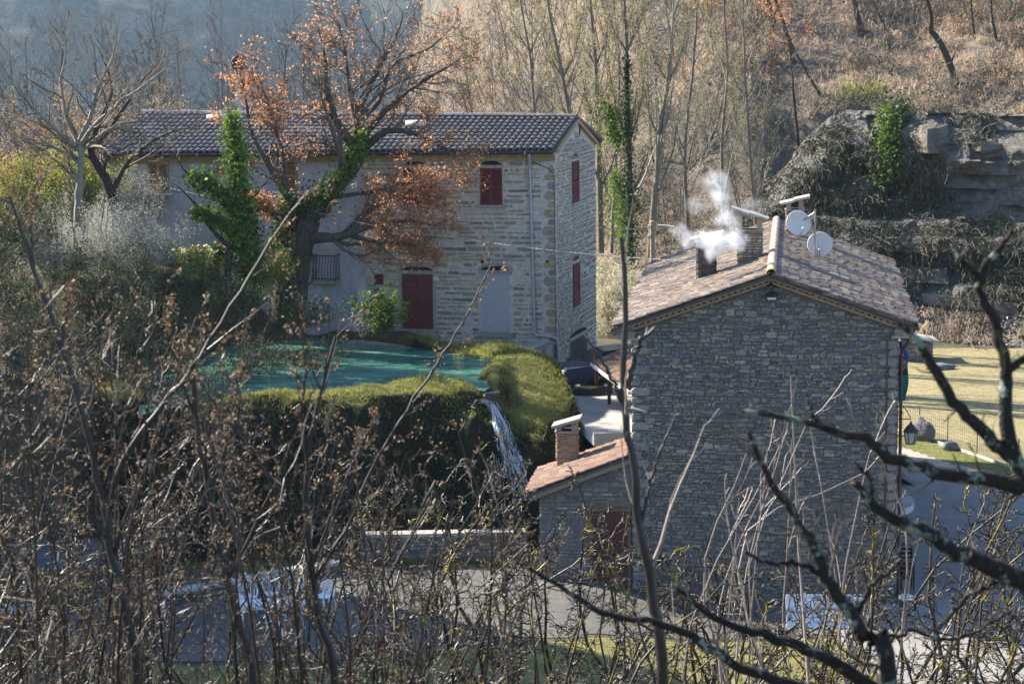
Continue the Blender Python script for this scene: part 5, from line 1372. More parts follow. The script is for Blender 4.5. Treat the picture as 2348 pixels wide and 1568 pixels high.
# ---- slim tree wholly wrapped in ivy
Yi = 79.0
def ivt(t, R, lev):
    ivy_cloud(R, A3(Yi, (585, 660), (572, 600), (560, 540), (552, 460), (545, 400), (537, 340), (531, 272)), [.3, .4, .5, .5, .45, .42, .32], 9500, .12, L_ivy, t, "ivy")
    ivy_cloud(R, A3(Yi, (552, 500), (510, 450), (470, 418), (440, 412)), [.5, .42, .36, .2], 2600, .15, L_ivy, t, "ivy")
    ivy_cloud(R, A3(Yi, (555, 560), (510, 515), (470, 492), (445, 490)), [.45, .34, .28, .16], 1600, .15, L_ivy, t, "ivy")
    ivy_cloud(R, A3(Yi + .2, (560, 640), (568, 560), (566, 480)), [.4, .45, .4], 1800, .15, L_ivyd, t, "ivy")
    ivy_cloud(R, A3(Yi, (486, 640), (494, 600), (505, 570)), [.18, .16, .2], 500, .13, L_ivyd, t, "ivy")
make_tree("ivy_tree", "slim tree completely wrapped in bright green ivy left of the oak", "tree", at(525, 650, Yi), [
    (A3(Yi, (524, 680), (524, 600), (530, 540), (545, 480), (545, 400), (532, 290)), .16, .05),
    (A3(Yi, (585, 690), (572, 600), (560, 520)), .14, .08), (A3(Yi, (545, 520), (490, 440), (430, 400), (405, 360)), .10, .015),
    (A3(Yi, (540, 580), (480, 520), (440, 460), (405, 425)), .10, .015), (A3(Yi, (560, 480), (600, 430), (640, 380)), .05, .01)],
    [dict(n=6, t0=.5, t1=.99, ang=.7, lr=.5, K=6, wob=.2, up=.02, rr=.45, S=3), dict(n=4, t0=.2, t1=.99, ang=.7, lr=.5, K=4, wob=.2, up=.03, rr=.5, S=3)], B_dark, T_oak, seed=12, extra=ivt)

# ---- bare walnuts, far left
lv = [dict(n=11, t0=.2, t1=.99, ang=.7, lr=.55, K=7, wob=.16, up=.05, rr=.5, tip=.3, S=4), dict(n=6, t0=.2, t1=.99, ang=.65, lr=.5, K=5, wob=.2, up=.05, rr=.55, tip=.4, S=3),
      dict(n=3, t0=.2, t1=.99, ang=.6, lr=.5, K=4, wob=.2, up=.06, rr=.6, tip=.5, S=3)]
make_tree("walnut_tree", "spreading bare walnut with pale trunk at the far left", "tree", at(180, 500, 81), [
    (A3(81, (178, 520), (182, 440), (184, 360), (178, 320)), .17, .13),
    (A3(81, (180, 330), (205, 270), (225, 200, .5), (255, 140, 1), (265, 95, 1.2)), .11, .015),
    (A3(81, (182, 335), (220, 285, -.5), (275, 235, -1), (340, 190, -1.2), (400, 140, -1.5)), .10, .015),
    (A3(81, (180, 330), (150, 260, .5), (140, 190, .8), (150, 120, 1), (140, 70, 1)), .10, .015),
    (A3(81, (178, 340), (120, 290, -.5), (60, 230, -1), (10, 160, -1.2)), .10, .015),
    (A3(81, (180, 360), (110, 330, .3), (50, 280, .6), (0, 270, 1)), .08, .015),
    (A3(81, (184, 350), (260, 290, .6), (330, 275, 1), (400, 250, 1.2)), .07, .012),
    (A3(81, (182, 420), (140, 380, -.6), (80, 330, -1), (20, 310, -1.2)), .07, .012)], lv, B_pale, B_grey, [(2, 500, .05, .03, L_bud, .5, None, "buds")], "bare walnut trees", 21)
def w2(t, R, lev): ivy_cloud(R, A3(83, (258, 440), (232, 400), (205, 350), (215, 320)), [.22, .24, .22, .12], 1500, .11, L_ivyd, t); ivy_cloud(R, A3(83, (262, 430), (285, 390), (300, 360)), [.2, .15, .08], 500, .11, L_ivyd, t)
make_tree("walnut_tree", "bare walnut with crooked ivy-wrapped trunk before the roof end", "tree", at(255, 450, 83), [
    (A3(83, (262, 470), (240, 405), (205, 350), (225, 290), (255, 220, .5), (245, 160, 1), (225, 110, 1.2)), .22, .02),
    (A3(83, (208, 345), (250, 300, -.3), (290, 240, -.6), (330, 180, -.8), (385, 130, -1)), .10, .015),
    (A3(83, (258, 440), (288, 380), (340, 330, -.5), (400, 300, -1), (460, 290, -1.2)), .12, .012),
    (A3(83, (245, 420), (240, 380, -.3), (270, 345, -.6), (330, 320, -.9)), .08, .012)], lv, B_dark, B_grey, (), "bare walnut trees", 22)

# ---- tan-leaved trees behind on the left
for k, (u, v, Y, lab) in enumerate(((70, 430, 96, "tan-leaved young oak behind the walnuts, left edge"), (190, 420, 99, "tan-leaved young oak between the two walnut trunks"), (300, 400, 97, "tan-leaved young oak beside the left roof end"))):
    limbs = [(A3(Y, (u, v + 120), (u + 5, v), (u - 5 + 10 * k, v - 110)), .14, .04)] + [(A3(Y, (u, v + 20), (u + dx * .5, v - 60), (u + dx, v - dv)), .07, .015) for dx, dv in ((-110, 120), (100, 150), (-50, 200), (60, 210), (130, 70), (-130, 50))]
    make_tree("young_oak", lab, "tree", at(u, v + 120, Y), limbs, [dict(n=10, t0=.15, t1=.99, ang=.7, lr=.45, K=6, wob=.2, up=.05, rr=.5, S=3), dict(n=8, t0=.1, t1=.99, ang=.7, lr=.5, K=4, wob=.2, up=.05, rr=.55, S=3)],
              B_grey, T_oak, [(2, 4500, .10, .2, L_tan, .6, None, "leaves")], "tan-leaved oaks at the left", 31 + k)

# ---- bushes on the bank and by the house
def bush(name, label, u, v, Y, w, h, leafm, nleaf, size, stems=26, twigm=None, seed=1, group=None, asp=.6, spread=.1, dense=True, upk=.05):
    R = np.random.default_rng(seed); base = at(u, v, Y)
    t = thing(name, label, "bush", base, group)
    P0 = base + np.stack([R.normal(0, w * .18, stems), R.normal(0, w * .18, stems), np.full(stems, -.1)], 1)
    D = np.stack([R.normal(0, .5 * w / h, stems), R.normal(0, .5 * w / h, stems), np.ones(stems)], 1)
    c = grow(R, P0, D, R.uniform(.6, 1.1, stems) * h, 8, .14, upk); r = np.full((stems, 1), .018) * np.linspace(1, .3, 8)
    c2, r2 = sprout(R, c, r, 9, .15, .99, .7, .38, 5, .2, .03, .6); c3, r3 = sprout(R, c2, r2, 5, .2, .99, .7, .5, 4, .2, .03, .6)
    V, Q = merge([tubes(R, c, np.maximum(r, .005), 4), tubes(R, c2, np.maximum(r2, .004), 3), tubes(R, c3, np.maximum(r3, .0035), 3)])
    npmesh("stems", V, Q, twigm or T_scrub, t, smooth=True)
    if nleaf:
        C = along(R, c3, nleaf) + R.normal(0, spread, (nleaf, 3)); V, Q = leaves(R, C, size, asp); npmesh("foliage", V, Q, leafm, t)
    return t
bush("silver_bush", "large silvery grey bush below the left wooden shutters", 300, 650, 78.5, 3.0, 3.3, L_silver, 14000, .055, 44, B_pale, 41)
bush("silver_bush", "smaller silvery bush at the left edge of the bank", 130, 640, 77.5, 2.2, 2.2, L_silver, 5000, .05, 26, B_pale, 42)
bush("lime_bush", "yellow-green bush behind the pale walnut trunk", 195, 490, 86, 2.4, 2.6, L_yel, 6000, .10, 24, None, 43)
bush("lime_bush", "yellow-green bush at the far left edge of the bank", 60, 480, 86, 2.4, 2.4, L_yel, 5000, .10, 24, None, 44)
bush("laurel_bush", "leafy evergreen bush left of the red door", 880, 768, 82.0, .62, 1.9, L_ivy, 3800, .11, 16, None, 45, spread=.08)
bush("blossom_shrub", "small white-flowering shrub beside the evergreen bush", 838, 765, 82.2, .9, 1.2, L_white, 700, .05, 14, None, 46)
bush("ivy_bush", "sunlit ivy bush at the foot of the oak", 618, 660, 79.3, 1.4, 1.5, L_yel, 2600, .10, 18, None, 47)
bush("ivy_bush", "bright green leafy bush below the flowering daffodils", 445, 640, 79, 2.0, 1.4, L_yel, 3500, .09, 20, None, 48)
bush("planter_shrub", "dark rosemary shrub growing in the planter bed", 1352, 893, on_z(1350, 903, 4.23)[1] + .5, .7, .75, L_ivyd, 1600, .06, 16, None, 49, spread=.05)
for k, (u, lab) in enumerate(((1400, "pale catkin willow nearest the long house corner"), (1462, "pale catkin willow left of the utility pole"), (1530, "pale catkin willow right of the utility pole"))):
    bush("willow_bush", lab, u, 800, 97 + k, 2.2, 3.6 if k < 2 else 3.2, L_cream, 15000, .09, 44, B_pale, 50 + k, "catkin willows behind the houses", .45, .06, upk=.09)
# daffodils
df = thing("daffodil_clump", "clump of pale yellow daffodils beside the ivy tree", "flowers", at(500, 585, 79.5))
R = np.random.default_rng(3); n = 34; P0 = at(480, 600, 79.6) + np.stack([R.uniform(-1.2, .5, n), R.normal(0, .2, n), np.zeros(n)], 1)
c = grow(R, P0, np.stack([R.normal(0, .15, n), R.normal(0, .15, n), np.ones(n)], 1), R.uniform(.35, .6, n), 5, .08, 0); V, Q = tubes(R, c, np.full((n, 5), .012), 3); npmesh("stalks", V, Q, L_ivy, df)
V, Q = leaves(R, np.repeat(c[:, -1], 5, 0) + R.normal(0, .03, (n * 5, 3)), .11, .8); npmesh("petals", V, Q, mat("daffodil", [(.75, .68, .28), (.8, .76, .5)], .7, 20, .1, trans=.4), df)

# ---- bank thicket at the left of the pond: one tangle
R = np.random.default_rng(61); n = 240
u0 = R.uniform(-60, 700, n); Yb = np.where(u0 > 520, R.uniform(77, 80, n), R.uniform(66, 79, n))
X0 = (u0 - CX) / FPX * Yb; P0 = np.stack([X0, Yb, Zg(X0, Yb) - .1], 1)
D = np.stack([R.normal(.05, .45, n), R.normal(-.2, .45, n), np.ones(n)], 1)
c = grow(R, P0, D, R.uniform(1.2, 3.0, n), 9, .16, -.03); r = R.uniform(.014, .03, (n, 1)) * np.linspace(1, .25, 9)
c2, r2 = sprout(R, c, r, 10, .15, .99, .75, .42, 6, .2, -.01, .6); c3, r3 = sprout(R, c2, r2, 5, .15, .99, .75, .55, 4, .22, 0, .65)
V, Q = merge([tubes(R, c, r, 4), tubes(R, c2, np.maximum(r2, .005), 3), tubes(R, c3, np.maximum(r3, .0045), 3)])
tag(npmesh("bank_thicket", V, Q, T_scrub, smooth=True), "tangle of bare shrubs over the bank left of the pond", "thicket", kind="stuff")
C = along(R, c3, 30000) + R.normal(0, .12, (30000, 3)); V, Q = leaves(R, C, .075, .7)
tag(npmesh("bank_ivy", V, Q, L_ivyd), "dark ivy leaves scrambling through the bank shrubs", "ivy", kind="stuff")

# ---- poplars with yellow buds behind the houses
pop = [((1335, 560), (1312, 300), (1290, 180), (1255, 0), 101, "poplar rising nearest the long house gable"), ((1378, 580), (1372, 300), (1365, 150), (1352, -20), 103, "second poplar from the long house gable"),
       ((1445, 590), (1442, 330), (1437, 120), (1430, -20), 102, "poplar with a thick sleeve of ivy on its trunk"), ((1490, 590), (1512, 320), (1532, 190), (1541, 40), 100, "tall poplar just right of the ivy-sleeved one"),
       ((1402, 580), (1412, 350), (1420, 150), (1405, -10), 108, "thin poplar standing behind the ivy-sleeved one"), ((1580, 560), (1570, 350), (1590, 150), (1600, -20), 107, "slender poplar left of the chimney smoke"),
       ((1735, 540), (1722, 380), (1711, 230), (1704, 60), 110, "slender poplar directly behind the middle chimney"), ((1240, 420), (1225, 250), (1215, 120), (1190, -20), 116, "small poplar showing over the middle of the long roof ridge"),
       ((1660, 540), (1655, 330), (1668, 160), (1660, 10), 113, "slender poplar behind the rising chimney smoke")]
for k, (a, b_, c_, d_, Y, lab) in enumerate(pop):
    top = (d_[0] + (d_[0] - c_[0]) * .5, d_[1] - 200)
    sc = 1.0 if k < 4 else .6
    limbs = [(A3(Y, a, b_, c_, d_, top), .17 * sc, .03)]
    for (t, dx, dv) in ((b_, 40, 190), (b_, -45, 180), (c_, 50, 170), (c_, -55, 150), (((a[0] + b_[0]) / 2, (a[1] + b_[1]) / 2), 60, 220), (d_, 40, 160), (d_, -40, 150)):
        limbs.append((A3(Y, t, (t[0] + dx * .6, t[1] - dv * .4, random.uniform(-.8, .8)), (t[0] + dx, t[1] - dv, random.uniform(-1.5, 1.5))), .06 * sc, .012))
    def px_ivy(t, R, lev, Y=Y):
        ivy_cloud(R, A3(Y - .2, (1448, 600), (1445, 480), (1441, 380), (1438, 250), (1436, 130)), [.5, .6, .5, .3, .2], 2200, .12, L_ivyd, t)
        ivy_cloud(R, A3(Y - .3, (1436, 560), (1424, 480), (1412, 400)), [.8, 1.0, .4], 1700, .12, L_ivy, t)
        ivy_cloud(R, A3(Y - .3, (1412, 330), (1400, 280), (1388, 240)), [.7, .6, .3], 900, .15, L_ivy, t)
    make_tree("poplar_tree", lab, "tree", at(a[0], a[1] + 120, Y), limbs, [dict(n=12, t0=.12, t1=.99, ang=.42, lr=.34, K=6, wob=.09, up=.09, rr=.5, S=3), dict(n=6, t0=.15, t1=.99, ang=.5, lr=.5, K=4, wob=.12, up=.08, rr=.55, S=3)],
              B_grey, B_pale, [(2, 4600 if k < 4 else 2600, .085, .12, L_bud, .5, None, "buds")], "budding poplars behind the houses", 70 + k, extra=px_ivy if k == 2 else None)

# ---- leaning trees on the hillside
lean_ = [([(1822, 148), (1808, 90), (1778, 0), (1760, -80)], .16, "dark trunk leaning left above the middle chimney"), ([(1781, 73), (1770, 35), (1761, 0), (1750, -60)], .2, "short thick dark trunk at the upper right hillside"),
         ([(1978, 80), (1966, 40), (1957, 0), (1945, -60)], .26, "dark trunk leaning left high above the satellite dishes"), ([(2042, 127), (2030, 70), (2002, 0), (1985, -60)], .09, "thin leaning trunk between two thicker hillside trunks"),
         ([(2196, 206), (2182, 160), (2155, 95), (2134, 70), (2136, 40), (2125, 0), (2110, -60)], .24, "big crooked tree leaning over the rock face at right"), ([(1895, 232), (1851, 167), (1821, 113), (1800, 60)], .10, "bent sapling rooted on the mossy ledge"),
         ([(1838, 436), (1830, 330), (1818, 205), (1812, 120)], .13, "slim dark tree growing behind the back chimney"), ([(1640, 110), (1625, 40), (1620, -30)], .1, "slim trunk with rust leaves left of the leaning trunks"),
         ([(2290, 110), (2275, 40), (2270, -40)], .12, "upright dark trunk near the upper right corner"), ([(2236, 90), (2228, 30), (2222, -30)], .1, "upright slim trunk left of the corner one")]
for k, (pts, r, lab) in enumerate(lean_):
    h = on_hill(*pts[0]); limbs = [([h - UPZ * .3] + [at(u, v, h[1] - i * .3) for i, (u, v) in enumerate(pts[1:])], r, r * .35)]
    rust = k in (0, 1, 7)
    make_tree("hillside_tree", lab, "tree", h, limbs, [dict(n=8, t0=.2, t1=.98, ang=.8, lr=.4, K=6, wob=.2, up=.05, rr=.35, S=3, absl=2.2), dict(n=6, t0=.2, t1=.99, ang=.7, lr=.5, K=4, wob=.2, up=.04, rr=.5, S=3)],
              B_dark, T_scrub, [(2, 700, .13, .25, L_rust, .6, None, "leaves")] if rust else (), "leaning trees on the hillside", 90 + k)
# ---- thin bare wood on the near slope
R = np.random.default_rng(160); n = 150; x = R.uniform(-15, 15, n); d = R.uniform(.5, 24, n); y = np.interp(x, TOE[:, 0], TOE[:, 1]) + d
P0 = np.stack([x, y, Zhill(x, y) - .2], 1); c = grow(R, P0, np.stack([R.normal(-.12, .14, n), R.normal(-.1, .1, n), np.ones(n)], 1), R.uniform(3.5, 9, n), 8, .05, .03); r = R.uniform(.03, .075, (n, 1)) * np.linspace(1, .25, 8)
c2, r2 = sprout(R, c, r, 12, .25, .99, .6, .34, 5, .13, .06, .5); c3, r3 = sprout(R, c2, r2, 5, .2, .99, .6, .5, 4, .15, .05, .7)
V, Q = merge([tubes(R, c, r, 5), tubes(R, c2, np.maximum(r2, .013), 3), tubes(R, c3, np.maximum(r3, .011), 3)])
tag(npmesh("slope_wood", V, Q, T_scrub, smooth=True), "thin bare trunks and twigs of the wood on the near slope", "wood", kind="stuff")
C = along(R, c3, 5200); C = C[fbm(C[:, 0] * .3, C[:, 1] * .3, 161) > .02]; V, Q = leaves(R, C + R.normal(0, .15, C.shape), .10, .6); tag(npmesh("slope_buds", V, Q, L_bud), "yellow buds in the wood on the near slope", "buds", kind="stuff")

# ---- tall bare wood in the hollow behind the left trees
R = np.random.default_rng(170); n = 120; y = R.uniform(170, 300, n); x = y * R.uniform(-.26, -.015, n)
P0 = np.stack([x, y, np.interp(y, [130, 200, 400], [0, -6, -28])], 1); hgt_ = R.uniform(.45, 1.0, n) * (19 - P0[:, 2])
c = grow(R, P0, np.stack([R.normal(.02, .08, n), R.normal(0, .08, n), np.ones(n)], 1), hgt_, 9, .05, .03); r = R.uniform(.10, .2, (n, 1)) * np.linspace(1, .2, 9)
c2, r2 = sprout(R, c, r, 15, .35, .99, .65, .30, 6, .14, .05, .45); c3, r3 = sprout(R, c2, r2, 7, .2, .99, .65, .5, 4, .17, .04, .6)
V, Q = merge([tubes(R, c, r, 5), tubes(R, c2, np.maximum(r2, .03), 3), tubes(R, c3, np.maximum(r3, .022), 3)])
tag(npmesh("hollow_wood", V, Q, mat("shaded_bark", [(.05, .048, .045), (.075, .07, .066), (.035, .034, .033)], .85, 1, .3), smooth=True), "tall bare wood in the hazy hollow behind the long house", "wood", kind="stuff")  # shade over this wood is put into its dark bark colour

# ---- the layered cliff
def cliff():
    R = np.random.default_rng(400); xs_ = np.arange(11, 48, .16); H = np.arange(0, 1.0001, .011)
    X = xs_[None, :] * np.ones((len(H), 1)); T = H[:, None] * np.ones((1, len(xs_)))
    hgt = 8.2 + 2.2 * vnoise(xs_ * .12, xs_ * 0, 5); c = .25 + .75 * sstep(11.5, 19, xs_)
    Z = 2.6 + T * (hgt * c)[None, :]
    lay = np.floor((Z + .35 * vnoise(X * .25, Z * .1, 9)) / .78).astype(int)
    lo = _hash(lay * 7 + 3, lay * 13, 17)
    bw = 1.1 + 2.2 * _hash(lay, lay * 3, 23); blk = np.floor((X + 5 * _hash(lay, lay, 29)) / bw).astype(int); bo = _hash(blk, lay, 31)
    fine = fbm(X * 1.3, Z * 1.3, 61, 5) * 1.1
    d = 3.0 + T * 4.8 - lo * 1.0 - bo * .85 + fine + fbm(X * .18, Z * .12, 63) * 3.0 - 1.1 * np.exp(-((T - .80) / .10) ** 2)
    Y = np.interp(xs_, TOE[:, 0], TOE[:, 1])[None, :] + d / .82
    ny, nx = X.shape; idx = np.arange(nx * ny).reshape(ny, nx); Q = np.stack([idx[:-1, :-1], idx[:-1, 1:], idx[1:, 1:], idx[1:, :-1]], -1).reshape(-1, 4)
    m = ground_mat("layered_rock", (.16, .15, .14), (.085, .083, .08), (.22, .19, .155), sc=.8, bump=.2, bs=3)
    tag(npmesh("cliff", np.stack([X.ravel(), Y.ravel(), Z.ravel()], -1), Q, m), kind="structure")
    k = R.integers(0, X.size, 4200); k = k[fbm(X.ravel()[k] * .4, Z.ravel()[k] * .5, 71) > -.06 - .22 * (1 - sstep(12, 20, X.ravel()[k]))]; B = np.stack([X.ravel()[k], Y.ravel()[k] - .1, Z.ravel()[k]], -1); n = len(B)
    cc = grow(R, np.repeat(B, 6, 0), R.normal(0, .5, (n * 6, 3)) + np.array([0, -.7, .2]), R.uniform(.4, 1.3, n * 6), 5, .25, -.25); V, Q = merge([tubes(R, cc, np.full((n * 6, 5), .014), 3)])
    tag(npmesh('cliff_scrub', V, Q, T_scrub), 'dry scrub hanging on the rock face', 'scrub', kind='stuff')
    V, Q = leaves(R, along(R, cc, n * 22) + R.normal(0, .12, (n * 22, 3)), .12, .7); tag(npmesh('cliff_leaves', V, Q, L_ivyd), 'dark leaves of plants hanging on the rock face', 'scrub', kind='stuff')
    return X, Y, Z
CLX, CLY, CLZ = cliff()
def on_cliff(u, v):
    """nearest point of the cliff sheet to a sight line"""
    P = np.stack([CLX.ravel(), CLY.ravel(), CLZ.ravel()], -1); uu, vv = px(P); k = np.argmin((uu - u) ** 2 + (vv - v) ** 2); return P[k]
hv = on_hill(2050, 440)
iv = thing("ivy_curtain", "dark green ivy curtain hanging down the rock face", "ivy", hv); R = np.random.default_rng(101)
ivy_cloud(R, [on_cliff(2060, 235), on_cliff(2052, 300), on_cliff(2045, 380), on_cliff(2020, 450)], [1.2, 1.0, .8, .4], 5500, .17, L_ivyd, iv)
ivy_cloud(R, [on_cliff(2050, 260) - np.array([.4, .5, 0]), on_cliff(2042, 350) - np.array([.3, .5, 0]), on_cliff(2040, 410) - np.array([.3, .4, 0])], [.8, .8, .5], 3000, .17, L_ivy, iv)
M_sand = mat("sandstone_face", [(.13, .11, .085)], .9, 1.5, .35, bump=.12, bscale=3, stain=[(1.2, (.14, .125, .11), .5, .7)])
M_grim = mat("grey_rock_face", [(.19, .185, .18)], .9, 1.5, .4, bump=.14, bscale=3, stain=[(1.5, (.09, .09, .09), .5, .7)])
def rock_block(label, c, hx, hy, hz, rz, tilt, m, seed):
    R = np.random.default_rng(seed); ca, sa = math.cos(rz), math.sin(rz)
    ax = np.array([ca, sa, tilt]); ay = np.array([-sa, ca, R.uniform(-.2, .2)]); az = np.array([-tilt + R.uniform(-.15, .15), R.uniform(.1, .5), 1.0])
    g = [-1, -.45, .3, 1]; vs = []; idx = {}
    for i, a in enumerate(g):
        for j, b_ in enumerate(g):
            for k, c_ in enumerate(g):
                if i in (0, 3) or j in (0, 3) or k in (0, 3):
                    idx[i, j, k] = len(vs); w = R.normal(0, .13, 3)
                    sh = 1 - .12 * ((i in (0, 3)) + (j in (0, 3)) + (k in (0, 3)) - 1)
                    vs.append(np.asarray(c) + ax * hx * (a * sh + w[0]) + ay * hy * (b_ * sh + w[1]) + az * hz * (c_ * sh + w[2]))
    fs = []
    for p in range(3):
        for q in range(3):
            for e in (0, 3):
                fs += [(idx[e, p, q], idx[e, p + 1, q], idx[e, p + 1, q + 1], idx[e, p, q + 1]), (idx[p, e, q], idx[p + 1, e, q], idx[p + 1, e, q + 1], idx[p, e, q + 1]), (idx[p, q, e], idx[p + 1, q, e], idx[p + 1, q + 1, e], idx[p, q + 1, e])]
    b = MB(); b.add(vs, fs); tag(b.build("cliff_rock", m), label, "rock", "rocks in the cliff")
rocks = [(2140, 318, 1.25, 1.0, 1.1, .5, .1, 0, "big split sandstone block on the rock ledge"), (2092, 322, .6, .8, 1.0, -.2, .15, 0, "leaning sandstone slab left of the split block"), (2262, 335, 1.1, .9, .5, .1, .03, 0, "long rock ledge near the right edge")]
for k, (u, v, hx, hy, hz, rz, tl, mm, lab) in enumerate(rocks):
    h = on_cliff(u, v) if u > 2090 else on_hill(u, v); rock_block(lab, h + np.array([0, hy * .55, 0]), hx * .78, hy * .9, hz * .68, rz, tl, [M_sand, M_grim, mat("chalk_white", [(.42, .41, .39)], .9, 3, .45, bump=.1, bscale=5)][mm], 300 + k)
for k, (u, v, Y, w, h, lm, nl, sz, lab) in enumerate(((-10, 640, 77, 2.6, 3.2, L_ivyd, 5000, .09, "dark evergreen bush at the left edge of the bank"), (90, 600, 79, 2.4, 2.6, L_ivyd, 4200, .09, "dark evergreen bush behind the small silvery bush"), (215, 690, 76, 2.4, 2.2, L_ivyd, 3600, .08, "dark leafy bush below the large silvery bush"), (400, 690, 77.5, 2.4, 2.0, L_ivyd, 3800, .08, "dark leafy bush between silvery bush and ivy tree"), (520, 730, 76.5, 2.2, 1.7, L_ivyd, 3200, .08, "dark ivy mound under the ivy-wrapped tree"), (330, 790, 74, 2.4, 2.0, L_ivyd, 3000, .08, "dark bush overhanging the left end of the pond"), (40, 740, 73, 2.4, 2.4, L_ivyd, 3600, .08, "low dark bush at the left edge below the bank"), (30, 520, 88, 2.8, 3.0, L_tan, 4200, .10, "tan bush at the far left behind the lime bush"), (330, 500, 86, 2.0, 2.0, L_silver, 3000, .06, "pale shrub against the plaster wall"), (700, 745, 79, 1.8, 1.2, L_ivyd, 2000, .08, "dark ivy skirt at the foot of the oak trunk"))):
    bush("bank_bush", lab, u, v, Y, w, h, lm, nl, sz, 26, None, 320 + k, "bushes on the left bank")

# concrete barrier at the foot of the cliff
h0, h1 = on_hill(2112, 690) + np.array([0, -.3, .2]), on_hill(2330, 714) + np.array([0, -.3, .2])
hw = thing("concrete_barrier", "pale concrete barrier across the scree under the cliff", "wall", (h0 + h1) / 2)
d_ = (h1 - h0)
for k in range(5):
    b = MB(); b.obox(h0 + d_ * (k + .5) / 5 - UPZ * .02, d_ / 10 * .985, (0, .2, 0), UPZ * .26); b.build("barrier_block", mat("dull_concrete", [(.12, .115, .105)], .9, 2, .3), hw)
# ================================================================== waterfall
def fall_mat():
    m = bpy.data.materials.new("falling_water"); m.use_nodes = True; N = m.node_tree.nodes; b = N["Principled BSDF"]
    b.inputs["Base Color"].default_value = (.75, .8, .86, 1); b.inputs["Roughness"].default_value = .15; b.inputs["Specular IOR Level"].default_value = .6
    return m
R = np.random.default_rng(120)
M_fall = fall_mat()
ctr = spline(FALL3, 30)
nst = 150; wfac = np.interp(np.linspace(0, 1, 30), [0, .15, .35, .7, 1], [.08, .08, .16, .34, .46])
off = R.normal(0, .42, nst)
pts = ctr[None, :, :] + np.stack([off[:, None] * wfac[None, :], -np.abs(R.normal(0, .05, nst))[:, None] * np.ones(30), R.normal(0, .03, nst)[:, None] * np.ones(30)], -1)
pts = pts + np.cumsum(R.normal(0, .014, pts.shape), axis=1)
ysm = np.linspace(69.5, 75.2, 90)
zz_ = Zg(pts[:, :, 0][..., None] * np.ones(90), ysm[None, None, :] * np.ones(pts.shape[:2] + (1,)))
hit = np.argmax(zz_ > pts[:, :, 2][..., None] - .02, axis=2); yf = np.where((zz_ > pts[:, :, 2][..., None] - .02).any(2), ysm[hit], 76)
pts[:, :, 1] = np.minimum(pts[:, :, 1], yf - .05 + R.normal(0, .02, pts.shape[:2]))
segs = []
for k in range(nst):
    a = R.integers(5, 24) if k > 12 else 1; L = R.integers(3, 7)
    segs.append(spline(pts[k, a:min(a + L, 30)], 10))
segs = np.array(segs); V1 = tubes(R, segs, R.uniform(.004, .009, (nst, 1)) * np.array([.5, .9, 1.1, .8, 1, 1.2, .8, 1, .8, .4])[None, :], 4)
drops = along(R, pts[:, 6:], 900) + R.normal(0, .05, (900, 3)); V2 = leaves(R, drops, .022, .8)
rb = []
for j_ in range(9):
    o_ = (j_ / 8 - .5) * 2; q_ = ctr + np.stack([o_ * wfac * .9 * (1 + .15 * np.sin(np.arange(30) * 1.1 + j_)), np.zeros(30), np.zeros(30)], -1)
    zz_ = Zg(q_[:, 0][:, None] * np.ones(90), ysm[None, :] * np.ones((30, 1))); h_ = zz_ > q_[:, 2][:, None] - .02
    q_[:, 1] = np.minimum(q_[:, 1], np.where(h_.any(1), ysm[np.argmax(h_, 1)], 76) - .03 + .03 * np.sin(j_ * 2.1 + np.arange(30) * .7)); rb.append(q_)
rb = np.array(rb); iq = np.arange(270).reshape(9, 30); sheet_mat = bpy.data.materials.new("water_sheet"); sheet_mat.use_nodes = True
N = sheet_mat.node_tree.nodes; Lk = sheet_mat.node_tree.links; bs_ = N["Principled BSDF"]; bs_.inputs["Base Color"].default_value = (.62, .70, .78, 1); bs_.inputs["Roughness"].default_value = .25
g_ = N.new("ShaderNodeNewGeometry"); mv_ = N.new("ShaderNodeVectorMath"); mv_.operation = 'MULTIPLY'; mv_.inputs[1].default_value = (14, 4, 2.2); nz_ = N.new("ShaderNodeTexNoise"); nz_.inputs["Scale"].default_value = 1.0; nz_.inputs["Detail"].default_value = 5; nz_.inputs["Distortion"].default_value = .6
mr_ = N.new("ShaderNodeMapRange"); mr_.inputs[1].default_value = .44; mr_.inputs[2].default_value = .62; Lk.new(g_.outputs["Position"], mv_.inputs[0]); Lk.new(mv_.outputs[0], nz_.inputs["Vector"]); Lk.new(nz_.outputs["Fac"], mr_.inputs[0]); Lk.new(mr_.outputs[0], bs_.inputs["Alpha"])
wsheet = npmesh("water_sheet", rb.reshape(-1, 3), np.stack([iq[:-1, :-1], iq[1:, :-1], iq[1:, 1:], iq[:-1, 1:]], -1).reshape(-1, 4), sheet_mat, smooth=True)
V, Q = merge([V1, V2])
wf_ = tag(npmesh("waterfall", V, Q, M_fall, smooth=True), "thin white waterfall spilling from the pond over the mossy bank", "waterfall", kind="structure")
adopt(wsheet, wf_)
lip = on_z(1112, 894, 5.5)
tag(boulder("outlet_stone", None, lip + np.array([.22, .1, -.2]), .22, mat("wet_stone", [(.07, .065, .06)], .5, 6, .4), None, (1.3, .7, .5), 31, cut=.6), "dark stone at the lip of the waterfall", "rock")

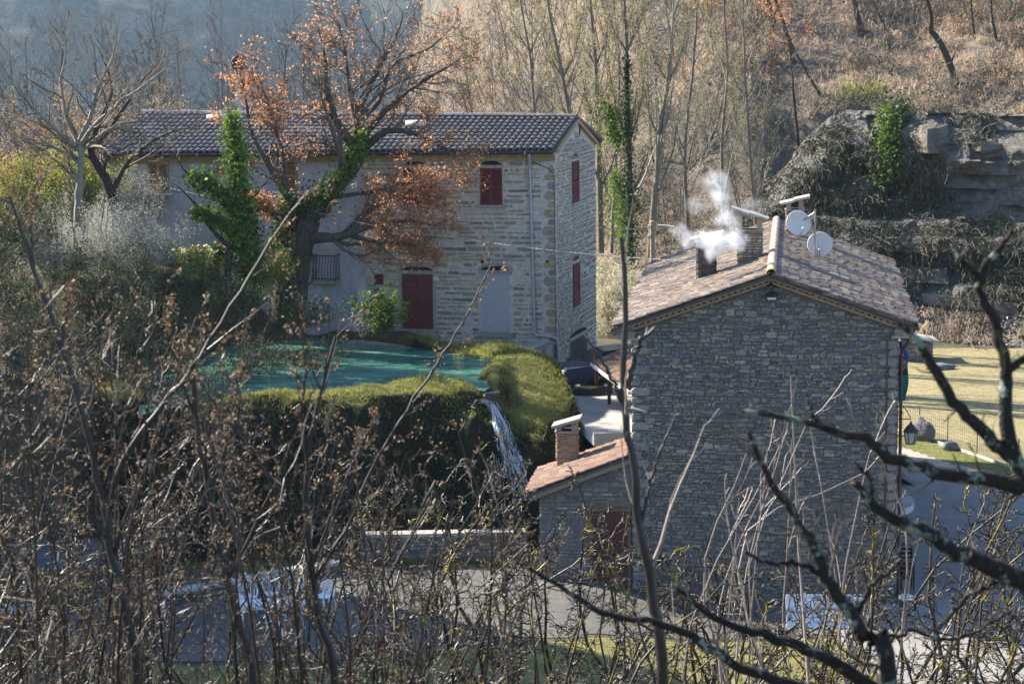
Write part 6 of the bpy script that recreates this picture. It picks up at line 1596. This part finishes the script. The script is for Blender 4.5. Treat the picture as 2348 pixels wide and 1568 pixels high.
# ================================================================== grass, moss and ivy on the bank
def blades(R, P, h, lean, w, droop=.3):
    n = len(P); hh = h * R.uniform(.5, 1.3, n); d = np.stack([R.normal(0, lean, n), R.normal(0, lean, n), np.ones(n)], 1); d = unit(d)
    s = unit(np.cross(d, R.normal(0, 1, (n, 3)))) * w * .5
    mid = P + d * (hh * .6)[:, None]; tip = mid + unit(d - UPZ * droop + R.normal(0, .15, (n, 3))) * (hh * .5)[:, None]
    V = np.stack([P - s, P + s, mid + s * .7, tip], 1)
    V2 = np.stack([P - s, mid + s * .7, tip, mid - s * .7], 1)
    V = np.concatenate([V2, np.stack([P - s, P + s, mid + s * .7, mid + s * .69], 1)], 0)
    return V.reshape(-1, 3), np.arange(len(V) * 4).reshape(-1, 4)
L_grass = mat("fresh_grass", [(.22, .24, .04), (.30, .29, .07), (.14, .17, .03), (.38, .34, .12)], .6, 3, .3, trans=.4)
L_moss = mat("dark_moss", [(.02, .03, .009), (.03, .042, .012), (.013, .02, .007), (.05, .065, .016), (.022, .03, .01), (.085, .10, .025)], .8, 3, .3, trans=.15)
R = np.random.default_rng(130)
n = 76000; x = R.uniform(-13, 2.6, n); y = R.uniform(70, 84.5, n); sp = poly_sd(POND, x, y); dq = poly_sd(PLAT, x, y)
k = (sp > .05) & (sp < 4.6) & (dq < .5) & ((y < 80) | ((sp < 1.9) & (((a0[0] - x) * AD[0] + (a0[1] - y) * AD[1]) > 1.25) & (x > -7.5))) & (R.uniform(0, 1, n) < np.where(sp < 1.4, 1, .6)); x, y = x[k], y[k]
V, Q = blades(R, np.stack([x, y, Zg(x, y) - .02], 1), np.where(y > 79, .24, .14), .45, .02, .6)
tag(npmesh("rim_grass", V, Q, L_grass), "short sunlit grass on the rim of the pond", "grass", kind="stuff")
n = 26000; x = R.uniform(-13, 3.0, n); y = R.uniform(69, 80, n); dq = poly_sd(PLAT, x, y); sp = poly_sd(POND, x, y); k = (dq > -.6) & (dq < 1.1) & (sp > .3) & (seg_dist(FALL, x, y) > .25) & (R.uniform(0, 1, n) < np.clip(1.15 - dq, 0, 1) * (vnoise(x * 1.3, y * 1.3, 19) > .3)); x, y = x[k], y[k]
V, Q = blades(R, np.stack([x, y, Zg(x, y) - .01], 1), .26, .6, .022, 2.2); tag(npmesh("draped_grass", V, Q, L_grass), "yellow-green grass draping over the edge of the bank", "grass", kind="stuff")
n = 34000; x = R.uniform(-13.5, 3.2, n); y = R.uniform(68, 76, n); dq = poly_sd(PLAT, x, y); k = (dq > .1) & (dq < 3.4) & (seg_dist(FALL, x, y) > .3); x, y = x[k], y[k]
P = np.stack([x, y, Zg(x, y) - .02], 1); V, Q = blades(R, P, .20, .9, .02, 1.4)
V2, Q2 = leaves(R, P[::2] + R.normal(0, .05, (len(P[::2]), 3)), .08, .8)
V, Q = merge([(V, Q), (V2, Q2)])
tag(npmesh("bank_moss", V, Q, L_moss), "dark moss and hanging grass on the bank face", "moss", kind="stuff")
n = 26; u_ = R.choice([1010, 1040, 1060, 1085, 1030], n) + R.normal(0, 10, n); v_ = R.uniform(930, 1120, n)
x = (u_ - CX) / FPX * 70.5; y = np.interp(v_, [930, 1120], [72.2, 70.0]); C = np.stack([x, y, Zg(x, y) + .05], 1)
V, Q = leaves(R, np.repeat(C, 9, 0) + R.normal(0, .06, (n * 9, 3)), .07, .8)
tag(npmesh("bank_leaflets", V, Q, L_yel), "pale green leaf rosettes on the dark bank", "leaves", kind="stuff")
# lawn and meadow blades
n = 26000; x = R.uniform(-13, 9, n); y = R.uniform(50, 59, n); k = region([(-14, 50), (9, 50), (9.2, 60), (3.6, 59.1), (.5, 58.2), (-4, 56.6), (-14, 56.2)])(x, y); x, y = x[k], y[k]
V, Q = blades(R, np.stack([x, y, Zg(x, y)], 1), .10, .6, .02, .6); tag(npmesh("lawn_grass", V, Q, mat("straw_grass", [(.30, .255, .12), (.23, .205, .08), (.38, .32, .18), (.17, .16, .06)], .7, 2, .3, trans=.35)), "thin straw-coloured lawn below the yard", "grass", kind="stuff")
n = 30000; x = R.uniform(11, 30, n); y = R.uniform(78, 110, n); k = region(fieldp)(x, y); x, y = x[k], y[k]
V, Q = blades(R, np.stack([x, y, Zg(x, y)], 1), .09, .6, .025, .6); tag(npmesh("meadow_grass", V, Q, MATS["straw_grass"]), "short dry meadow grass behind the fence", "grass", kind="stuff")
n = 6000; x = R.uniform(11, 30, n); y = R.uniform(74, 88, n); k = region(vergep)(x, y); x, y = x[k], y[k]
V, Q = blades(R, np.stack([x, y, Zg(x, y) + .03], 1), .14, .5, .02, .5); tag(npmesh("verge_grass", V, Q, L_grass), "green grass strip between road and fence", "grass", kind="stuff")

# ================================================================== hillside cover
R = np.random.default_rng(140)
L_blond = mat("blond_grass", [(.54, .42, .30), (.42, .32, .22), (.66, .53, .40), (.30, .23, .16)], .8, 1.5, .25, trans=.4)
n = 13000; x = R.uniform(-14, 40, n); d = R.uniform(0, 34, n); y = np.interp(x, TOE[:, 0], TOE[:, 1]) + d
g = fbm(x * .22, y * .22, 77); sl_x = (Zhill(x, y + .6) - Zhill(x, y)) / .6
k = (g > -.10) & (sl_x < 1.3) & ~((x > 18) & (d > 2) & (d < 8.5)); x, y = x[k], y[k]
P = np.repeat(np.stack([x, y, Zhill(x, y)], 1), 11, 0) + R.normal(0, .2, (len(x) * 11, 3)) * np.array([1, 1, .2])
V, Q = blades(R, P, .62, .5, .035, 1.5); tag(npmesh("hill_grass", V, Q, L_blond), "tufts of dry blond grass on the sunlit slope", "grass", kind="stuff")
n = 1500; x = R.uniform(-14, 40, n); d = R.uniform(-.5, 32, n); y = np.interp(x, TOE[:, 0], TOE[:, 1]) + d; g = fbm(x * .2 + 9, y * .2, 78); sl_x = (Zhill(x, y + .6) - Zhill(x, y)) / .6; k = (g > -.12) & ((sl_x < 1.2) | (R.uniform(0, 1, n) < .3)) & ~((x > 18) & (d > 2.5) & (d < 8) & (R.uniform(0, 1, n) < .75)); x, y = x[k], y[k]; m = len(x)
P0 = np.repeat(np.stack([x, y, Zhill(x, y) - .1], 1), 5, 0) + R.normal(0, .25, (m * 5, 3)) * np.array([1, 1, .1]); N5 = m * 5
c = grow(R, P0, np.stack([R.normal(-.1, .55, N5), R.normal(-.25, .5, N5), np.ones(N5)], 1), R.uniform(.7, 2.2, N5), 6, .2, 0); r = np.full((N5, 1), .022) * np.linspace(1, .4, 6)
c2, r2 = sprout(R, c, r, 5, .2, .99, .7, .5, 4, .22, 0, .7)
V, Q = merge([tubes(R, c, r, 3), tubes(R, c2, np.maximum(r2, .011), 3)])
tag(npmesh("hill_scrub", V, Q, mat("grey_brown_scrub", [(.24, .195, .165), (.32, .26, .21), (.15, .12, .10)], .7, 1, .3), smooth=True), "bare grey-brown scrub covering the hillside", "scrub", kind="stuff")
C = along(R, c2, 60000) + R.normal(0, .22, (60000, 3)); gg = fbm(C[:, 0] * .35, C[:, 1] * .35, 79); C1 = C[gg > .0]
V, Q = leaves(R, C1, .13, .7); tag(npmesh("hill_evergreens", V, Q, L_ivyd), "dark evergreen leaves among the hillside scrub", "scrub", kind="stuff")
gg = fbm(C[:, 0] * .16, C[:, 1] * .16, 83); C2 = C[(gg > .12) & (C[:, 2] > 12)]
V, Q = leaves(R, C2, .12, .6); tag(npmesh("hill_rust_leaves", V, Q, L_rust), "patches of rust red oak leaves on the slope", "leaves", kind="stuff")
mp = on_hill(1990, 215); C = mp + np.stack([R.normal(0, 1.1, 900), R.normal(-.3, .4, 900), R.normal(0, .35, 900)], 1); V, Q = blades(R, C, .35, .5, .05, 2.0)
tag(npmesh("hanging_moss", V, Q, L_yel), "yellow-green moss hanging from the rock ledge", "moss", kind="stuff")
# scree of pale chips under the barrier
n = 5200; x = R.uniform(14, 32, n); d = R.uniform(-.6, 3.6, n); y = np.interp(x, TOE[:, 0], TOE[:, 1]) + d; C = np.stack([x, y, Zhill(x, y) + .03], 1)
V, Q = leaves(R, C, .2, .7); tag(npmesh("scree", V, Q, mat("scree_chip", [(.05, .05, .055), (.09, .09, .095), (.2, .2, .21), (.03, .03, .035)], .35, 2, .3, spec=.5)), "dark glinting scree under the cliff barrier", "scree", kind="stuff")
# far wood on the hazy hill
R = np.random.default_rng(150); n = 2400; x = R.uniform(-300, 5, n); d = R.uniform(-20, 115, n); y = np.interp(x, [-500, -320, 0, 60], [860, 960, 1150, 1180]) + d; z = Zfar(x, y)
P0 = np.stack([x, y, z - .3], 1); c = grow(R, P0, np.stack([R.normal(.1, .12, n), R.normal(-.1, .12, n), np.ones(n)], 1), R.uniform(5, 10, n), 6, .07, .04); r = R.uniform(.10, .2, (n, 1)) * np.linspace(1, .25, 6)
c2, r2 = sprout(R, c, r, 9, .25, .99, .6, .38, 4, .15, .06, .5); c3, r3 = sprout(R, c2, r2, 3, .2, .99, .6, .5, 3, .15, .05, .7)
V, Q = merge([tubes(R, c, r, 4), tubes(R, c2, np.maximum(r2, .07), 3), tubes(R, c3, np.maximum(r3, .06), 3)])
tag(npmesh("far_wood", V, Q, mat("far_bark", [(.06, .06, .058), (.085, .082, .078), (.045, .045, .044)], .8, 1, .3), smooth=True), "bare wood on the hazy far slope", "wood", kind="stuff")
C = along(R, c3, 9000); gg = fbm(C[:, 0] * .02, C[:, 1] * .02, 99); C = C[gg > .10]; V, Q = leaves(R, C + R.normal(0, .8, C.shape), .9, .7); tag(npmesh("far_evergreens", V, Q, L_ivyd), "evergreen patches in the far wood", "wood", kind="stuff")

# ================================================================== foreground
B_fore = mat("purple_grey_bark", [(.022, .019, .020), (.016, .014, .0145)], .5, 30, .45, spec=.5, stain=[(9, (.09, .083, .083), .6, .72)])
T_fore = mat("sapling_twig", [(.016, .012, .011), (.034, .025, .021), (.011, .009, .0085)], .38, 20, .3, spec=.32)
T_pale = mat("pale_shoot", [(.27, .22, .19), (.21, .17, .15)], .5, 20, .3, spec=.45)
L_fbud = mat("brown_bud", [(.16, .095, .055), (.22, .14, .08), (.11, .065, .04), (.40, .28, .18)], .6, 30, .2, trans=.4)
B_lich = mat("lichened_oak_bark", [(.014, .012, .010), (.02, .016, .013)], .9, 30, .5, bump=.01, bscale=60, stain=[(11, (.17, .21, .17), .555, .61)])
T_yel = mat("yellow_lichen_twig", [(.03, .024, .02), (.017, .014, .012), (.065, .053, .044), (.022, .018, .015)], .42, 20, .3, spec=.3, stain=[(3.0, (.22, .17, .02), .55, .61)])
def zg1(x, y): return float(Zg(np.array([x]), np.array([y]))[0])
def fore_tree(name, label, Y, limbs, bark, twig, levels, buds, seed, group=None, S0=8):
    L = []
    for pts, r0, r1 in limbs:
        L.append((A3(Y, *pts), r0 / FPX * Y * (.5 if Y > 11 else .46), r1 / FPX * Y * .45))
    b = L[0][0][0]; g = np.array([b[0], b[1] + .1, zg1(b[0], b[1]) - .1])
    if limbs[0][0][0][1] > 1500: L[0] = ([g] + L[0][0], L[0][1], L[0][2])
    return make_tree(name, label, "tree", g, L, levels, bark, twig, buds, group, seed, S0)
lvS = [dict(n=9, t0=.35, t1=.99, ang=.6, lr=.22, K=7, wob=.10, up=.06, rr=.5, S=4), dict(n=5, t0=.2, t1=.99, ang=.6, lr=.45, K=5, wob=.14, up=.05, rr=.6, S=3)]
bud = lambda n: [(2, n, .026, .012, L_fbud, .7, None, "buds")]
fore_tree("sapling", "dark sapling trunk curving down the left of the picture", 13.5, [
    ([(320, 1640), (300, 1450), (262, 1290), (235, 1150), (200, 1000), (142, 800), (78, 620), (22, 450)], 30, 9), ([(240, 1160), (300, 1025), (380, 920), (452, 828), (560, 655), (640, 525), (708, 438)], 17, 5), ([(142, 790), (150, 720), (165, 660)], 9, 4), ([(78, 620), (70, 500), (110, 380)], 8, 3)],
    B_fore, T_fore, lvS, bud(700), 201, "foreground saplings")
fore_tree("sapling", "dark sapling trunk leaning left before the white chairs", 14.5, [
    ([(585, 1640), (548, 1430), (510, 1280), (482, 1150), (456, 1000), (442, 870), (455, 810)], 28, 10), ([(480, 1140), (520, 1020), (545, 940), (540, 860)], 10, 5), ([(450, 960), (400, 830), (390, 700)], 9, 3)],
    B_fore, T_fore, lvS, bud(700), 202, "foreground saplings")
fore_tree("sapling", "sapling trunk crossing the pond from below", 15, [
    ([(770, 1640), (735, 1430), (718, 1330), (704, 1190), (706, 1050), (735, 905), (770, 770)], 26, 8), ([(705, 1060), (690, 960), (700, 860), (690, 760)], 9, 4), ([(720, 1330), (800, 1200), (860, 1060), (960, 900), (1050, 760), (1130, 600)], 10, 4), ([(715, 1300), (800, 1080), (860, 960)], 8, 4)],
    B_fore, T_fore, lvS, bud(900), 203, "foreground saplings")
fore_tree("sapling", "tall forked sapling in front of the gable house corner", 13, [
    ([(1520, 1640), (1492, 1340), (1466, 1190), (1446, 1040), (1430, 900), (1436, 700), (1425, 545)], 32, 12), ([(1440, 890), (1462, 800), (1500, 752)], 15, 8), ([(1436, 950), (1400, 860), (1345, 775)], 13, 6), ([(1470, 1200), (1500, 1080), (1550, 950)], 10, 5)],
    B_fore, T_pale, [dict(n=5, t0=.25, t1=.99, ang=.55, lr=.16, K=6, wob=.12, up=.06, rr=.45, S=4), dict(n=3, t0=.3, t1=.99, ang=.6, lr=.45, K=4, wob=.14, up=.04, rr=.6, S=3)], (), 204, "foreground saplings")
lvO = [dict(n=15, t0=.15, t1=.98, ang=.75, lr=.14, K=7, wob=.26, up=.05, rr=.28, S=5), dict(n=4, t0=.2, t1=.99, ang=.7, lr=.45, K=5, wob=.28, up=.04, rr=.55, S=4)]
fore_tree("oak_sapling", "black lichen-spotted oak boughs spreading over the lower right", 9.5, [
    ([(2040, 1640), (1975, 1450), (1905, 1335), (1852, 1230), (1765, 1100), (1716, 990)], 58, 12), ([(2040, 1600), (1860, 1492), (1745, 1452), (1640, 1415), (1545, 1345)], 38, 14),
    ([(1980, 1620), (1780, 1560), (1680, 1520), (1540, 1440), (1390, 1410), (1300, 1352), (1212, 1302)], 34, 10), ([(1900, 1330), (1830, 1290), (1760, 1290), (1710, 1265)], 16, 8), ([(1960, 1420), (2000, 1340), (2050, 1300), (2070, 1240)], 18, 7), ([(1990, 1480), (2080, 1450), (2200, 1460), (2320, 1400)], 14, 7)],
    B_lich, B_dark, lvO, (), 205, "foreground oak boughs", 10)
fore_tree("oak_sapling", "thick lichened oak bough reaching in from the right edge", 8.5, [
    ([(2480, 1400), (2348, 1335), (2200, 1262), (2105, 1212), (2030, 1180), (1960, 1108)], 64, 22), ([(2480, 1150), (2348, 1112), (2200, 1090), (2080, 1060), (1990, 1010), (1900, 982), (1790, 952), (1702, 943)], 50, 12),
    ([(2420, 1200), (2330, 1060), (2262, 1000), (2195, 925), (2135, 830), (2090, 770), (2062, 740)], 46, 18), ([(2330, 1060), (2302, 950), (2312, 840), (2270, 730), (2246, 640), (2290, 575), (2322, 528)], 42, 14),
    ([(2246, 640), (2210, 600), (2190, 568)], 18, 9), ([(2310, 850), (2348, 825), (2400, 810)], 22, 16), ([(2320, 1320), (2230, 1360), (2150, 1440)], 16, 10), ([(2000, 1150), (1990, 1090), (1960, 1060)], 14, 6), ([(1880, 980), (1860, 940), (1850, 900)], 14, 5)],
    B_lich, B_dark, lvO, (), 206, "foreground oak boughs", 10)

# sapling brush with brown buds (left and centre) and lichened shrubs (centre and right): tangles nobody could count
R = np.random.default_rng(210)
def brush(name, label, n, urange, env, Yr, r0, twig, leafm, nleaf, lsize, lv, R, wob=.06, lean=60, thin=.45):
    U = R.uniform(urange[0], urange[1], n); vt = np.interp(U, *env) + np.abs(R.normal(0, 130, n)); Y = R.uniform(*Yr, n)
    P = []
    keep = ~((U > 470) & (U < 830) & (R.uniform(0, 1, n) < thin)); U, vt, Y = U[keep], vt[keep], Y[keep]; n = len(U)
    for u, v, y in zip(U, vt, Y):
        top = at(u, v, y); xb = top[0] + R.normal(-lean * .5, lean) / FPX * y; g = np.array([xb, y + R.normal(0, .5), 0]); g[2] = zg1(g[0], g[1])
        L_ = np.linalg.norm(top - g); m1 = g * .62 + top * .38 + R.normal(0, .05 * L_, 3); m2 = g * .3 + top * .7 + R.normal(0, .06 * L_, 3); P.append(spline([g, m1, m2, top], 12))
    P = np.array(P); P += np.cumsum(R.normal(0, wob * .12, P.shape), axis=1)
    rr_ = (r0 * R.uniform(.6, 1.3, n) / FPX * Y * .5)[:, None] * np.linspace(1, .25, 12)
    lev = [(P, rr_)]; parts = [tubes(R, P, rr_, 5)]
    for L in lv:
        L = dict(L); S = L.pop("S", 3); rm = L.pop("rmin", .0025); c, r = sprout(R, *lev[-1], **L); r = np.maximum(r, rm); lev.append((c, r)); parts.append(tubes(R, c, r, S))
    V, Q = merge(parts); tag(npmesh(name, V, Q, twig, smooth=True), label, "thicket", kind="stuff")
    if nleaf:
        C = along(R, lev[-1][0], nleaf) + R.normal(0, lsize * .5, (nleaf, 3)); V, Q = leaves(R, C, lsize, .7)
        tag(npmesh(name + "_buds", V, Q, leafm), "brown buds and withered leaves on the " + name.replace("_", " "), "buds", kind="stuff")
envL = ([-100, 0, 250, 420, 520, 700, 900, 1150, 1300], [560, 640, 700, 760, 900, 960, 1010, 1080, 1250])
lvB = lambda a, b_: [dict(n=a, t0=.40, t1=.99, ang=.75, lr=.17, K=7, wob=.15, up=.05, rr=.5, rmin=.0035), dict(n=b_, t0=.15, t1=.99, ang=.75, lr=.5, K=5, wob=.18, up=.03, rr=.6, rmin=.0025), dict(n=2, t0=.2, t1=.99, ang=.7, lr=.5, K=3, wob=.15, up=.03, rr=.7, rmin=.0021)]
brush("sapling_brush", "dense brown-budded sapling brush filling the lower left", 52, (-160, 560), envL, (11, 20), 12, T_fore, L_fbud, 9000, .022, lvB(11, 6), R, .10, 230)
brush("middle_brush", "thin budded sapling brush in the lower middle", 46, (480, 1300), envL, (12, 22), 10, T_fore, L_fbud, 5000, .022, lvB(9, 5), R, .10, 230)
envY = ([-100, 300, 700, 1100, 1300, 1600, 1900, 2100, 2400], [1150, 1150, 1130, 1070, 1120, 1250, 1300, 1130, 1040])
brush("lichened_brush", "crooked yellow-lichened shrubs tangled along the bottom", 160, (-160, 2520), envY, (22, 36), 15, T_yel, None, 0, .03,
      [dict(n=11, t0=.3, t1=.99, ang=.9, lr=.18, K=8, wob=.32, up=.03, rr=.55, rmin=.010), dict(n=7, t0=.15, t1=.99, ang=.9, lr=.5, K=6, wob=.34, up=.02, rr=.6, rmin=.0072), dict(n=3, t0=.2, t1=.99, ang=.8, lr=.5, K=4, wob=.3, up=.03, rr=.7, rmin=.0055)], R, .4, 300)
envP = ([1500, 1800, 1950, 2100], [1000, 870, 930, 1150])
brush("pale_shoots", "straight pale grey shoots rising before the gable wall", 14, (1560, 2020), envP, (20, 26), 11, T_pale, None, 0, .03,
      [dict(n=4, t0=.4, t1=.99, ang=.4, lr=.18, K=6, wob=.12, up=.05, rr=.6, rmin=.006), dict(n=3, t0=.3, t1=.99, ang=.5, lr=.4, K=4, wob=.2, up=.04, rr=.6, rmin=.004)], R, .1, 90)

# ================================================================== smoke from the front chimney
def smoke():
    blobs = [(at(1640, 560, 66.0), .55, 2.6), (at(1690, 548, 66.0), .50, 2.8), (at(1612, 548, 66.2), .42, 2.0), (at(1575, 555, 66.2), .45, 1.3), (at(1556, 530, 66.3), .35, .9), (at(1665, 500, 66.2), .50, 1.3), (at(1655, 455, 66.4), .50, .9), (at(1640, 420, 66.6), .55, .55), (at(1625, 585, 66.0), .25, 1.2), (at(1725, 470, 66.4), .45, .3), (at(1600, 470, 66.4), .5, .3)]
    m = bpy.data.materials.new("wood_smoke"); m.use_nodes = True; N = m.node_tree.nodes; L = m.node_tree.links; N.remove(N["Principled BSDF"]); out = N["Material Output"]
    geo = N.new("ShaderNodeNewGeometry"); tot = None
    nz0 = N.new("ShaderNodeTexNoise"); nz0.inputs["Scale"].default_value = 1.6; nz0.inputs["Detail"].default_value = 3; L.new(geo.outputs["Position"], nz0.inputs["Vector"])
    sub = N.new("ShaderNodeVectorMath"); sub.operation = 'SUBTRACT'; sub.inputs[1].default_value = (.5, .5, .5); L.new(nz0.outputs["Color"], sub.inputs[0])
    wv = N.new("ShaderNodeVectorMath"); wv.operation = 'MULTIPLY_ADD'; wv.inputs[1].default_value = (.7, .7, .5); L.new(sub.outputs[0], wv.inputs[0]); L.new(geo.outputs["Position"], wv.inputs[2])
    for c, r, w in blobs:
        d = N.new("ShaderNodeVectorMath"); d.operation = 'DISTANCE'; d.inputs[1].default_value = c; L.new(wv.outputs[0], d.inputs[0])
        mr = N.new("ShaderNodeMapRange"); mr.interpolation_type = 'SMOOTHSTEP'; mr.inputs[1].default_value = r; mr.inputs[2].default_value = 0; mr.inputs[3].default_value = 0; mr.inputs[4].default_value = w; L.new(d.outputs["Value"], mr.inputs[0])
        if tot is None: tot = mr.outputs[0]
        else:
            a = N.new("ShaderNodeMath"); a.operation = 'ADD'; L.new(tot, a.inputs[0]); L.new(mr.outputs[0], a.inputs[1]); tot = a.outputs[0]
    nz = N.new("ShaderNodeTexNoise"); nz.inputs["Scale"].default_value = 3.0; nz.inputs["Detail"].default_value = 6; nz.inputs["Distortion"].default_value = 1.4; L.new(geo.outputs["Position"], nz.inputs["Vector"])
    mr = N.new("ShaderNodeMapRange"); mr.inputs[1].default_value = .34; mr.inputs[2].default_value = .78; mr.inputs[3].default_value = .15; mr.inputs[4].default_value = 4.2; L.new(nz.outputs["Fac"], mr.inputs[0])
    mu = N.new("ShaderNodeMath"); mu.operation = 'MULTIPLY'; L.new(tot, mu.inputs[0]); L.new(mr.outputs[0], mu.inputs[1])
    pv = N.new("ShaderNodeVolumePrincipled"); pv.inputs["Color"].default_value = (.92, .95, 1, 1); pv.inputs["Anisotropy"].default_value = .35; L.new(mu.outputs[0], pv.inputs["Density"]); L.new(pv.outputs[0], out.inputs["Volume"])
    lo = np.min([c - r - .15 for c, r, _ in blobs], 0); hi = np.max([c + r + .15 for c, r, _ in blobs], 0)
    b = MB(); b.box(lo[0], hi[0], lo[1], hi[1], lo[2], hi[2]); o = b.build("chimney_smoke", m)
    tag(o, "white wood smoke drifting from the sooty front chimney", "smoke", kind="stuff")
smoke()
# ================================================================== hazy valley air
hm = bpy.data.materials.new("valley_haze"); hm.use_nodes = True; N = hm.node_tree.nodes; N.remove(N["Principled BSDF"])
pv = N.new("ShaderNodeVolumePrincipled"); pv.inputs["Color"].default_value = (.60, .80, 1.0, 1); pv.inputs["Density"].default_value = .00009; pv.inputs["Anisotropy"].default_value = .45
hm.node_tree.links.new(pv.outputs[0], N["Material Output"].inputs["Volume"])
b = MB(); b.box(-480, 260, -20, 1345, -68, 56); tag(b.build("haze", hm), "blue haze hanging in the valley", "haze", kind="stuff")
